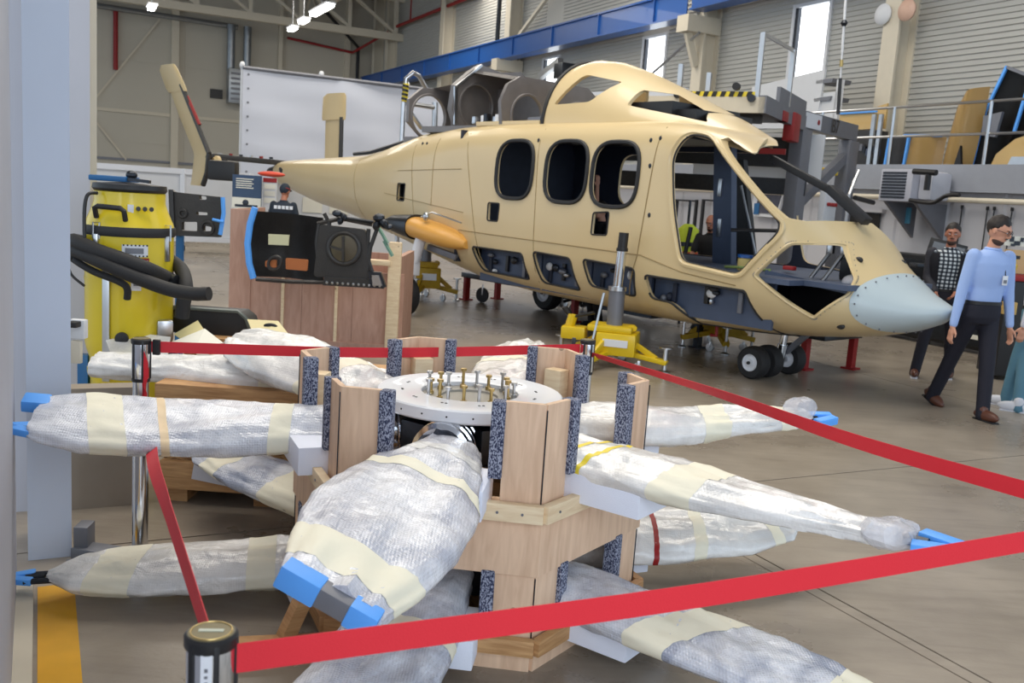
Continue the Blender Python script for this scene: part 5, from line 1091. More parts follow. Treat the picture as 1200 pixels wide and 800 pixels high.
def rotor(name, label, zc, full=True):
    t = thing(name, label, 'rotor', RC + Vector((0, 0, zc - .12)), group=None)
    m = MB(Matrix.Translation(RC + Vector((0, 0, zc))))
    m.lathe([(.20, -.055), (.385, -.055), (.392, -.048), (.392, -.006), (.385, 0), (.215, 0), (.205, -.006), (.205, -.02), (.2, -.055)], (0, 0, 0), (0, 0, 1), 96, cap=False); pl = obj('hub_plate', m, WHITEP, t, 'round white hub plate')
    m = MB(Matrix.Translation(RC + Vector((0, 0, zc)))); m.lathe([(.21, -.03), (.21, -.022), (.12, -.022), (.115, -.03), (.02, -.035)], (0, 0, 0), (0, 0, 1), 64); obj('hub_recess', m, mat('recess_grey', srgb(150, 146, 138), .4, .4, var=.1) if 'recess_grey' not in MATS else MATS['recess_grey'], t)
    if full:
        for k in range(18):
            a = rot_(20 * k + 4); q = RC + a * (.165 if k % 2 else .185) + Vector((0, 0, zc)); h = .032 + .02 * ((k * 7) % 3) / 2
            m = MB(); m.lathe([(.0068, -.03), (.0068, h), (.0135, h), (.0135, h + .011), (.007, h + .012)], q, (0, 0, 1), 10); m.lathe([(.013, -.024), (.013, -.008)], q, (0, 0, 1), 10); obj('bolt', m, BRASS if k % 2 else STEEL, t)
        for k in range(12):
            a = 30 * k + 12
            for dd in (-1.7, 1.7):
                m = MB(); m.lathe([(.0055, 0), (.0055, .0015)], RC + rot_(a + dd) * .285 + Vector((0, 0, zc)), (0, 0, 1), 10); obj('plate_hole', m, BLACK, pl)
        for k in range(24):
            m = MB(); a = rot_(15 * k + 5); m.lathe([(.004, 0), (.004, .0012)], RC + a * .392 + Vector((0, 0, zc - .028)), a, 8); obj('rim_hole', m, BLACK, pl)
    m = MB(Matrix.Translation(RC + Vector((0, 0, zc)))); m.lathe([(.10, -.29), (.22, -.27), (.25, -.22), (.25, -.10), (.34, -.06), (.34, -.054)], (0, 0, 0), (0, 0, 1), 48); obj('hub_core', m, DSTEEL, t)
    for k in range(6):
        a = A0 + 30 + 60 * k - 6 + (1 if k else 0); er = rot_(a); et = rot_(a + 90); ctr = RC + Vector((0, 0, zc - .165))
        m = MB(); m.lathe([(.05, .16), (.085, .2), (.085, .24), (.11, .245), (.11, .26), (.096, .265), (.096, .28), (.112, .285), (.112, .315), (.1, .32), (.1, .335), (.115, .345), (.12, .35), (.12, .375), (.105, .38), (.105, .395), (.118, .40), (.118, .425), (.1, .43), (.1, .405), (.05, .40)], ctr, er, 36); obj('sleeve', m, CHROME if k != 9 else DSTEEL, t)
        b = rot_(A0 + 60 * k); m = MB(); m.box(ctr + b * .29 + Vector((0, 0, .01)), (.1, .15, .14), Matrix.Rotation(math.radians(A0 + 60 * k), 3, 'Z'), .012); obj('hub_lug', m, DSTEEL, t)
    return t
up = rotor('upper_rotor', 'upper rotor head with white round hub plate, bolts and six bubble wrapped blade roots', .88)
T_ = TAPE
def blue_block(MT, par, w, gap=None, th=.05):
    """grey bar with two blue taped ends"""
    m = MB(MT); m.box((0, .01, 0), (w, .055, th), bev=.006); o = obj('tip_bar', m, GREYP, par, 'grey tip bar with blue taped ends')
    for sg, ww in ((-1, w * .42), (1, w * .3)):
        m = MB(MT); m.box((sg * (w / 2 - ww / 2 + .004), .01, 0), (ww, .064, th + .008), bev=.006); obj('blue_tape', m, BLUET, o)
def blue_fork(MT, par, s=1.0, sp=.035):
    o = None
    for sg in (-1, 1):
        m = MB(MT @ Matrix.Rotation(.25 * sg, 4, 'Z')); m.box((sg * sp * s, .03 * s, 0), (.035 * s, .10 * s, .03 * s), bev=.006); o = obj('blue_tape', m, BLUET, par)
    m = MB(MT); m.tube([(0, -.05, 0), (0, .02, 0)], .014 * s, 8); obj('tip_pin', m, DSTEEL, par)
FL_ = [(0, .20), (.15, .26), (.45, .36), (.75, .36), (.92, .30), (1, .24)]
TH_ = [(0, .17), (.2, .16), (.6, .12), (.9, .08), (1, .05)]
# left
b, MT = blade(up, RC, 193, .71, .74, .43, 1.69, [(0, .20), (.2, .26), (.6, .38), (.85, .40), (.97, .32), (1, .26)], [(0, .17), (.3, .15), (.7, .13), (.92, .1), (1, .05)], -16, 3.1, BUBBLE, [(.235, .30, .02, T_), (.62, .645, -.06, mat('orange_tape', srgb(232, 206, 168), .5)), (.745, .85, -.07, T_)], sag=.02)
blue_fork(MT @ Matrix.Translation((.09, .0, 0)), b, 1.0, .02); m = MB(MT); m.box((-.11, .02, 0), (.08, .10, .05), bev=.01); obj('blue_tape', m, BLUET, b)
# front
b, MT = blade(up, RC, 262.3, .71, .745, .43, 1.81, [(0, .27), (.12, .31), (.45, .46), (.68, .46), (.86, .37), (.95, .31), (1, .28)], [(0, .16), (.2, .16), (.6, .12), (.9, .08), (1, .06)], [(0, 0), (.3, -10), (1, -24)], 8.7, BUBBLE, [(.12, .20, .03, FILM), (.34, .40, .05, T_), (.84, .955, .0, T_)], sag=-.02, side=.02)
MT2 = MT.copy(); blue_block(MT2, b, .25)
# right
b, MT = blade(up, RC, 320.5, .71, .755, .40, 1.78, [(0, .24), (.1, .28), (.4, .30), (.7, .22), (.9, .12), (1, .08)], [(0, .17), (.3, .13), (.7, .09), (.9, .06), (1, .04)], 6, 5.5, FILM, [(.15, .168, .07, TAPEY), (.225, .243, .07, TAPEY), (.44, .56, .05, T_)], sag=.0)
for fa in ():
    pass
blue_fork(MT @ Matrix.Translation((0, .07, 0)), b, 1.35); m = MB(MT); m.ell((0, -.02, -.01), (.09, .09, .045), seg=18, rg=10)
for v in m.bm.verts: v.co += Vector((noise.noise(v.co * 18), noise.noise(v.co * 21 + Vector((5, 0, 0))), noise.noise(v.co * 17))) * .03
obj('loose_wrap', m, CLEAR, b, 'loose clear wrap round the tip')
# right back
b, MT = blade(up, RC, 16, .72, .77, .40, 1.62, [(0, .26), (.2, .32), (.5, .30), (.8, .22), (1, .12)], [(0, .18), (.3, .15), (.7, .10), (1, .07)], 8, 2.2, FILM, [(.55, .66, .05, T_), (.86, .93, .0, T_)], sag=.01)
blue_fork(MT @ Matrix.Translation((0, .05, .02)), b, 1.25); m = MB(MT); m.ell((-.02, -.04, -.05), (.07, .08, .06), seg=18, rg=10)
for v in m.bm.verts: v.co += Vector((noise.noise(v.co * 18), noise.noise(v.co * 21 + Vector((5, 0, 0))), noise.noise(v.co * 17))) * .03
obj('loose_wrap', m, CLEAR, b, 'loose clear wrap round the tip')
# back and back left
b, MT = blade(up, RC, 82, .73, .84, .40, 1.6, FL_, TH_, -8, 6.1, FILM, [(.5, .58, .05, T_)], sag=0)
b, MT = blade(up, RC, 140, .73, .84, .40, 1.72, [(0, .22), (.3, .32), (.7, .40), (.93, .3), (1, .14)], [(0, .17), (.6, .15), (1, .08)], -22, 7.3, FILM, [(.3, .4, .1, T_)], sag=0)
# lower rotor: same parts further down
lo = rotor('lower_rotor', 'lower rotor head with bubble wrapped blade roots near the floor', .34, False)
b, MT = blade(lo, RC, 193, .15, .095, .40, 1.65, [(0, .2), (.3, .30), (.7, .34), (.92, .22), (1, .05)], [(0, .16), (.5, .13), (.9, .08), (1, .03)], -10, 12.1, FILM, [(.30, .39, .0, T_), (.72, .86, .05, T_)])
blue_fork(MT @ Matrix.Translation((0, .06, .0)), b, .9, .03); m = MB(MT); m.tube([(-.02, -.03, 0), (-.02, .08, 0)], .012, 8); m.tube([(.03, -.03, 0), (.03, .08, 0)], .012, 8); obj('tip_pin', m, DSTEEL, b)
b, MT = blade(lo, RC, 261, .21, .22, .40, 1.85, [(0, .28), (.3, .38), (.7, .42), (1, .26)], TH_, -4, 14.1, BUBBLED, [(.35, .41, .05, T_)])
b, MT = blade(lo, RC, 317.5, .20, .24, .40, 1.86, [(0, .22), (.3, .33), (.75, .36), (.93, .26), (1, .16)], [(0, .17), (.5, .12), (1, .05)], 4, 15.3, BUBBLED, [(.46, .58, .12, T_), (.87, .96, .0, T_)])
blue_fork(MT, b, .9)
b, MT = blade(lo, RC, 16.5, .18, .24, .40, 1.62, [(0, .24), (.4, .40), (.75, .40), (.95, .28), (1, .14)], TH_, 12, 16.3, FILM, [(.40, .42, .1, REDP), (.56, .61, .1, T_), (.86, .91, .0, T_)])
blue_fork(MT @ Matrix.Translation((0, .04, .0)), b, .9)
b, MT = blade(lo, RC, 82, .18, .2, .40, 1.6, FL_, TH_, 5, 17.3, FILM, [(.5, .58, .05, T_)])
b, MT = blade(lo, RC, 154, .2, .34, .40, 1.52, [(0, .2), (.3, .28), (.7, .30), (.95, .2), (1, .1)], TH_, -14, 18.3, BUBBLED, [(.28, .5, .1, T_), (.75, .85, .1, T_)])
m = MB(); q = atY(262, 550, 4.6); m.box(q, (.3, .02, .16), Matrix.Rotation(.15, 3, 'Y')); bm_ = m; obj('paper_sheet', m, mat('hanging_film', srgb(206, 206, 214), .4, var=.05), b, 'pale sheet hanging from the wrap')
# ================================================================= OSB CRATE with a wrapped blade on top
cx = Vector((-1.25, 4.8, 0)); t = thing('timber_crate', 'low timber crate with chipboard side behind the left blade', 'crate', cx)
m = MB(); m.b2((-1.75, 4.72, .17), (-.7, 4.75, .56)); obj('chipboard_side', m, OSB, t)
m = MB(); m.b2((-1.78, 4.69, .08), (-.68, 4.74, .23), bev=.004); obj('lower_plank', m, PINED, t)
m = MB(); m.b2((-1.78, 4.69, .48), (-.68, 4.73, .56), bev=.004); obj('upper_plank', m, PINED, t)
m = MB(); m.b2((-1.80, 4.67, .56), (-.66, 5.6, .64), bev=.004); obj('lid_board', m, PINED, t)
m = MB(); m.b2((-1.78, 4.75, .08), (-1.75, 5.55, .56)); obj('chipboard_side', m, OSB, t)
m = MB(); m.b2((-.71, 4.75, .08), (-.68, 5.55, .56)); obj('chipboard_side', m, OSB, t)
m = MB(); m.b2((-1.75, 5.52, .08), (-.71, 5.55, .56)); obj('chipboard_side', m, OSB, t)
for x_ in (-1.7, -1.25, -.8):
    m = MB(); m.b2((x_ - .05, 4.74, 0), (x_ + .05, 5.5, .08)); obj('skid', m, PINED, t)
wt = thing('wrapped_blade_on_crate', 'long white film wrapped blade lying across the top of the timber crate', 'wrapped blade', (-1.4, 4.64, .59))
b, MT = blade(wt, Vector((-.66, 4.92, 0)), 180.5, .672, .668, 0, 1.55, [(0, .22), (.2, .34), (.5, .34), (.7, .22), (1, .18)], [(0, .12), (.25, .18), (.55, .17), (.75, .13), (1, .12)], -8, 22.0, FILM, [(.3, .36, .1, T_)])
m = MB(); q = atY(218, 459, 4.74); m.box(q, (.17, .012, .035)); tg = obj('orange_tag', m, ORG, wt, 'bright orange paper tag')
m = MB()
for k in range(5): m.box(q + Vector((-.055 + .016 * k, -.009, 0)), (.009, .003, .016))
obj('tag_text', m, BLACK, tg)
# low table behind: black tray, moulded sheets, paper
t = thing('low_table', 'low table with packing waste behind the front crate', 'table', (-1.75, 6.4, 0))
m = MB(); m.b2((-2.15, 6.0, .62), (-1.62, 6.6, .66)); obj('table_top', m, PINED, t)
for q in ((-2.1, 6.05), (-1.68, 6.05), (-2.1, 6.55), (-1.68, 6.55)):
    m = MB(); m.b2((q[0] - .03, q[1] - .03, 0), (q[0] + .03, q[1] + .03, .62)); obj('leg', m, PINED, t)
a = atY(188, 393, 6.15); b2_ = atY(295, 393, 6.15)
t = thing('black_tray', 'black plastic moulded tray tipped on the low table', 'tray', ((a.x + b2_.x) / 2, 6.2, .66))
m = MB(); cxm = (a.x + b2_.x) / 2; hw_ = (b2_.x - a.x) / 2
m.rings([[Vector((cxm + hw_ * s1 * x, 6.2 + yo, .66 + z + .0)) for x, z in ((-1, 0), (-.93, .12), (-.8, .16), (.72, .16), (.9, .12), (1.05, 0))] for s1, yo in ((1, -.06), (1.0, .16))], cap=True)
obj('tray_shell', m, BLACK, t)
m = MB(); m.tube([Vector((cxm + hw_ * x, 6.12, .665 + z)) for x, z in ((-1, 0), (-.93, .12), (-.8, .165), (.72, .165), (.9, .12), (1.05, 0))], .014, 6); obj('tray_rim', m, mat('tray_edge', srgb(96, 104, 100), .35), t)
def sheet(name, label, cat, pts, Y0, mtl, th=.006, parent=None):
    m = MB(); m.prism([(atY(px, py, Y0).x, atY(px, py, Y0).z) for px, py in pts], Y0, Y0 + th, lambda u, v, w: Vector((u, w, v))); return obj(name, m, mtl, parent, label, cat)
def flap(name, label, pts, mtl):
    """folded thin sheet through 3-D points, lying on the table"""
    P_ = [atY(px, py, Y_) for px, py, Y_ in pts]; m = MB(); f = m.face(P_); bmesh.ops.triangulate(m.bm, faces=[f]); bmesh.ops.solidify(m.bm, geom=list(m.bm.faces), thickness=.008); return obj(name, m, mtl, None, label, name.split('_')[-1], smooth=None)
flap('yellow_paper', 'creased pale yellow paper standing up before the black tray', [(204, 392, 5.9), (232, 376, 6.0), (240, 388, 5.95), (222, 404, 5.85)], mat('pale_yellow_paper', srgb(222, 208, 150), .7))
flap('film_sheet', 'crumpled white film lying left of the yellow paper', [(124, 400, 5.75), (160, 391, 5.9), (200, 396, 5.85), (196, 419, 5.6), (130, 416, 5.6)], FILM)
flap('white_paper', 'white paper corner lying under the yellow paper', [(196, 404, 5.8), (240, 386, 5.95), (262, 403, 5.8), (230, 408, 5.7)], PAPER)
flap('cream_cover', 'cream moulded cover with a dark oval hole beside the black tray', [(290, 375, 6.1), (326, 377, 6.05), (341, 396, 5.95), (338, 408, 5.8), (300, 400, 5.85)], mat('cream_cover', srgb(222, 208, 160), .5))
m = MB(); m.ell(atY(317, 382, 6.0), (.045, .012, .02)); obj('oval_hole', m, BLACK, None, 'dark oval opening in the cream moulded cover', 'opening')
flap('plastic_bag', 'bluish white plastic bag on the cream cover', [(290, 392, 5.8), (330, 390, 5.85), (342, 402, 5.7), (322, 408, 5.6), (262, 402, 5.7)], FILM)
flap('wrap_flap', 'loose white wrap flap standing behind the left front timber post', [(390, 424, 4.7), (432, 425, 4.75), (448, 436, 4.7), (446, 446, 4.5), (400, 444, 4.4)], FILM)
# ================================================================= STANCHIONS AND BELTS
def stanchion(p, label, H_=1.0, head_up=False, group='belt barrier posts'):
    t = thing('stanchion', label, 'barrier post', p, 0, group); F_ = Matrix.Translation(Vector(p))
    m = MB(F_); m.lathe([(.18, 0), (.18, .012), (.16, .025), (.05, .04), (.0335, .05)], (0, 0, 0), (0, 0, 1), 40); obj('base', m, CHROME, t)
    m = MB(F_); m.lathe([(.0335, .04), (.0335, H_ - .17)], (0, 0, 0), (0, 0, 1), 36); obj('tube', m, CHROME, t)
    m = MB(F_); m.lathe([(.036, H_ - .175), (.0375, H_ - .17), (.0375, H_ - .02), (.036, H_ - .012)], (0, 0, 0), (0, 0, 1), 36); hd_ = obj('head', m, CHROME, t)
    m = MB(F_); m.lathe([(.039, H_ - .022), (.041, H_ - .018), (.041, H_ - .004), (.037, H_)], (0, 0, 0), (0, 0, 1), 36); obj('black_ring', m, BLACK, t)
    m = MB(F_); m.lathe([(.037, H_ - .185), (.038, H_ - .17)], (0, 0, 0), (0, 0, 1), 30); obj('lower_ring', m, BLACK, t)
    m = MB(F_); m.lathe([(.035, H_ - .001), (.035, H_ + .001), (.02, H_ + .0015)], (0, 0, 0), (0, 0, 1), 36); cp = obj('cap', m, mat('cap_olive', srgb(112, 102, 70), .4, .3) if 'cap_olive' not in MATS else MATS['cap_olive'], t)
    m = MB(F_); m.torus((0, 0, H_ + .0015), .031, .0012, (0, 0, 1), 36, 6); obj('cap_ring', m, BRASS, cp)
    for k in range(4):
        a = rot_([-120, -60, 12, 100][k]) * .0385; m = MB(F_); m.box((a.x, a.y, H_ - .09), (.006, .009, .165), Matrix.Rotation(math.atan2(a.y, a.x), 3, 'Z'), .002); obj('side_slot', m, BLACK, t)
    return t, cp, hd_
S1 = Vector((-.437, 1.372, 0)); S2 = Vector((-1.57, 3.92, 0)); S3 = Vector((.4, 4.9, 0))
t, cp, hd_ = stanchion(S1, 'nearest chrome belt post with olive cap, at the bottom edge', 1.0)
m = MB(Matrix.Translation(S1)); m.box((.0, .0, 1.002), (.038, .008, .0015), Matrix.Rotation(.12, 3, 'Z')); obj('cap_plate', m, mat('plate_silver', srgb(190, 196, 180), .3), cp)
m = MB(Matrix.Translation(S1)); a_ = rot_(-82) * .0382; m.box((a_.x, a_.y, .935), (.017, .0016, .09), Matrix.Rotation(math.radians(8), 3, 'Z')); lb = obj('side_label', m, WHITEP, hd_)
for k in range(5):
    m = MB(Matrix.Translation(S1)); m.box((a_.x + .0, a_.y - .0012, .955 - k * .011), (.005, .001, .006 - .002 * (k % 2)), Matrix.Rotation(math.radians(8), 3, 'Z')); obj('label_text', m, GREYP, lb)
stanchion(S2, 'chrome belt post standing behind the left wrapped blade')
stanchion(S3, 'belt post with dark shine behind the far side of the rotor stand', .98)
def belt(name, label, pts, h=.048, mtl=REDB, twist=None, k_=18):
    P_ = hose(pts, 0, k_=k_) if len(pts) > 2 else [Vector(pts[0]).lerp(Vector(pts[1]), i / 40) for i in range(41)]
    m = MB(); R = []; n = len(P_)
    for i, p in enumerate(P_):
        d = (P_[min(i + 1, n - 1)] - P_[max(0, i - 1)]).normalized(); sd = d.cross(Vector((0, 0, 1))).normalized(); u = Vector((0, 0, 1)); f = i / (n - 1)
        tw = math.radians(lerp(twist, f)[0]) if twist else 0; uu = u * math.cos(tw) + sd * math.sin(tw); nn = sd * math.cos(tw) - u * math.sin(tw); w = h * .5
        R.append([p + uu * w + nn * .0008, p - uu * w + nn * .0008, p - uu * w - nn * .0008, p + uu * w - nn * .0008])
    m.rings(R); return obj(name, m, mtl, None, label, 'belt', smooth=None)
e = atY(1215, 632, 2.02)
belt('barrier_belt', 'red barrier belt stretched across the foreground from the nearest post to the right', [S1 + Vector((.04, .002, .957)), (S1 + Vector((.04, .002, .957))).lerp(e, .5) + Vector((0, 0, -.012)), e], .049)
belt('barrier_belt', 'red barrier belt running from the nearest post back to the post behind the left blade', [S1 + Vector((-.012, .038, .955)), (S1 + Vector((-.012, .038, .955))).lerp(atY(180, 545, 3.0), .33), (S1 + Vector((-.012, .038, .955))).lerp(atY(180, 545, 3.0), .67), atY(180, 545, 3.0), atY(176, 515, 3.7), S2 + Vector((.035, -.06, .72)), S2 + Vector((.035, -.036, .82)), S2 + Vector((.035, -.036, .93))], .049, twist=[(0, 0), (.25, 14), (.5, 50), (1, 20)])
belt('barrier_belt', 'red barrier belt stretched behind the rotor stand between the two rear posts', [S2 + Vector((.04, .01, .965)), Vector((-.6, 4.4, .925)), S3 + Vector((-.04, 0, .93))], .048)
e2 = atY(1215, 578, 2.42)
belt('barrier_belt', 'red barrier belt running from the rear post to the right edge over the open floor', [S3 + Vector((.04, -.005, .90)), atY(830, 457, 3.9), atY(1000, 516, 3.0), e2], .049, twist=[(0, 50), (.3, 35), (.6, 10), (1, 0)])
m = MB(); m.box(S3 + Vector((-.075, 0, .955)), (.02, .02, .06), bev=.003); obj('belt_clip', m, BLACK, None, 'black belt end clip beside the rear barrier post', 'clip')
m = MB(); m.box(S2 + Vector((.062, .01, .965)), (.03, .02, .066), bev=.004); obj('belt_clip', m, BLACK, None, 'black belt end clip on the post behind the left blade', 'clip')
# ================================================================= MEZZANINE THINGS, RIGHT BACKGROUND
def s_at(px, d, py=240):
    r = ray(px, py); k = WD(0, d); det = r.x * (-WA.y) - (-WA.x) * r.y; t_ = (k.x * (-WA.y) - (-WA.x) * k.y) / det; return (r.y * t_ - k.y) / WA.y
def z_at(px, py, d):
    s = s_at(px, d); p = WD(s, d); r = ray(px, py); return EYE + r.z * (p.y / r.y)
def wpoly(pts, d):  return [(s_at(px, d), z_at(px, py, d)) for px, py in pts]
def wpl(pts, d0, d1): m = MB(WF); m.prism(wpoly(pts, (d0 + d1) / 2), d0, d1, lambda u, v, w: Vector((u, w, v))); return m
def wbox(px0, py0, px1, py1, d0, d1, bev=0):
    d = (d0 + d1) / 2; a, b = s_at(px0, d), s_at(px1, d); pm = (px0 + px1) / 2; z0, z1 = z_at(pm, py1, d), z_at(pm, py0, d); m = MB(WF); m.b2((a, d0, z0), (b, d1, z1), bev); return m
YB = mat('body_beige', srgb(206, 172, 108), .35, coat=.3, var=.04, scale=2)
t = thing('tail_shell', 'tall beige curved helicopter shell with dark blue edged inside, standing on the mezzanine', 'shell', WD(s_at(1120, 1.7), 1.7, MEZ))
def shell_col(pts_l, pts_r, d, bulge, mtl, name, par, lab=None):
    m = MB(WF); R = []
    for (ax, ay), (bx, by) in zip(pts_l, pts_r):
        row = []
        for k in range(9):
            f = k / 8; px = ax + (bx - ax) * f; py = ay + (by - ay) * f; dd = d + bulge * math.sin(PI * f); row.append(Vector((s_at(px, d), dd, z_at(px, py, d))))
        R.append(row)
    m.rings(R, cap=False, closed=False); bmesh.ops.solidify(m.bm, geom=list(m.bm.faces), thickness=.03); return obj(name, m, mtl, par, lab)
shell_col([(1118, 112), (1108, 125), (1102, 160), (1099, 196)], [(1141, 100), (1140, 125), (1137, 160), (1133, 196)], 1.6, .3, YB, 'outer_skin', t)
o = wpl([(1112, 196), (1117, 170), (1121, 196)], 1.9, 1.96); obj('dark_slot', o, BLACK, t)
shell_col([(1158, 76), (1147, 105), (1138, 150), (1132, 196)], [(1186, 88), (1182, 120), (1176, 155), (1160, 196)], 1.5, -.1, BLACK, 'dark_lining', t)
for a_, b_ in (((1157, 76), (1139, 130)), ((1141, 115), (1132, 196)), ((1186, 90), (1176, 155)), ((1157, 77), (1186, 88))):
    m = MB(WF); m.bar((s_at(a_[0], 1.55), 1.55, z_at(*a_, 1.55)), (s_at(b_[0], 1.55), 1.55, z_at(*b_, 1.55)), .04, .05); obj('blue_edge', m, BLUET if b_[0] != 1186 else GREYP, t)
m = wpl([(1139, 135), (1160, 130), (1156, 160), (1140, 158)], 1.66, 1.72); obj('grey_liner', m, GREYP, t)
m = wpl([(1180, 130), (1205, 95), (1215, 196), (1160, 196)], 1.2, 1.3); q = obj('dark_shell', m, CARBON, None, 'dark open shell leaning at the right end of the mezzanine', 'shell')
m = wpl([(1155, 196), (1160, 180), (1180, 162), (1215, 150), (1215, 196)], 1.5, 1.56); obj('beige_shell_part', m, YB, None, 'low beige shell part beside the dark leaning shell on the mezzanine', 'shell')
m = wpl([(1178, 183), (1195, 183), (1195, 194), (1174, 194)], 1.58, 1.62); obj('silver_patch', m, STEEL, None, 'small silver grey patch panel on the low beige shell part', 'panel')
t = thing('cowling_pair', 'short beige cowling edged with blue tape on the mezzanine', 'cowling', WD(s_at(1075, 1.6), 1.6, MEZ))
shell_col([(1056, 160), (1050, 196)], [(1099, 160), (1097, 196)], 1.6, .25, YB, 'skin', t)
m = MB(WF); m.bar((s_at(1056, 1.6), 1.75, z_at(1056, 159, 1.6)), (s_at(1099, 1.6), 1.75, z_at(1099, 159, 1.6)), .06, .05); obj('blue_edge', m, BLUET, t)
for px in (1031, 1053):
    m = MB(WF); m.bar((s_at(px, 1.8), 1.8, MEZ), (s_at(px + 2, 1.8), 1.8, z_at(px + 2, 160, 1.8)), .05, .05, up=(0, 1, 0)); obj('blue_edge', m, BLUET, t)
m = wpl([(1031, 160), (1053, 160), (1050, 196), (1030, 196)], 1.55, 1.6); obj('dark_inside', m, CARBON, t)
t = thing('mezzanine_bench', 'cream panel lying on a dark cluttered bench behind the dock', 'bench', WD(s_at(1000, 1.6), 1.6, MEZ))
m = wbox(978, 133, 1016, 152, 1.2, 1.5); obj('cream_panel', m, YB, t); m = wbox(998, 153, 1022, 196, 1.3, 1.7); obj('dark_clutter', m, CARBON, t)
m = wbox(972, 130, 1014, 132, 1.5, 1.55); obj('blue_tape_strip', m, BLUET, t)
for k in range(6):
    m = wbox(1000 + 4 * k, 168 + 3 * (k % 3), 1003 + 4 * k, 176 + 3 * (k % 3), 1.72, 1.78); obj('small_bin', m, [GREYP, DSTEEL, NAVYL][k % 3], t)
for px in (1012, 1020): m = wbox(px - 2, 133, px + 2, 196, 1.75, 1.8); obj('rack_post', m, STEEL, t)
m = wpl([(1015, 124), (1026, 120), (1026, 150), (1016, 150)], 1.0, 1.05); obj('beige_part', m, YB, None, 'small beige part with blue edge behind the cream column foot', 'panel')
# white shelf unit
t = thing('white_shelf_unit', 'white cabinet with open grey shelves above the dock', 'shelf', WD(s_at(935, 1.5), 1.5, MEZ))
m = wpl([(868, 101), (950, 80), (946, 150), (868, 150)], 1.3, 1.35); obj('side_panel', m, WHITEG, t)
for py in (95, 116):
    m = wpl([(951, py), (970, py - 3), (969, py + 2), (951, py + 4)], .8, 1.35); obj('shelf', m, GREYP, t)
m = wbox(966, 92, 971, 150, 1.2, 1.3); obj('post', m, WHITEG, t)
m = wpl([(951, 108), (968, 106), (966, 140), (948, 140)], 1.25, 1.3); obj('back_panel', m, WHITEG, t)
# heater
hc = WD(s_at(1070, 2.9), 2.9, 0); t = thing('unit_heater', 'pale grey louvred unit heater on wall brackets under the mezzanine', 'heater', (hc.x, hc.y, 1.75))
s0_, s1_ = s_at(1040, 3.0), s_at(1104, 3.0); z1_, z0_ = z_at(1070, 199, 3.0), z_at(1070, 237, 3.0)
m = MB(WF); sm_ = s0_ + (s1_ - s0_) * .6; m.b2((s0_, 2.55, z0_), (sm_, 3.25, z1_), bev=.02); hb = obj('housing', m, mat('heater_grey', srgb(182, 184, 196), .45), t)
for k in range(9):
    z_ = z0_ + .05 + k * (z1_ - z0_ - .08) / 9; m = MB(WF); m.b2((s0_ - .05, 3.24, z_), (s0_ + (sm_ - s0_) * .82, 3.262, z_ + .035)); obj('louvre', m, DSTEEL, hb)
m = MB(WF); m.b2((sm_, 2.6, z0_ + .04), (s0_ + (s1_ - s0_) * .85, 3.1, z1_ - .02), bev=.08); obj('fan_housing', m, mat('heater_light', srgb(196, 198, 208), .4), t)
m = MB(WF); m.tube([(sm_ - .05, 3.3, z1_ - .04), (s1_ - .05, 3.3, z1_ - .06)], .05, 8); m.tube([(s1_ + .1, 3.3, z1_ - .08), (s1_ + .1, 3.3, z0_ + .2)], .05, 8); m.tube(hose([(sm_, 3.25, z0_ + .03), (s1_, 3.25, z0_ + .0), (s1_ - .3, 3.3, z0_ + .12), (s1_ - .55, 3.3, z0_ + .14)], 0), .035, 8); obj('pipework', m, BLACK, t)
for s_ in (s0_ - .1, sm_ - .05):
    m = MB(WF); m.prism([(2.4, z0_), (3.2, z0_), (2.4, z0_ - .62)], s_ - .03, s_ + .03, lambda u, v, w: Vector((w, u, v))); obj('bracket', m, GREYP, t)
m = wbox(1062, 243, 1068, 262, 2.6, 2.66, .01); obj('blue_bottle', m, mat('cyan', srgb(90, 160, 190), .4), None, 'small blue tube hanging below the heater', 'tube')
# dark doorway, cabinets, monitor, tables below mezzanine
m = wbox(988, 249, 1033, 330, 2.34, 2.36); struct('door_1', m, mat('dark_opening', (.012, .011, .01), .8))
m = wbox(985, 244, 1037, 248, 2.3, 2.42); struct('trim_11', m, WALLL)
t = thing('wall_photo', 'framed dark photograph leaning on the lower wall seen past the windscreen post', 'picture', WD(s_at(900, 2.6), 2.6, .8))
m = wpl([(884, 225), (919, 222), (913, 255), (882, 253)], 2.4, 2.46); obj('frame', m, WHITEP, t)
m = wpl([(888, 228), (915, 226), (910, 251), (886, 249)], 2.46, 2.48); pc = obj('picture', m, mat('photo_dark', srgb(70, 70, 84), .4, var=.6, scale=9), t)
m = wpl([(884, 238), (890, 238), (890, 251), (884, 251)], 2.48, 2.49); obj('blue_part', m, BLUED, pc)
t = thing('framed_display', 'pair of black framed panels on the lower wall seen through the cockpit door', 'frame', WD(s_at(820, 2.5), 2.5, .3))
for a_, b_ in ((792, 817), (823, 850)):
    for q in ((a_, 234, b_, 236), (a_, 234, a_ + 2, 300), (b_ - 2, 234, b_, 300)):
        m = wbox(*q, 2.4, 2.46); obj('frame_bar', m, BLACK, t)
cab = thing('black_cabinet', 'black tool cabinet with pale drawer labels behind the walking men', 'cabinet', (6.5, 13.2, 0))
cf = frame3((6.1, 13.0, 0), -WA, -WN)  # x towards right, y away
cf = Matrix(((-WA.x, -WN.x, 0, 6.0), (-WA.y, -WN.y, 0, 13.2), (0, 0, 1, 0), (0, 0, 0, 1)))
m = MB(cf); m.b2((-1.6, 0, .05), (1.6, .6, 1.25), bev=.02); obj('body', m, BLACK, cab)
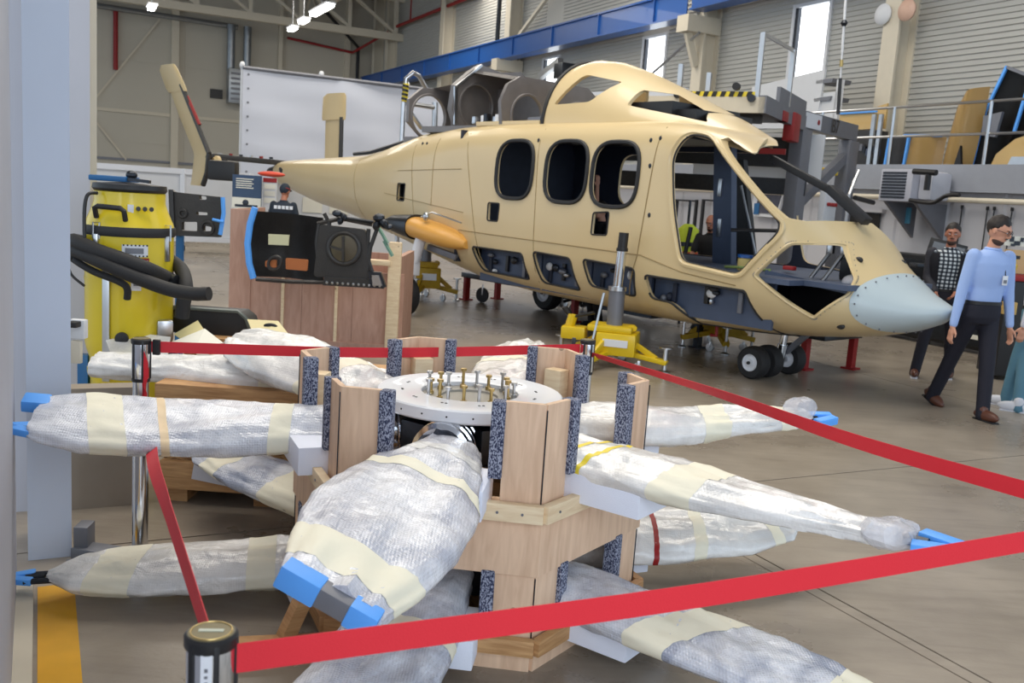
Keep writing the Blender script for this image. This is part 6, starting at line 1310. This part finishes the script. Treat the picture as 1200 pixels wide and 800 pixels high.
for k in range(4):
    for j in range(2):
        m = MB(cf); m.b2((-1.5 + j * 1.4, -.02, .1 + k * .28), (-.2 + j * 1.4, 0, .35 + k * .28), bev=.008); dq = obj('drawer', m, DSTEEL, cab); m = MB(cf); m.b2((-.9 + j * 1.4, -.035, .2 + k * .28), (-.65 + j * 1.4, -.02, .26 + k * .28)); obj('drawer_label', m, TAPEY if k % 2 else PAPER, dq)
mz = atY(1107, 300, 13.4); t = thing('computer_monitor', 'black flat monitor on the black cabinet behind the bearded man', 'monitor', (mz.x, mz.y, 1.25))
m = MB(); m.box(mz, (.5, .05, .42), Matrix.Rotation(.2, 3, 'Y') @ Matrix.Rotation(-.4, 3, 'Z'), .01); obj('bezel', m, BLACK, t)
m = MB(); m.box(mz + Vector((0, -.035, .0)), (.42, .02, .33), Matrix.Rotation(.2, 3, 'Y') @ Matrix.Rotation(-.4, 3, 'Z')); obj('screen', m, SCREEN, t)
m = MB(); m.bar((mz.x, mz.y + .05, 1.25), (mz.x, mz.y + .05, mz.z), .06, .04, up=(1, 0, 0)); obj('stand', m, BLACK, t)
q = atY(1093, 312, 13.1); m = MB(); m.box(q, (.55, .3, .06), bev=.02); obj('keyboard_tray', m, DSTEEL, None, 'dark tray with papers left of the monitor', 'tray'); m = MB(); m.box(q + Vector((.1, -.12, .045)), (.2, .1, .02)); obj('paper_note', m, PAPER, None, 'white paper note on the dark tray left of the monitor', 'paper')
t = thing('pin_board', 'beige cabinet board with white notice and yellow spray bottle at the right edge', 'board', (atY(1192, 300, 10.8).x, 10.8, 1.0))
m = MB(); a = atY(1180, 292, 10.8); b_ = atY(1215, 322, 10.8); m.b2((a.x, 10.8, b_.z), (b_.x, 10.85, a.z)); obj('board', m, mat('board_tan', srgb(206, 172, 124), .6), t)
a = atY(1178, 276, 10.8); b_ = atY(1215, 290, 10.8); m = MB(); m.b2((a.x, 10.79, b_.z), (b_.x, 10.8, a.z)); ns = obj('notice', m, PAPER, t)
for px, py, w_, h_ in ((1186, 280, .05, .06), (1192, 285, .07, .05), (1198, 281, .04, .05), (1187, 287, .05, .03)):
    c_ = atY(px, py, 10.78); m = MB(); m.box(c_, (w_, .004, h_)); obj('print_mark', m, DSTEEL, ns)
m = MB(); c_ = atY(1188, 307, 10.65); c_.z = atY(1180, 322, 10.6).z + .081; m.lathe([(.04, -.08), (.045, -.07), (.045, .03), (.02, .06), (.02, .1)], c_, (.15, 0, 1), 12); sb = obj('spray_bottle', m, YEL, None, 'yellow spray bottle standing before the tan board', 'bottle'); m = MB(); m.box(c_ + Vector((.02, 0, .12)), (.08, .03, .04), bev=.005); obj('spray_head', m, BLACK, sb)
a = atY(1180, 322, 10.6); b_ = atY(1230, 322, 10.6); m = MB(); m.b2((a.x, 10.55, .05), (b_.x, 11.0, a.z - .06), bev=.02); tc_ = obj('tool_chest', m, BLACK, None, 'black tool chest with red top rail at the right edge', 'chest')
m = MB(); m.b2((a.x, 10.53, a.z - .06), (b_.x, 11.0, a.z + .0), bev=.01); obj('red_rail', m, REDP, tc_)
a = atY(1174, 355, 10.54); m = MB(); m.b2((a.x, 10.5, a.z - .12), (a.x + .16, 10.56, a.z + .02), bev=.01); obj('label_plate', m, mat('tan_box', srgb(206, 170, 100), .6), tc_)
# dark covered row along the lower wall
t = thing('dark_covered_bench', 'low dark covered bench row along the lower wall beyond the nose', 'bench', (5.0, 13.0, 0))
m = MB(cf); m.b2((-5.2, .1, .05), (-1.65, .8, .55), bev=.05); obj('cover', m, CARBON, t)
for k in range(3): m = MB(cf); m.b2((-3.6 + k * .7, .0, .3), (-3.3 + k * .7, .1, .42)); obj('pale_box', m, [PAPER, GREYP, WHITEG][k], t)
# ================================================================= PEOPLE
def body_mesh(parts, voxel, name, mtl, par, sm=2, lab=None, spec=None):
    m = MB(parts['fr'])
    for p in parts['caps']: m.cap(*p)
    for p in parts.get('ells', []): m.ell(*p)
    for p in parts.get('rings', []): m.rings(p)
    o = obj(name, m, mtl, par, lab)
    r = o.modifiers.new('r', 'REMESH'); r.mode = 'VOXEL'; r.voxel_size = voxel; r.use_smooth_shade = True
    s_ = o.modifiers.new('s', 'SMOOTH'); s_.iterations = sm; s_.factor = .5
    apply_mods(o)
    for p in o.data.polygons: p.use_smooth = True
    return o
def V(*a): return Vector(a)
def lmb(a, b, L1, L2, bend):
    """two-bone joint between a and b, bending towards `bend`"""
    a, b = Vector(a), Vector(b); d = b - a; D = min(d.length, (L1 + L2) * .999); d.normalize(); x = (L1 * L1 - L2 * L2 + D * D) / (2 * D); h = math.sqrt(max(0, L1 * L1 - x * x)); bn = Vector(bend); bn = (bn - d * bn.dot(d)).normalized(); return a + d * x + bn * h
def person(label, pos, face, H_, feet, hands, lean, head_dir, mats, hair='short', beard=False, glasses=False, sleeve=1.0, jacket=False, badge=False, tuck=True, cap_=False, group=None, bulk=1.0, legs=True):
    """local frame: x to the person's right, y forward, z up; face: world heading in degrees; feet: (x, y, z, toe pitch) right then left"""
    P_ = Vector(pos); k = H_ / 1.78; fw = rot_(face); rt = Vector((fw.y, -fw.x, 0))
    FR = Matrix(((rt.x, fw.x, 0, P_.x), (rt.y, fw.y, 0, P_.y), (0, 0, 1, P_.z), (0, 0, 0, 1)))
    t = thing('person', label, 'person', P_); ln = math.radians(lean)
    def sp(x, y, z): return V(x, y + math.sin(ln) * (z - .93), z) * k
    hipR, hipL = sp(.09, 0, .93), sp(-.09, 0, .93); pel = sp(0, 0, .98)
    shR, shL = sp(.185, 0, 1.44), sp(-.185, 0, 1.44); neck = sp(0, .0, 1.50); chest = sp(0, .01, 1.32); waist = sp(0, 0, 1.1)
    hc_ = sp(0, .035, 1.665)
    ank = []; knee = []
    for (fx, fy, fz, tp), hp_ in zip(feet, (hipR, hipL)):
        a = V(fx, fy, .085 + fz) * k; ank.append(a); knee.append(lmb(hp_, a, .43 * k, .43 * k, (0, 1, 0)))
    wr = [V(*h) * k for h in hands[:2]]; eb = [lmb(s_, w_, .29 * k, .26 * k, hands[2][i]) for i, (s_, w_) in enumerate(zip((shR, shL), wr))]
    def torsorings(off):
        tab = [(.90, .165, .105), (.96, .175, .115), (1.06, .155, .105), (1.16, .155, .105), (1.28, .175, .12), (1.38, .185, .115), (1.445, .165, .09), (1.485, .09, .065), (1.50, .06, .06)]
        R = []
        for z, a, b in tab:
            c = sp(0, 0, z); R.append([c + V(math.copysign(abs(q[0]) ** 1, q[0]) * (a * bulk + off) * k, q[1] * (b * bulk + off) * k, 0) for q in superell(2.4, 28)])
        return R
    # body : one continuous surface (trunk, neck, head, arms, hands, legs, feet)
    c1 = [(hipR, knee[0], .075 * k, .052 * k), (hipL, knee[1], .075 * k, .052 * k), (knee[0], ank[0], .052 * k, .036 * k), (knee[1], ank[1], .052 * k, .036 * k), (neck, hc_ + V(0, -.02, -.06) * k, .056 * k, .05 * k)]
    els = []
    hd = Vector(head_dir).normalized(); hs = hd.cross(V(0, 0, 1)).normalized(); hu = hs.cross(hd); HRm = Matrix((hs, hd, hu)).transposed()
    def hp2(x, y, z): return hc_ + HRm @ V(x, y, z) * k
    els += [(hp2(0, -.012, .02), (.075 * k, .096 * k, .1 * k), HRm, 24, 16), (hp2(0, .025, -.055), (.052 * k, .062 * k, .062 * k), HRm, 18, 12)]
    els += [(hp2(0, .098, -.012), (.012 * k, .02 * k, .024 * k), HRm, 10, 8), (hp2(0, .088, .012), (.008 * k, .014 * k, .03 * k), HRm, 8, 8), (hp2(.077, -.005, -.005), (.01 * k, .018 * k, .03 * k), HRm, 10, 8), (hp2(-.077, -.005, -.005), (.01 * k, .018 * k, .03 * k), HRm, 10, 8), (hp2(0, .082, -.052), (.022 * k, .01 * k, .008 * k), HRm, 10, 6), (hp2(0, .08, .04), (.05 * k, .012 * k, .01 * k), HRm, 10, 6)]
    for s_, e_, w_ in zip((shR, shL), eb, wr): c1 += [(s_, e_, .044 * k, .036 * k), (e_, w_, .036 * k, .026 * k)]
    for w_, e_, sg in zip(wr, eb, (1, -1)):
        d = (w_ - e_).normalized(); sd = d.cross(V(0, 1, 0)); sd = sd.normalized() if sd.length > .3 else V(1, 0, 0); fw_ = sd.cross(d).normalized()
        pm = w_ + d * .045 * k
        M3 = Matrix((fw_, sd, d)).transposed(); els.append((pm, (.038 * k, .017 * k, .05 * k), M3, 12, 8))
        for j, (o_, L_) in enumerate(((-.027, .058), (-.009, .07), (.009, .074), (.027, .066))):
            a = pm + d * .036 * k + fw_ * o_ * k; b = a + d * L_ * .55 * k; c_ = b + (d * .6 - sd * .5 * sg * (1 if True else 1)).normalized() * L_ * .5 * k
            c1 += [(a, b, .009 * k, .0085 * k, 8), (b, c_, .0085 * k, .007 * k, 8)]
        a = w_ + d * .02 * k + fw_ * .03 * k; b = a + (d + fw_ * .8).normalized() * .045 * k; c1 += [(a, b, .012 * k, .01 * k, 8), (b, b + d * .028 * k, .01 * k, .008 * k, 8)]
    for (fx, fy, fz, tp), a in zip(feet, ank):
        th = math.radians(tp); fd = V(0, math.cos(th), -math.sin(th)); c1.append((a + V(0, 0, -.04) * k, a + fd * .11 * k + V(0, 0, -.045) * k, .026 * k, .02 * k))
    bo_ = body_mesh({'fr': FR, 'caps': c1, 'ells': els, 'rings': [torsorings(-.012)]}, .0075, 'body', mats['skin'], t)
    # shirt
    sc_ = [(s_ + V(0, 0, -.0), e_, .062 * k * bulk, .05 * k) for s_, e_ in zip((shR, shL), eb)]
    if sleeve >= 1: sc_ += [(e_, e_.lerp(w_, .93), .05 * k, .036 * k) for e_, w_ in zip(eb, wr)]
    else: sc_ = [(s_, s_.lerp(e_, .75), .062 * k * bulk, .055 * k) for s_, e_ in zip((shR, shL), eb)]
    tr = torsorings(.008)
    tr = ([[sp(0, 0, 1.02) + V(q[0] * (.158 * bulk) * k, q[1] * (.108 * bulk) * k, 0) for q in superell(2.4, 28)]] + tr[2:]) if tuck else tr
    body_mesh({'fr': FR, 'caps': sc_, 'rings': [tr]}, .012, 'shirt', mats['shirt'], t, 3)
    m = MB(FR); m.torus(sp(0, .005, 1.505), .058 * k, .014 * k, (0, math.sin(ln), 1), 24, 8); obj('collar', m, mats['shirt'], t)
    if legs:
        pc_ = [(hipR, knee[0], .095 * k * bulk, .068 * k), (hipL, knee[1], .095 * k * bulk, .068 * k), (knee[0], ank[0] + V(0, 0, -.045), .068 * k, .058 * k), (knee[1], ank[1] + V(0, 0, -.045), .068 * k, .058 * k)]
        pr = [[sp(0, 0, z) + V(q[0] * a * bulk * k, q[1] * b * bulk * k, 0) for q in superell(2.4, 28)] for z, a, b in ((.84, .15, .105), (.9, .182, .125), (.98, .178, .122), (1.03, .165, .115))]
        body_mesh({'fr': FR, 'caps': pc_, 'rings': [pr]}, .012, 'trousers', mats['trousers'], t, 3)
        m = MB(FR); m.rings([[sp(0, 0, z) + V(q[0] * .174 * bulk * k, q[1] * .121 * bulk * k, 0) for q in superell(2.4, 28)] for z in (1.015, 1.045)]); obj('belt_strap', m, BLACK, t)
        for (fx, fy, fz, tp), a in zip(feet, ank):
            th = math.radians(tp); fd = V(0, math.cos(th), -math.sin(th)); up_ = V(0, math.sin(th), math.cos(th)); M3 = Matrix((V(1, 0, 0), fd, up_)).transposed(); c = a + fd * .045 * k - up_ * .035 * k
            m = MB(FR); m.ell(c, (.046 * k, .145 * k, .052 * k), M3, 20, 12); m.cap(a + V(0, 0, .02), c - fd * .04 * k, .05 * k, .05 * k)
            for v in m.bm.verts:
                q = M3.transposed() @ (v.co - c)
                if q.z < -.040 * k: v.co += up_ * (-.040 * k - q.z)
            sh_ = obj('shoe', m, mats['shoe'], t); m = MB(FR); m.box(c - up_ * .044 * k, (.078 * k, .235 * k, .014 * k), M3, .005); obj('sole', m, mats.get('sole', BLACK), sh_)
    # hair
    if hair:
        m = MB(FR); R = []
        m.ell(hp2(0, -.022, .032), (.083 * k, .099 * k, .102 * k), HRm, 28, 18)
        for v in list(m.bm.verts):
            q = HRm.transposed() @ ((v.co - hc_) / k)
            lim = (.062 if q.y > .045 else .035) if q.y > .02 else (.0 if q.y > -.04 else -.06)
            if q.z < lim: v.co += (HRm @ V(0, 0, (lim - q.z) * .9)) * k; q2 = HRm.transposed() @ ((v.co - hc_) / k); v.co = hc_ + (HRm @ V(q2.x * .86, q2.y * .86, q2.z)) * k
            else: v.co += Vector((noise.noise(v.co * 30), noise.noise(v.co * 33), abs(noise.noise(v.co * 28)))) * (.012 if hair == 'full' else .004)
        obj('cap' if cap_ else 'hair', m, mats['hair'], t)
    if cap_:
        m = MB(FR); m.ell(hp2(0, .10, .05), (.06 * k, .06 * k, .01 * k), HRm, 16, 6); obj('cap_peak', m, mats['hair'], t)
        m = MB(FR); m.torus(hp2(0, -.02, .035), .088 * k, .008 * k, hu, 24, 6); obj('cap_band', m, REDP, t)
    for sg in (-1, 1):
        m = MB(FR); m.ell(hp2(sg * .031, .079, .012), (.012 * k, .007 * k, .006 * k), HRm, 10, 6); obj('eye', m, WHITEP, t); m = MB(FR); m.ell(hp2(sg * .031, .085, .012), (.005 * k, .003 * k, .005 * k), HRm, 8, 6); obj('pupil', m, BLACK, t)
        m = MB(FR); m.ell(hp2(sg * .031, .086, .034), (.018 * k, .006 * k, .004 * k), HRm, 8, 6); obj('eyebrow', m, HAIR, t)
    m = MB(FR); m.ell(hp2(0, .09, -.052), (.02 * k, .004 * k, .004 * k), HRm, 10, 6); obj('lips', m, mats.get('lips', mat('lips', srgb(170, 96, 88), .5) if 'lips' not in MATS else MATS['lips']), t)
    if beard:
        m = MB(FR); m.ell(hp2(0, .032, -.083), (.053 * k, .054 * k, .040 * k), HRm, 20, 12)
        obj('beard', m, mat('beard_brown', srgb(66, 46, 38), .7, var=.2, scale=40) if 'beard_brown' not in MATS else MATS['beard_brown'], t); m = MB(FR); m.ell(hp2(0, .091, -.038), (.028 * k, .008 * k, .006 * k), HRm, 10, 6); obj('moustache', m, HAIR, t)
    if glasses:
        m = MB(FR)
        for sg in (-1, 1): m.torus(hp2(sg * .033, .096, .012), .022 * k, .0025 * k, hd, 16, 5, (1.1, .8)); m.tube([hp2(sg * .058, .094, .014), hp2(sg * .08, .0, .01)], .0022 * k, 5)
        m.tube([hp2(-.012, .098, .014), hp2(.012, .098, .014)], .0025 * k, 5); obj('glasses', m, BLACK, t)
    if badge:
        c = sp(-.07, .135, 1.24); m = MB(FR); m.box(c, (.055, .006, .085), bev=.002); bd = obj('badge', m, WHITEP, t); m = MB(FR); m.box(c + V(0, .004, -.01), (.035, .002, .03)); obj('badge_print', m, GREYP, bd); m = MB(FR); m.tube([c + V(0, 0, .04), c + V(.0, -.012, .09)], .004, 5); obj('badge_clip', m, BLACK, bd)
    if jacket:
        R = torsorings(.024); m = MB(FR); rr = []
        for r_ in R[:7]: rr.append([r_[i % 28] for i in range(9, 9 + 25)])
        m.rings(rr, cap=False, closed=False); bmesh.ops.solidify(m.bm, geom=list(m.bm.faces), thickness=-.012); obj('jacket_body', m, mats['jacket'], t)
        body_mesh({'fr': FR, 'caps': [(s_, e_, .068 * k, .056 * k) for s_, e_ in zip((shR, shL), eb)] + [(e_, e_.lerp(w_, .9), .056 * k, .042 * k) for e_, w_ in zip(eb, wr)]}, .012, 'jacket_sleeves', mats['jacket'], t, 3)
    return t, FR, sp
def cloth(name, col, bump=.35, rough=.8): return mat(name, col, rough, var=.06, scale=6, bump=bump, bscale=14)
SHIRTB = cloth('shirt_light_blue', srgb(160, 186, 236)); TRN = cloth('trousers_navy', srgb(24, 24, 38)); JEAN = cloth('jeans', srgb(86, 128, 148)); BLK = cloth('cloth_black', srgb(22, 22, 26)); WSH = cloth('shirt_white', srgb(214, 214, 224)); JACK = cloth('jacket_dark', srgb(44, 44, 52)); NVT = cloth('shirt_navy', srgb(34, 44, 58))
SHOEB = mat('brown_leather', srgb(92, 54, 40), .4); SHOEW = mat('white_trainer', srgb(214, 214, 220), .6)
def plaid():
    m = mat('plaid_shirt', srgb(190, 196, 200), .8); n, l, b = N(m); tc = n.new('ShaderNodeTexCoord'); prev = None
    base = None
    for ax in (0, 2):
        w = n.new('ShaderNodeTexWave'); w.bands_direction = 'X' if ax == 0 else 'Z'; w.inputs['Scale'].default_value = 7.5; l.new(tc.outputs['Object'], w.inputs['Vector'])
        g = n.new('ShaderNodeMath'); g.operation = 'GREATER_THAN'; g.inputs[1].default_value = .55; l.new(w.outputs['Fac'], g.inputs[0])
        mx = n.new('ShaderNodeMix'); mx.data_type = 'RGBA'; mx.blend_type = 'MULTIPLY'; mx.inputs[7].default_value = srgb(90, 98, 110) + (1,)
        l.new(g.outputs[0], mx.inputs[0])
        if base is None: mx.inputs[6].default_value = srgb(204, 210, 214) + (1,)
        else: l.new(base, mx.inputs[6])
        base = mx.outputs[2]
    l.new(base, b.inputs['Base Color']); return m
PLAID = plaid()
SK2 = mat('skin_ruddy', srgb(176, 116, 92), .5, var=.06, scale=10)
# man in blue shirt: heading to the right and towards us
fr_ = atZ(1150, 492, 0); bk_ = atZ(1094, 474, 0)
def loc(p, base, face):
    d = Vector(p) - Vector(base); fw = rot_(face); rt = Vector((fw.y, -fw.x, 0)); return (d.dot(rt), d.dot(fw))
base = fr_.lerp(bk_, .32); base.z = 0; face = -74
fR = loc(bk_, base, face); fL = loc(fr_, base, face)
person('man in light blue shirt and navy trousers walking past the nose', base, face, 1.80, [(fR[0], fR[1] - .03, .03, 22), (fL[0], fL[1], 0, 0)],
       [(.27, .0, .80), (-.25, .10, .82), [(.3, -1, 0), (-.3, -1, 0)]], 4, (-.42, .8, -.36), {'skin': SKIN, 'shirt': SHIRTB, 'trousers': TRN, 'shoe': SHOEB, 'hair': HAIR}, 'full', True, True, badge=True)
f1 = atZ(1070, 441, 0); f2 = atZ(1112, 444, 0); base = f1.lerp(f2, .55); base.z = 0; face = -112
a1 = loc(f1, base, face); a2 = loc(f2, base, face)
person('bearded man in dark jacket and checked shirt behind the man in blue', base, face, 1.72, [(a1[0], a1[1], 0, 0), (a2[0], a2[1] - .1, .0, 0)],
       [(.10, .22, 1.0), (-.10, .24, 1.02), [(.6, -1, -.2), (-.6, -1, -.2)]], 2, (.05, .95, -.12), {'skin': SK2, 'shirt': PLAID, 'trousers': TRN, 'shoe': SHOEB, 'sole': SHOEW, 'hair': HAIR, 'jacket': JACK}, 'short', True, jacket=True, bulk=1.08)
f1 = atZ(1176, 475, 0); f2 = atZ(1192, 483, 0); base = f1.lerp(f2, .5) + Vector((.13, .05, 0)); base.z = 0; face = 150
a1 = loc(f1, base, face); a2 = loc(f2, base, face)
person('person in white top and blue jeans cut off at the right edge', base, face, 1.70, [(a2[0], a2[1], 0, 0), (a1[0], a1[1], 0, 0)],
       [(.24, .05, .82), (-.24, .08, .84), [(.4, -1, 0), (-.4, -1, 0)]], 2, (.0, 1, -.2), {'skin': SKIN, 'shirt': WSH, 'trousers': JEAN, 'shoe': SHOEW, 'sole': SHOEW, 'hair': HAIR}, 'short')
q = atY(836, 258, 13.2)
person('bald man in black T-shirt seen through the cockpit door', (q.x, 13.2, 0), -120, 1.62, [(.12, .0, 0, 0), (-.12, 0, 0, 0)],
       [(.16, .36, 1.05), (-.12, .36, 1.08), [(.6, -.6, -.6), (-.6, -.6, -.6)]], 5, (.1, .9, -.35), {'skin': SK2, 'shirt': BLK, 'trousers': BLK, 'shoe': BLK, 'hair': HAIR}, None, True, sleeve=.5)
q = atY(332, 216, 14.6)
person('worker in navy T-shirt and dark cap seen from behind the black cowl panel', (q.x, 14.6, 0), 75, q.z - .0, [(.12, .0, 0, 0), (-.12, 0, 0, 0)],
       [(.2, .2, .95), (-.2, .2, .95), [(.6, -.6, -.2), (-.6, -.6, -.2)]], 3, (0, 1, -.3), {'skin': SK2, 'shirt': NVT, 'trousers': BLK, 'shoe': BLK, 'hair': NVT}, 'short', cap_=True, sleeve=.5)
m = MB(); c_ = atY(332, 243, 14.42)
for k in range(5): m.box(c_ + Vector((-.12 + .06 * k, 0, 0)), (.045, .01, .05))
obj('back_print', m, WHITEP, None, 'white lettering on the back of the navy T-shirt worker', 'print')
q = atY(728, 178, 12.3)
person('worker inside seen through the third cabin window with raised bare arm', (q.x - .12, 12.6, 0), -160, 1.7, [(.12, .0, 0, 0), (-.12, 0, 0, 0)],
       [(.1, .1, 2.0), (-.2, .2, .95), [(1, .2, 0), (-.6, -.6, -.2)]], 3, (0, 1, -.1), {'skin': SKIN, 'shirt': BLK, 'trousers': BLK, 'shoe': BLK, 'hair': HAIR}, 'short', sleeve=.5)
# hi-vis vest on a hook
hv = atY(805, 285, 13.8); t = thing('hi_vis_vest', 'yellow hi-vis vest with orange lower band hanging behind the cockpit door', 'vest', hv - Vector((0, 0, .4)))
m = MB(); m.rings([[hv + Vector((a * w_, b * .08, z)) for a, b in superell(2.4, 16)] for z, w_ in ((-.28, .17), (0, .15), (.2, .16), (.28, .06))]); obj('vest_body', m, mat('hi_vis', srgb(206, 224, 60), .6), t)
m = MB(); m.rings([[hv + Vector((a * w_, b * .09, z)) for a, b in superell(2.4, 16)] for z, w_ in ((-.34, .17), (-.12, .172))]); obj('orange_band', m, mat('vest_orange', srgb(196, 70, 40), .6), t)
m = MB(); m.rings([[hv + Vector((a * w_, b * .095, z)) for a, b in superell(2.4, 16)] for z, w_ in ((-.04, .165), (.02, .163))]); m.tube([hv + Vector((-.05, -.1, -.3)), hv + Vector((.02, -.09, .24))], .03, 6); obj('reflective_band', m, DSTEEL, t)
m = MB(); m.tube([hv + Vector((0, .02, .28)), hv + Vector((0, .05, .6))], .01, 6); m.tube([(hv.x, hv.y + .05, 0), (hv.x, hv.y + .05, hv.z + .62)], .02, 8); obj('hanging_pole', m, DSTEEL, t)
bpy.context.view_layer.update()
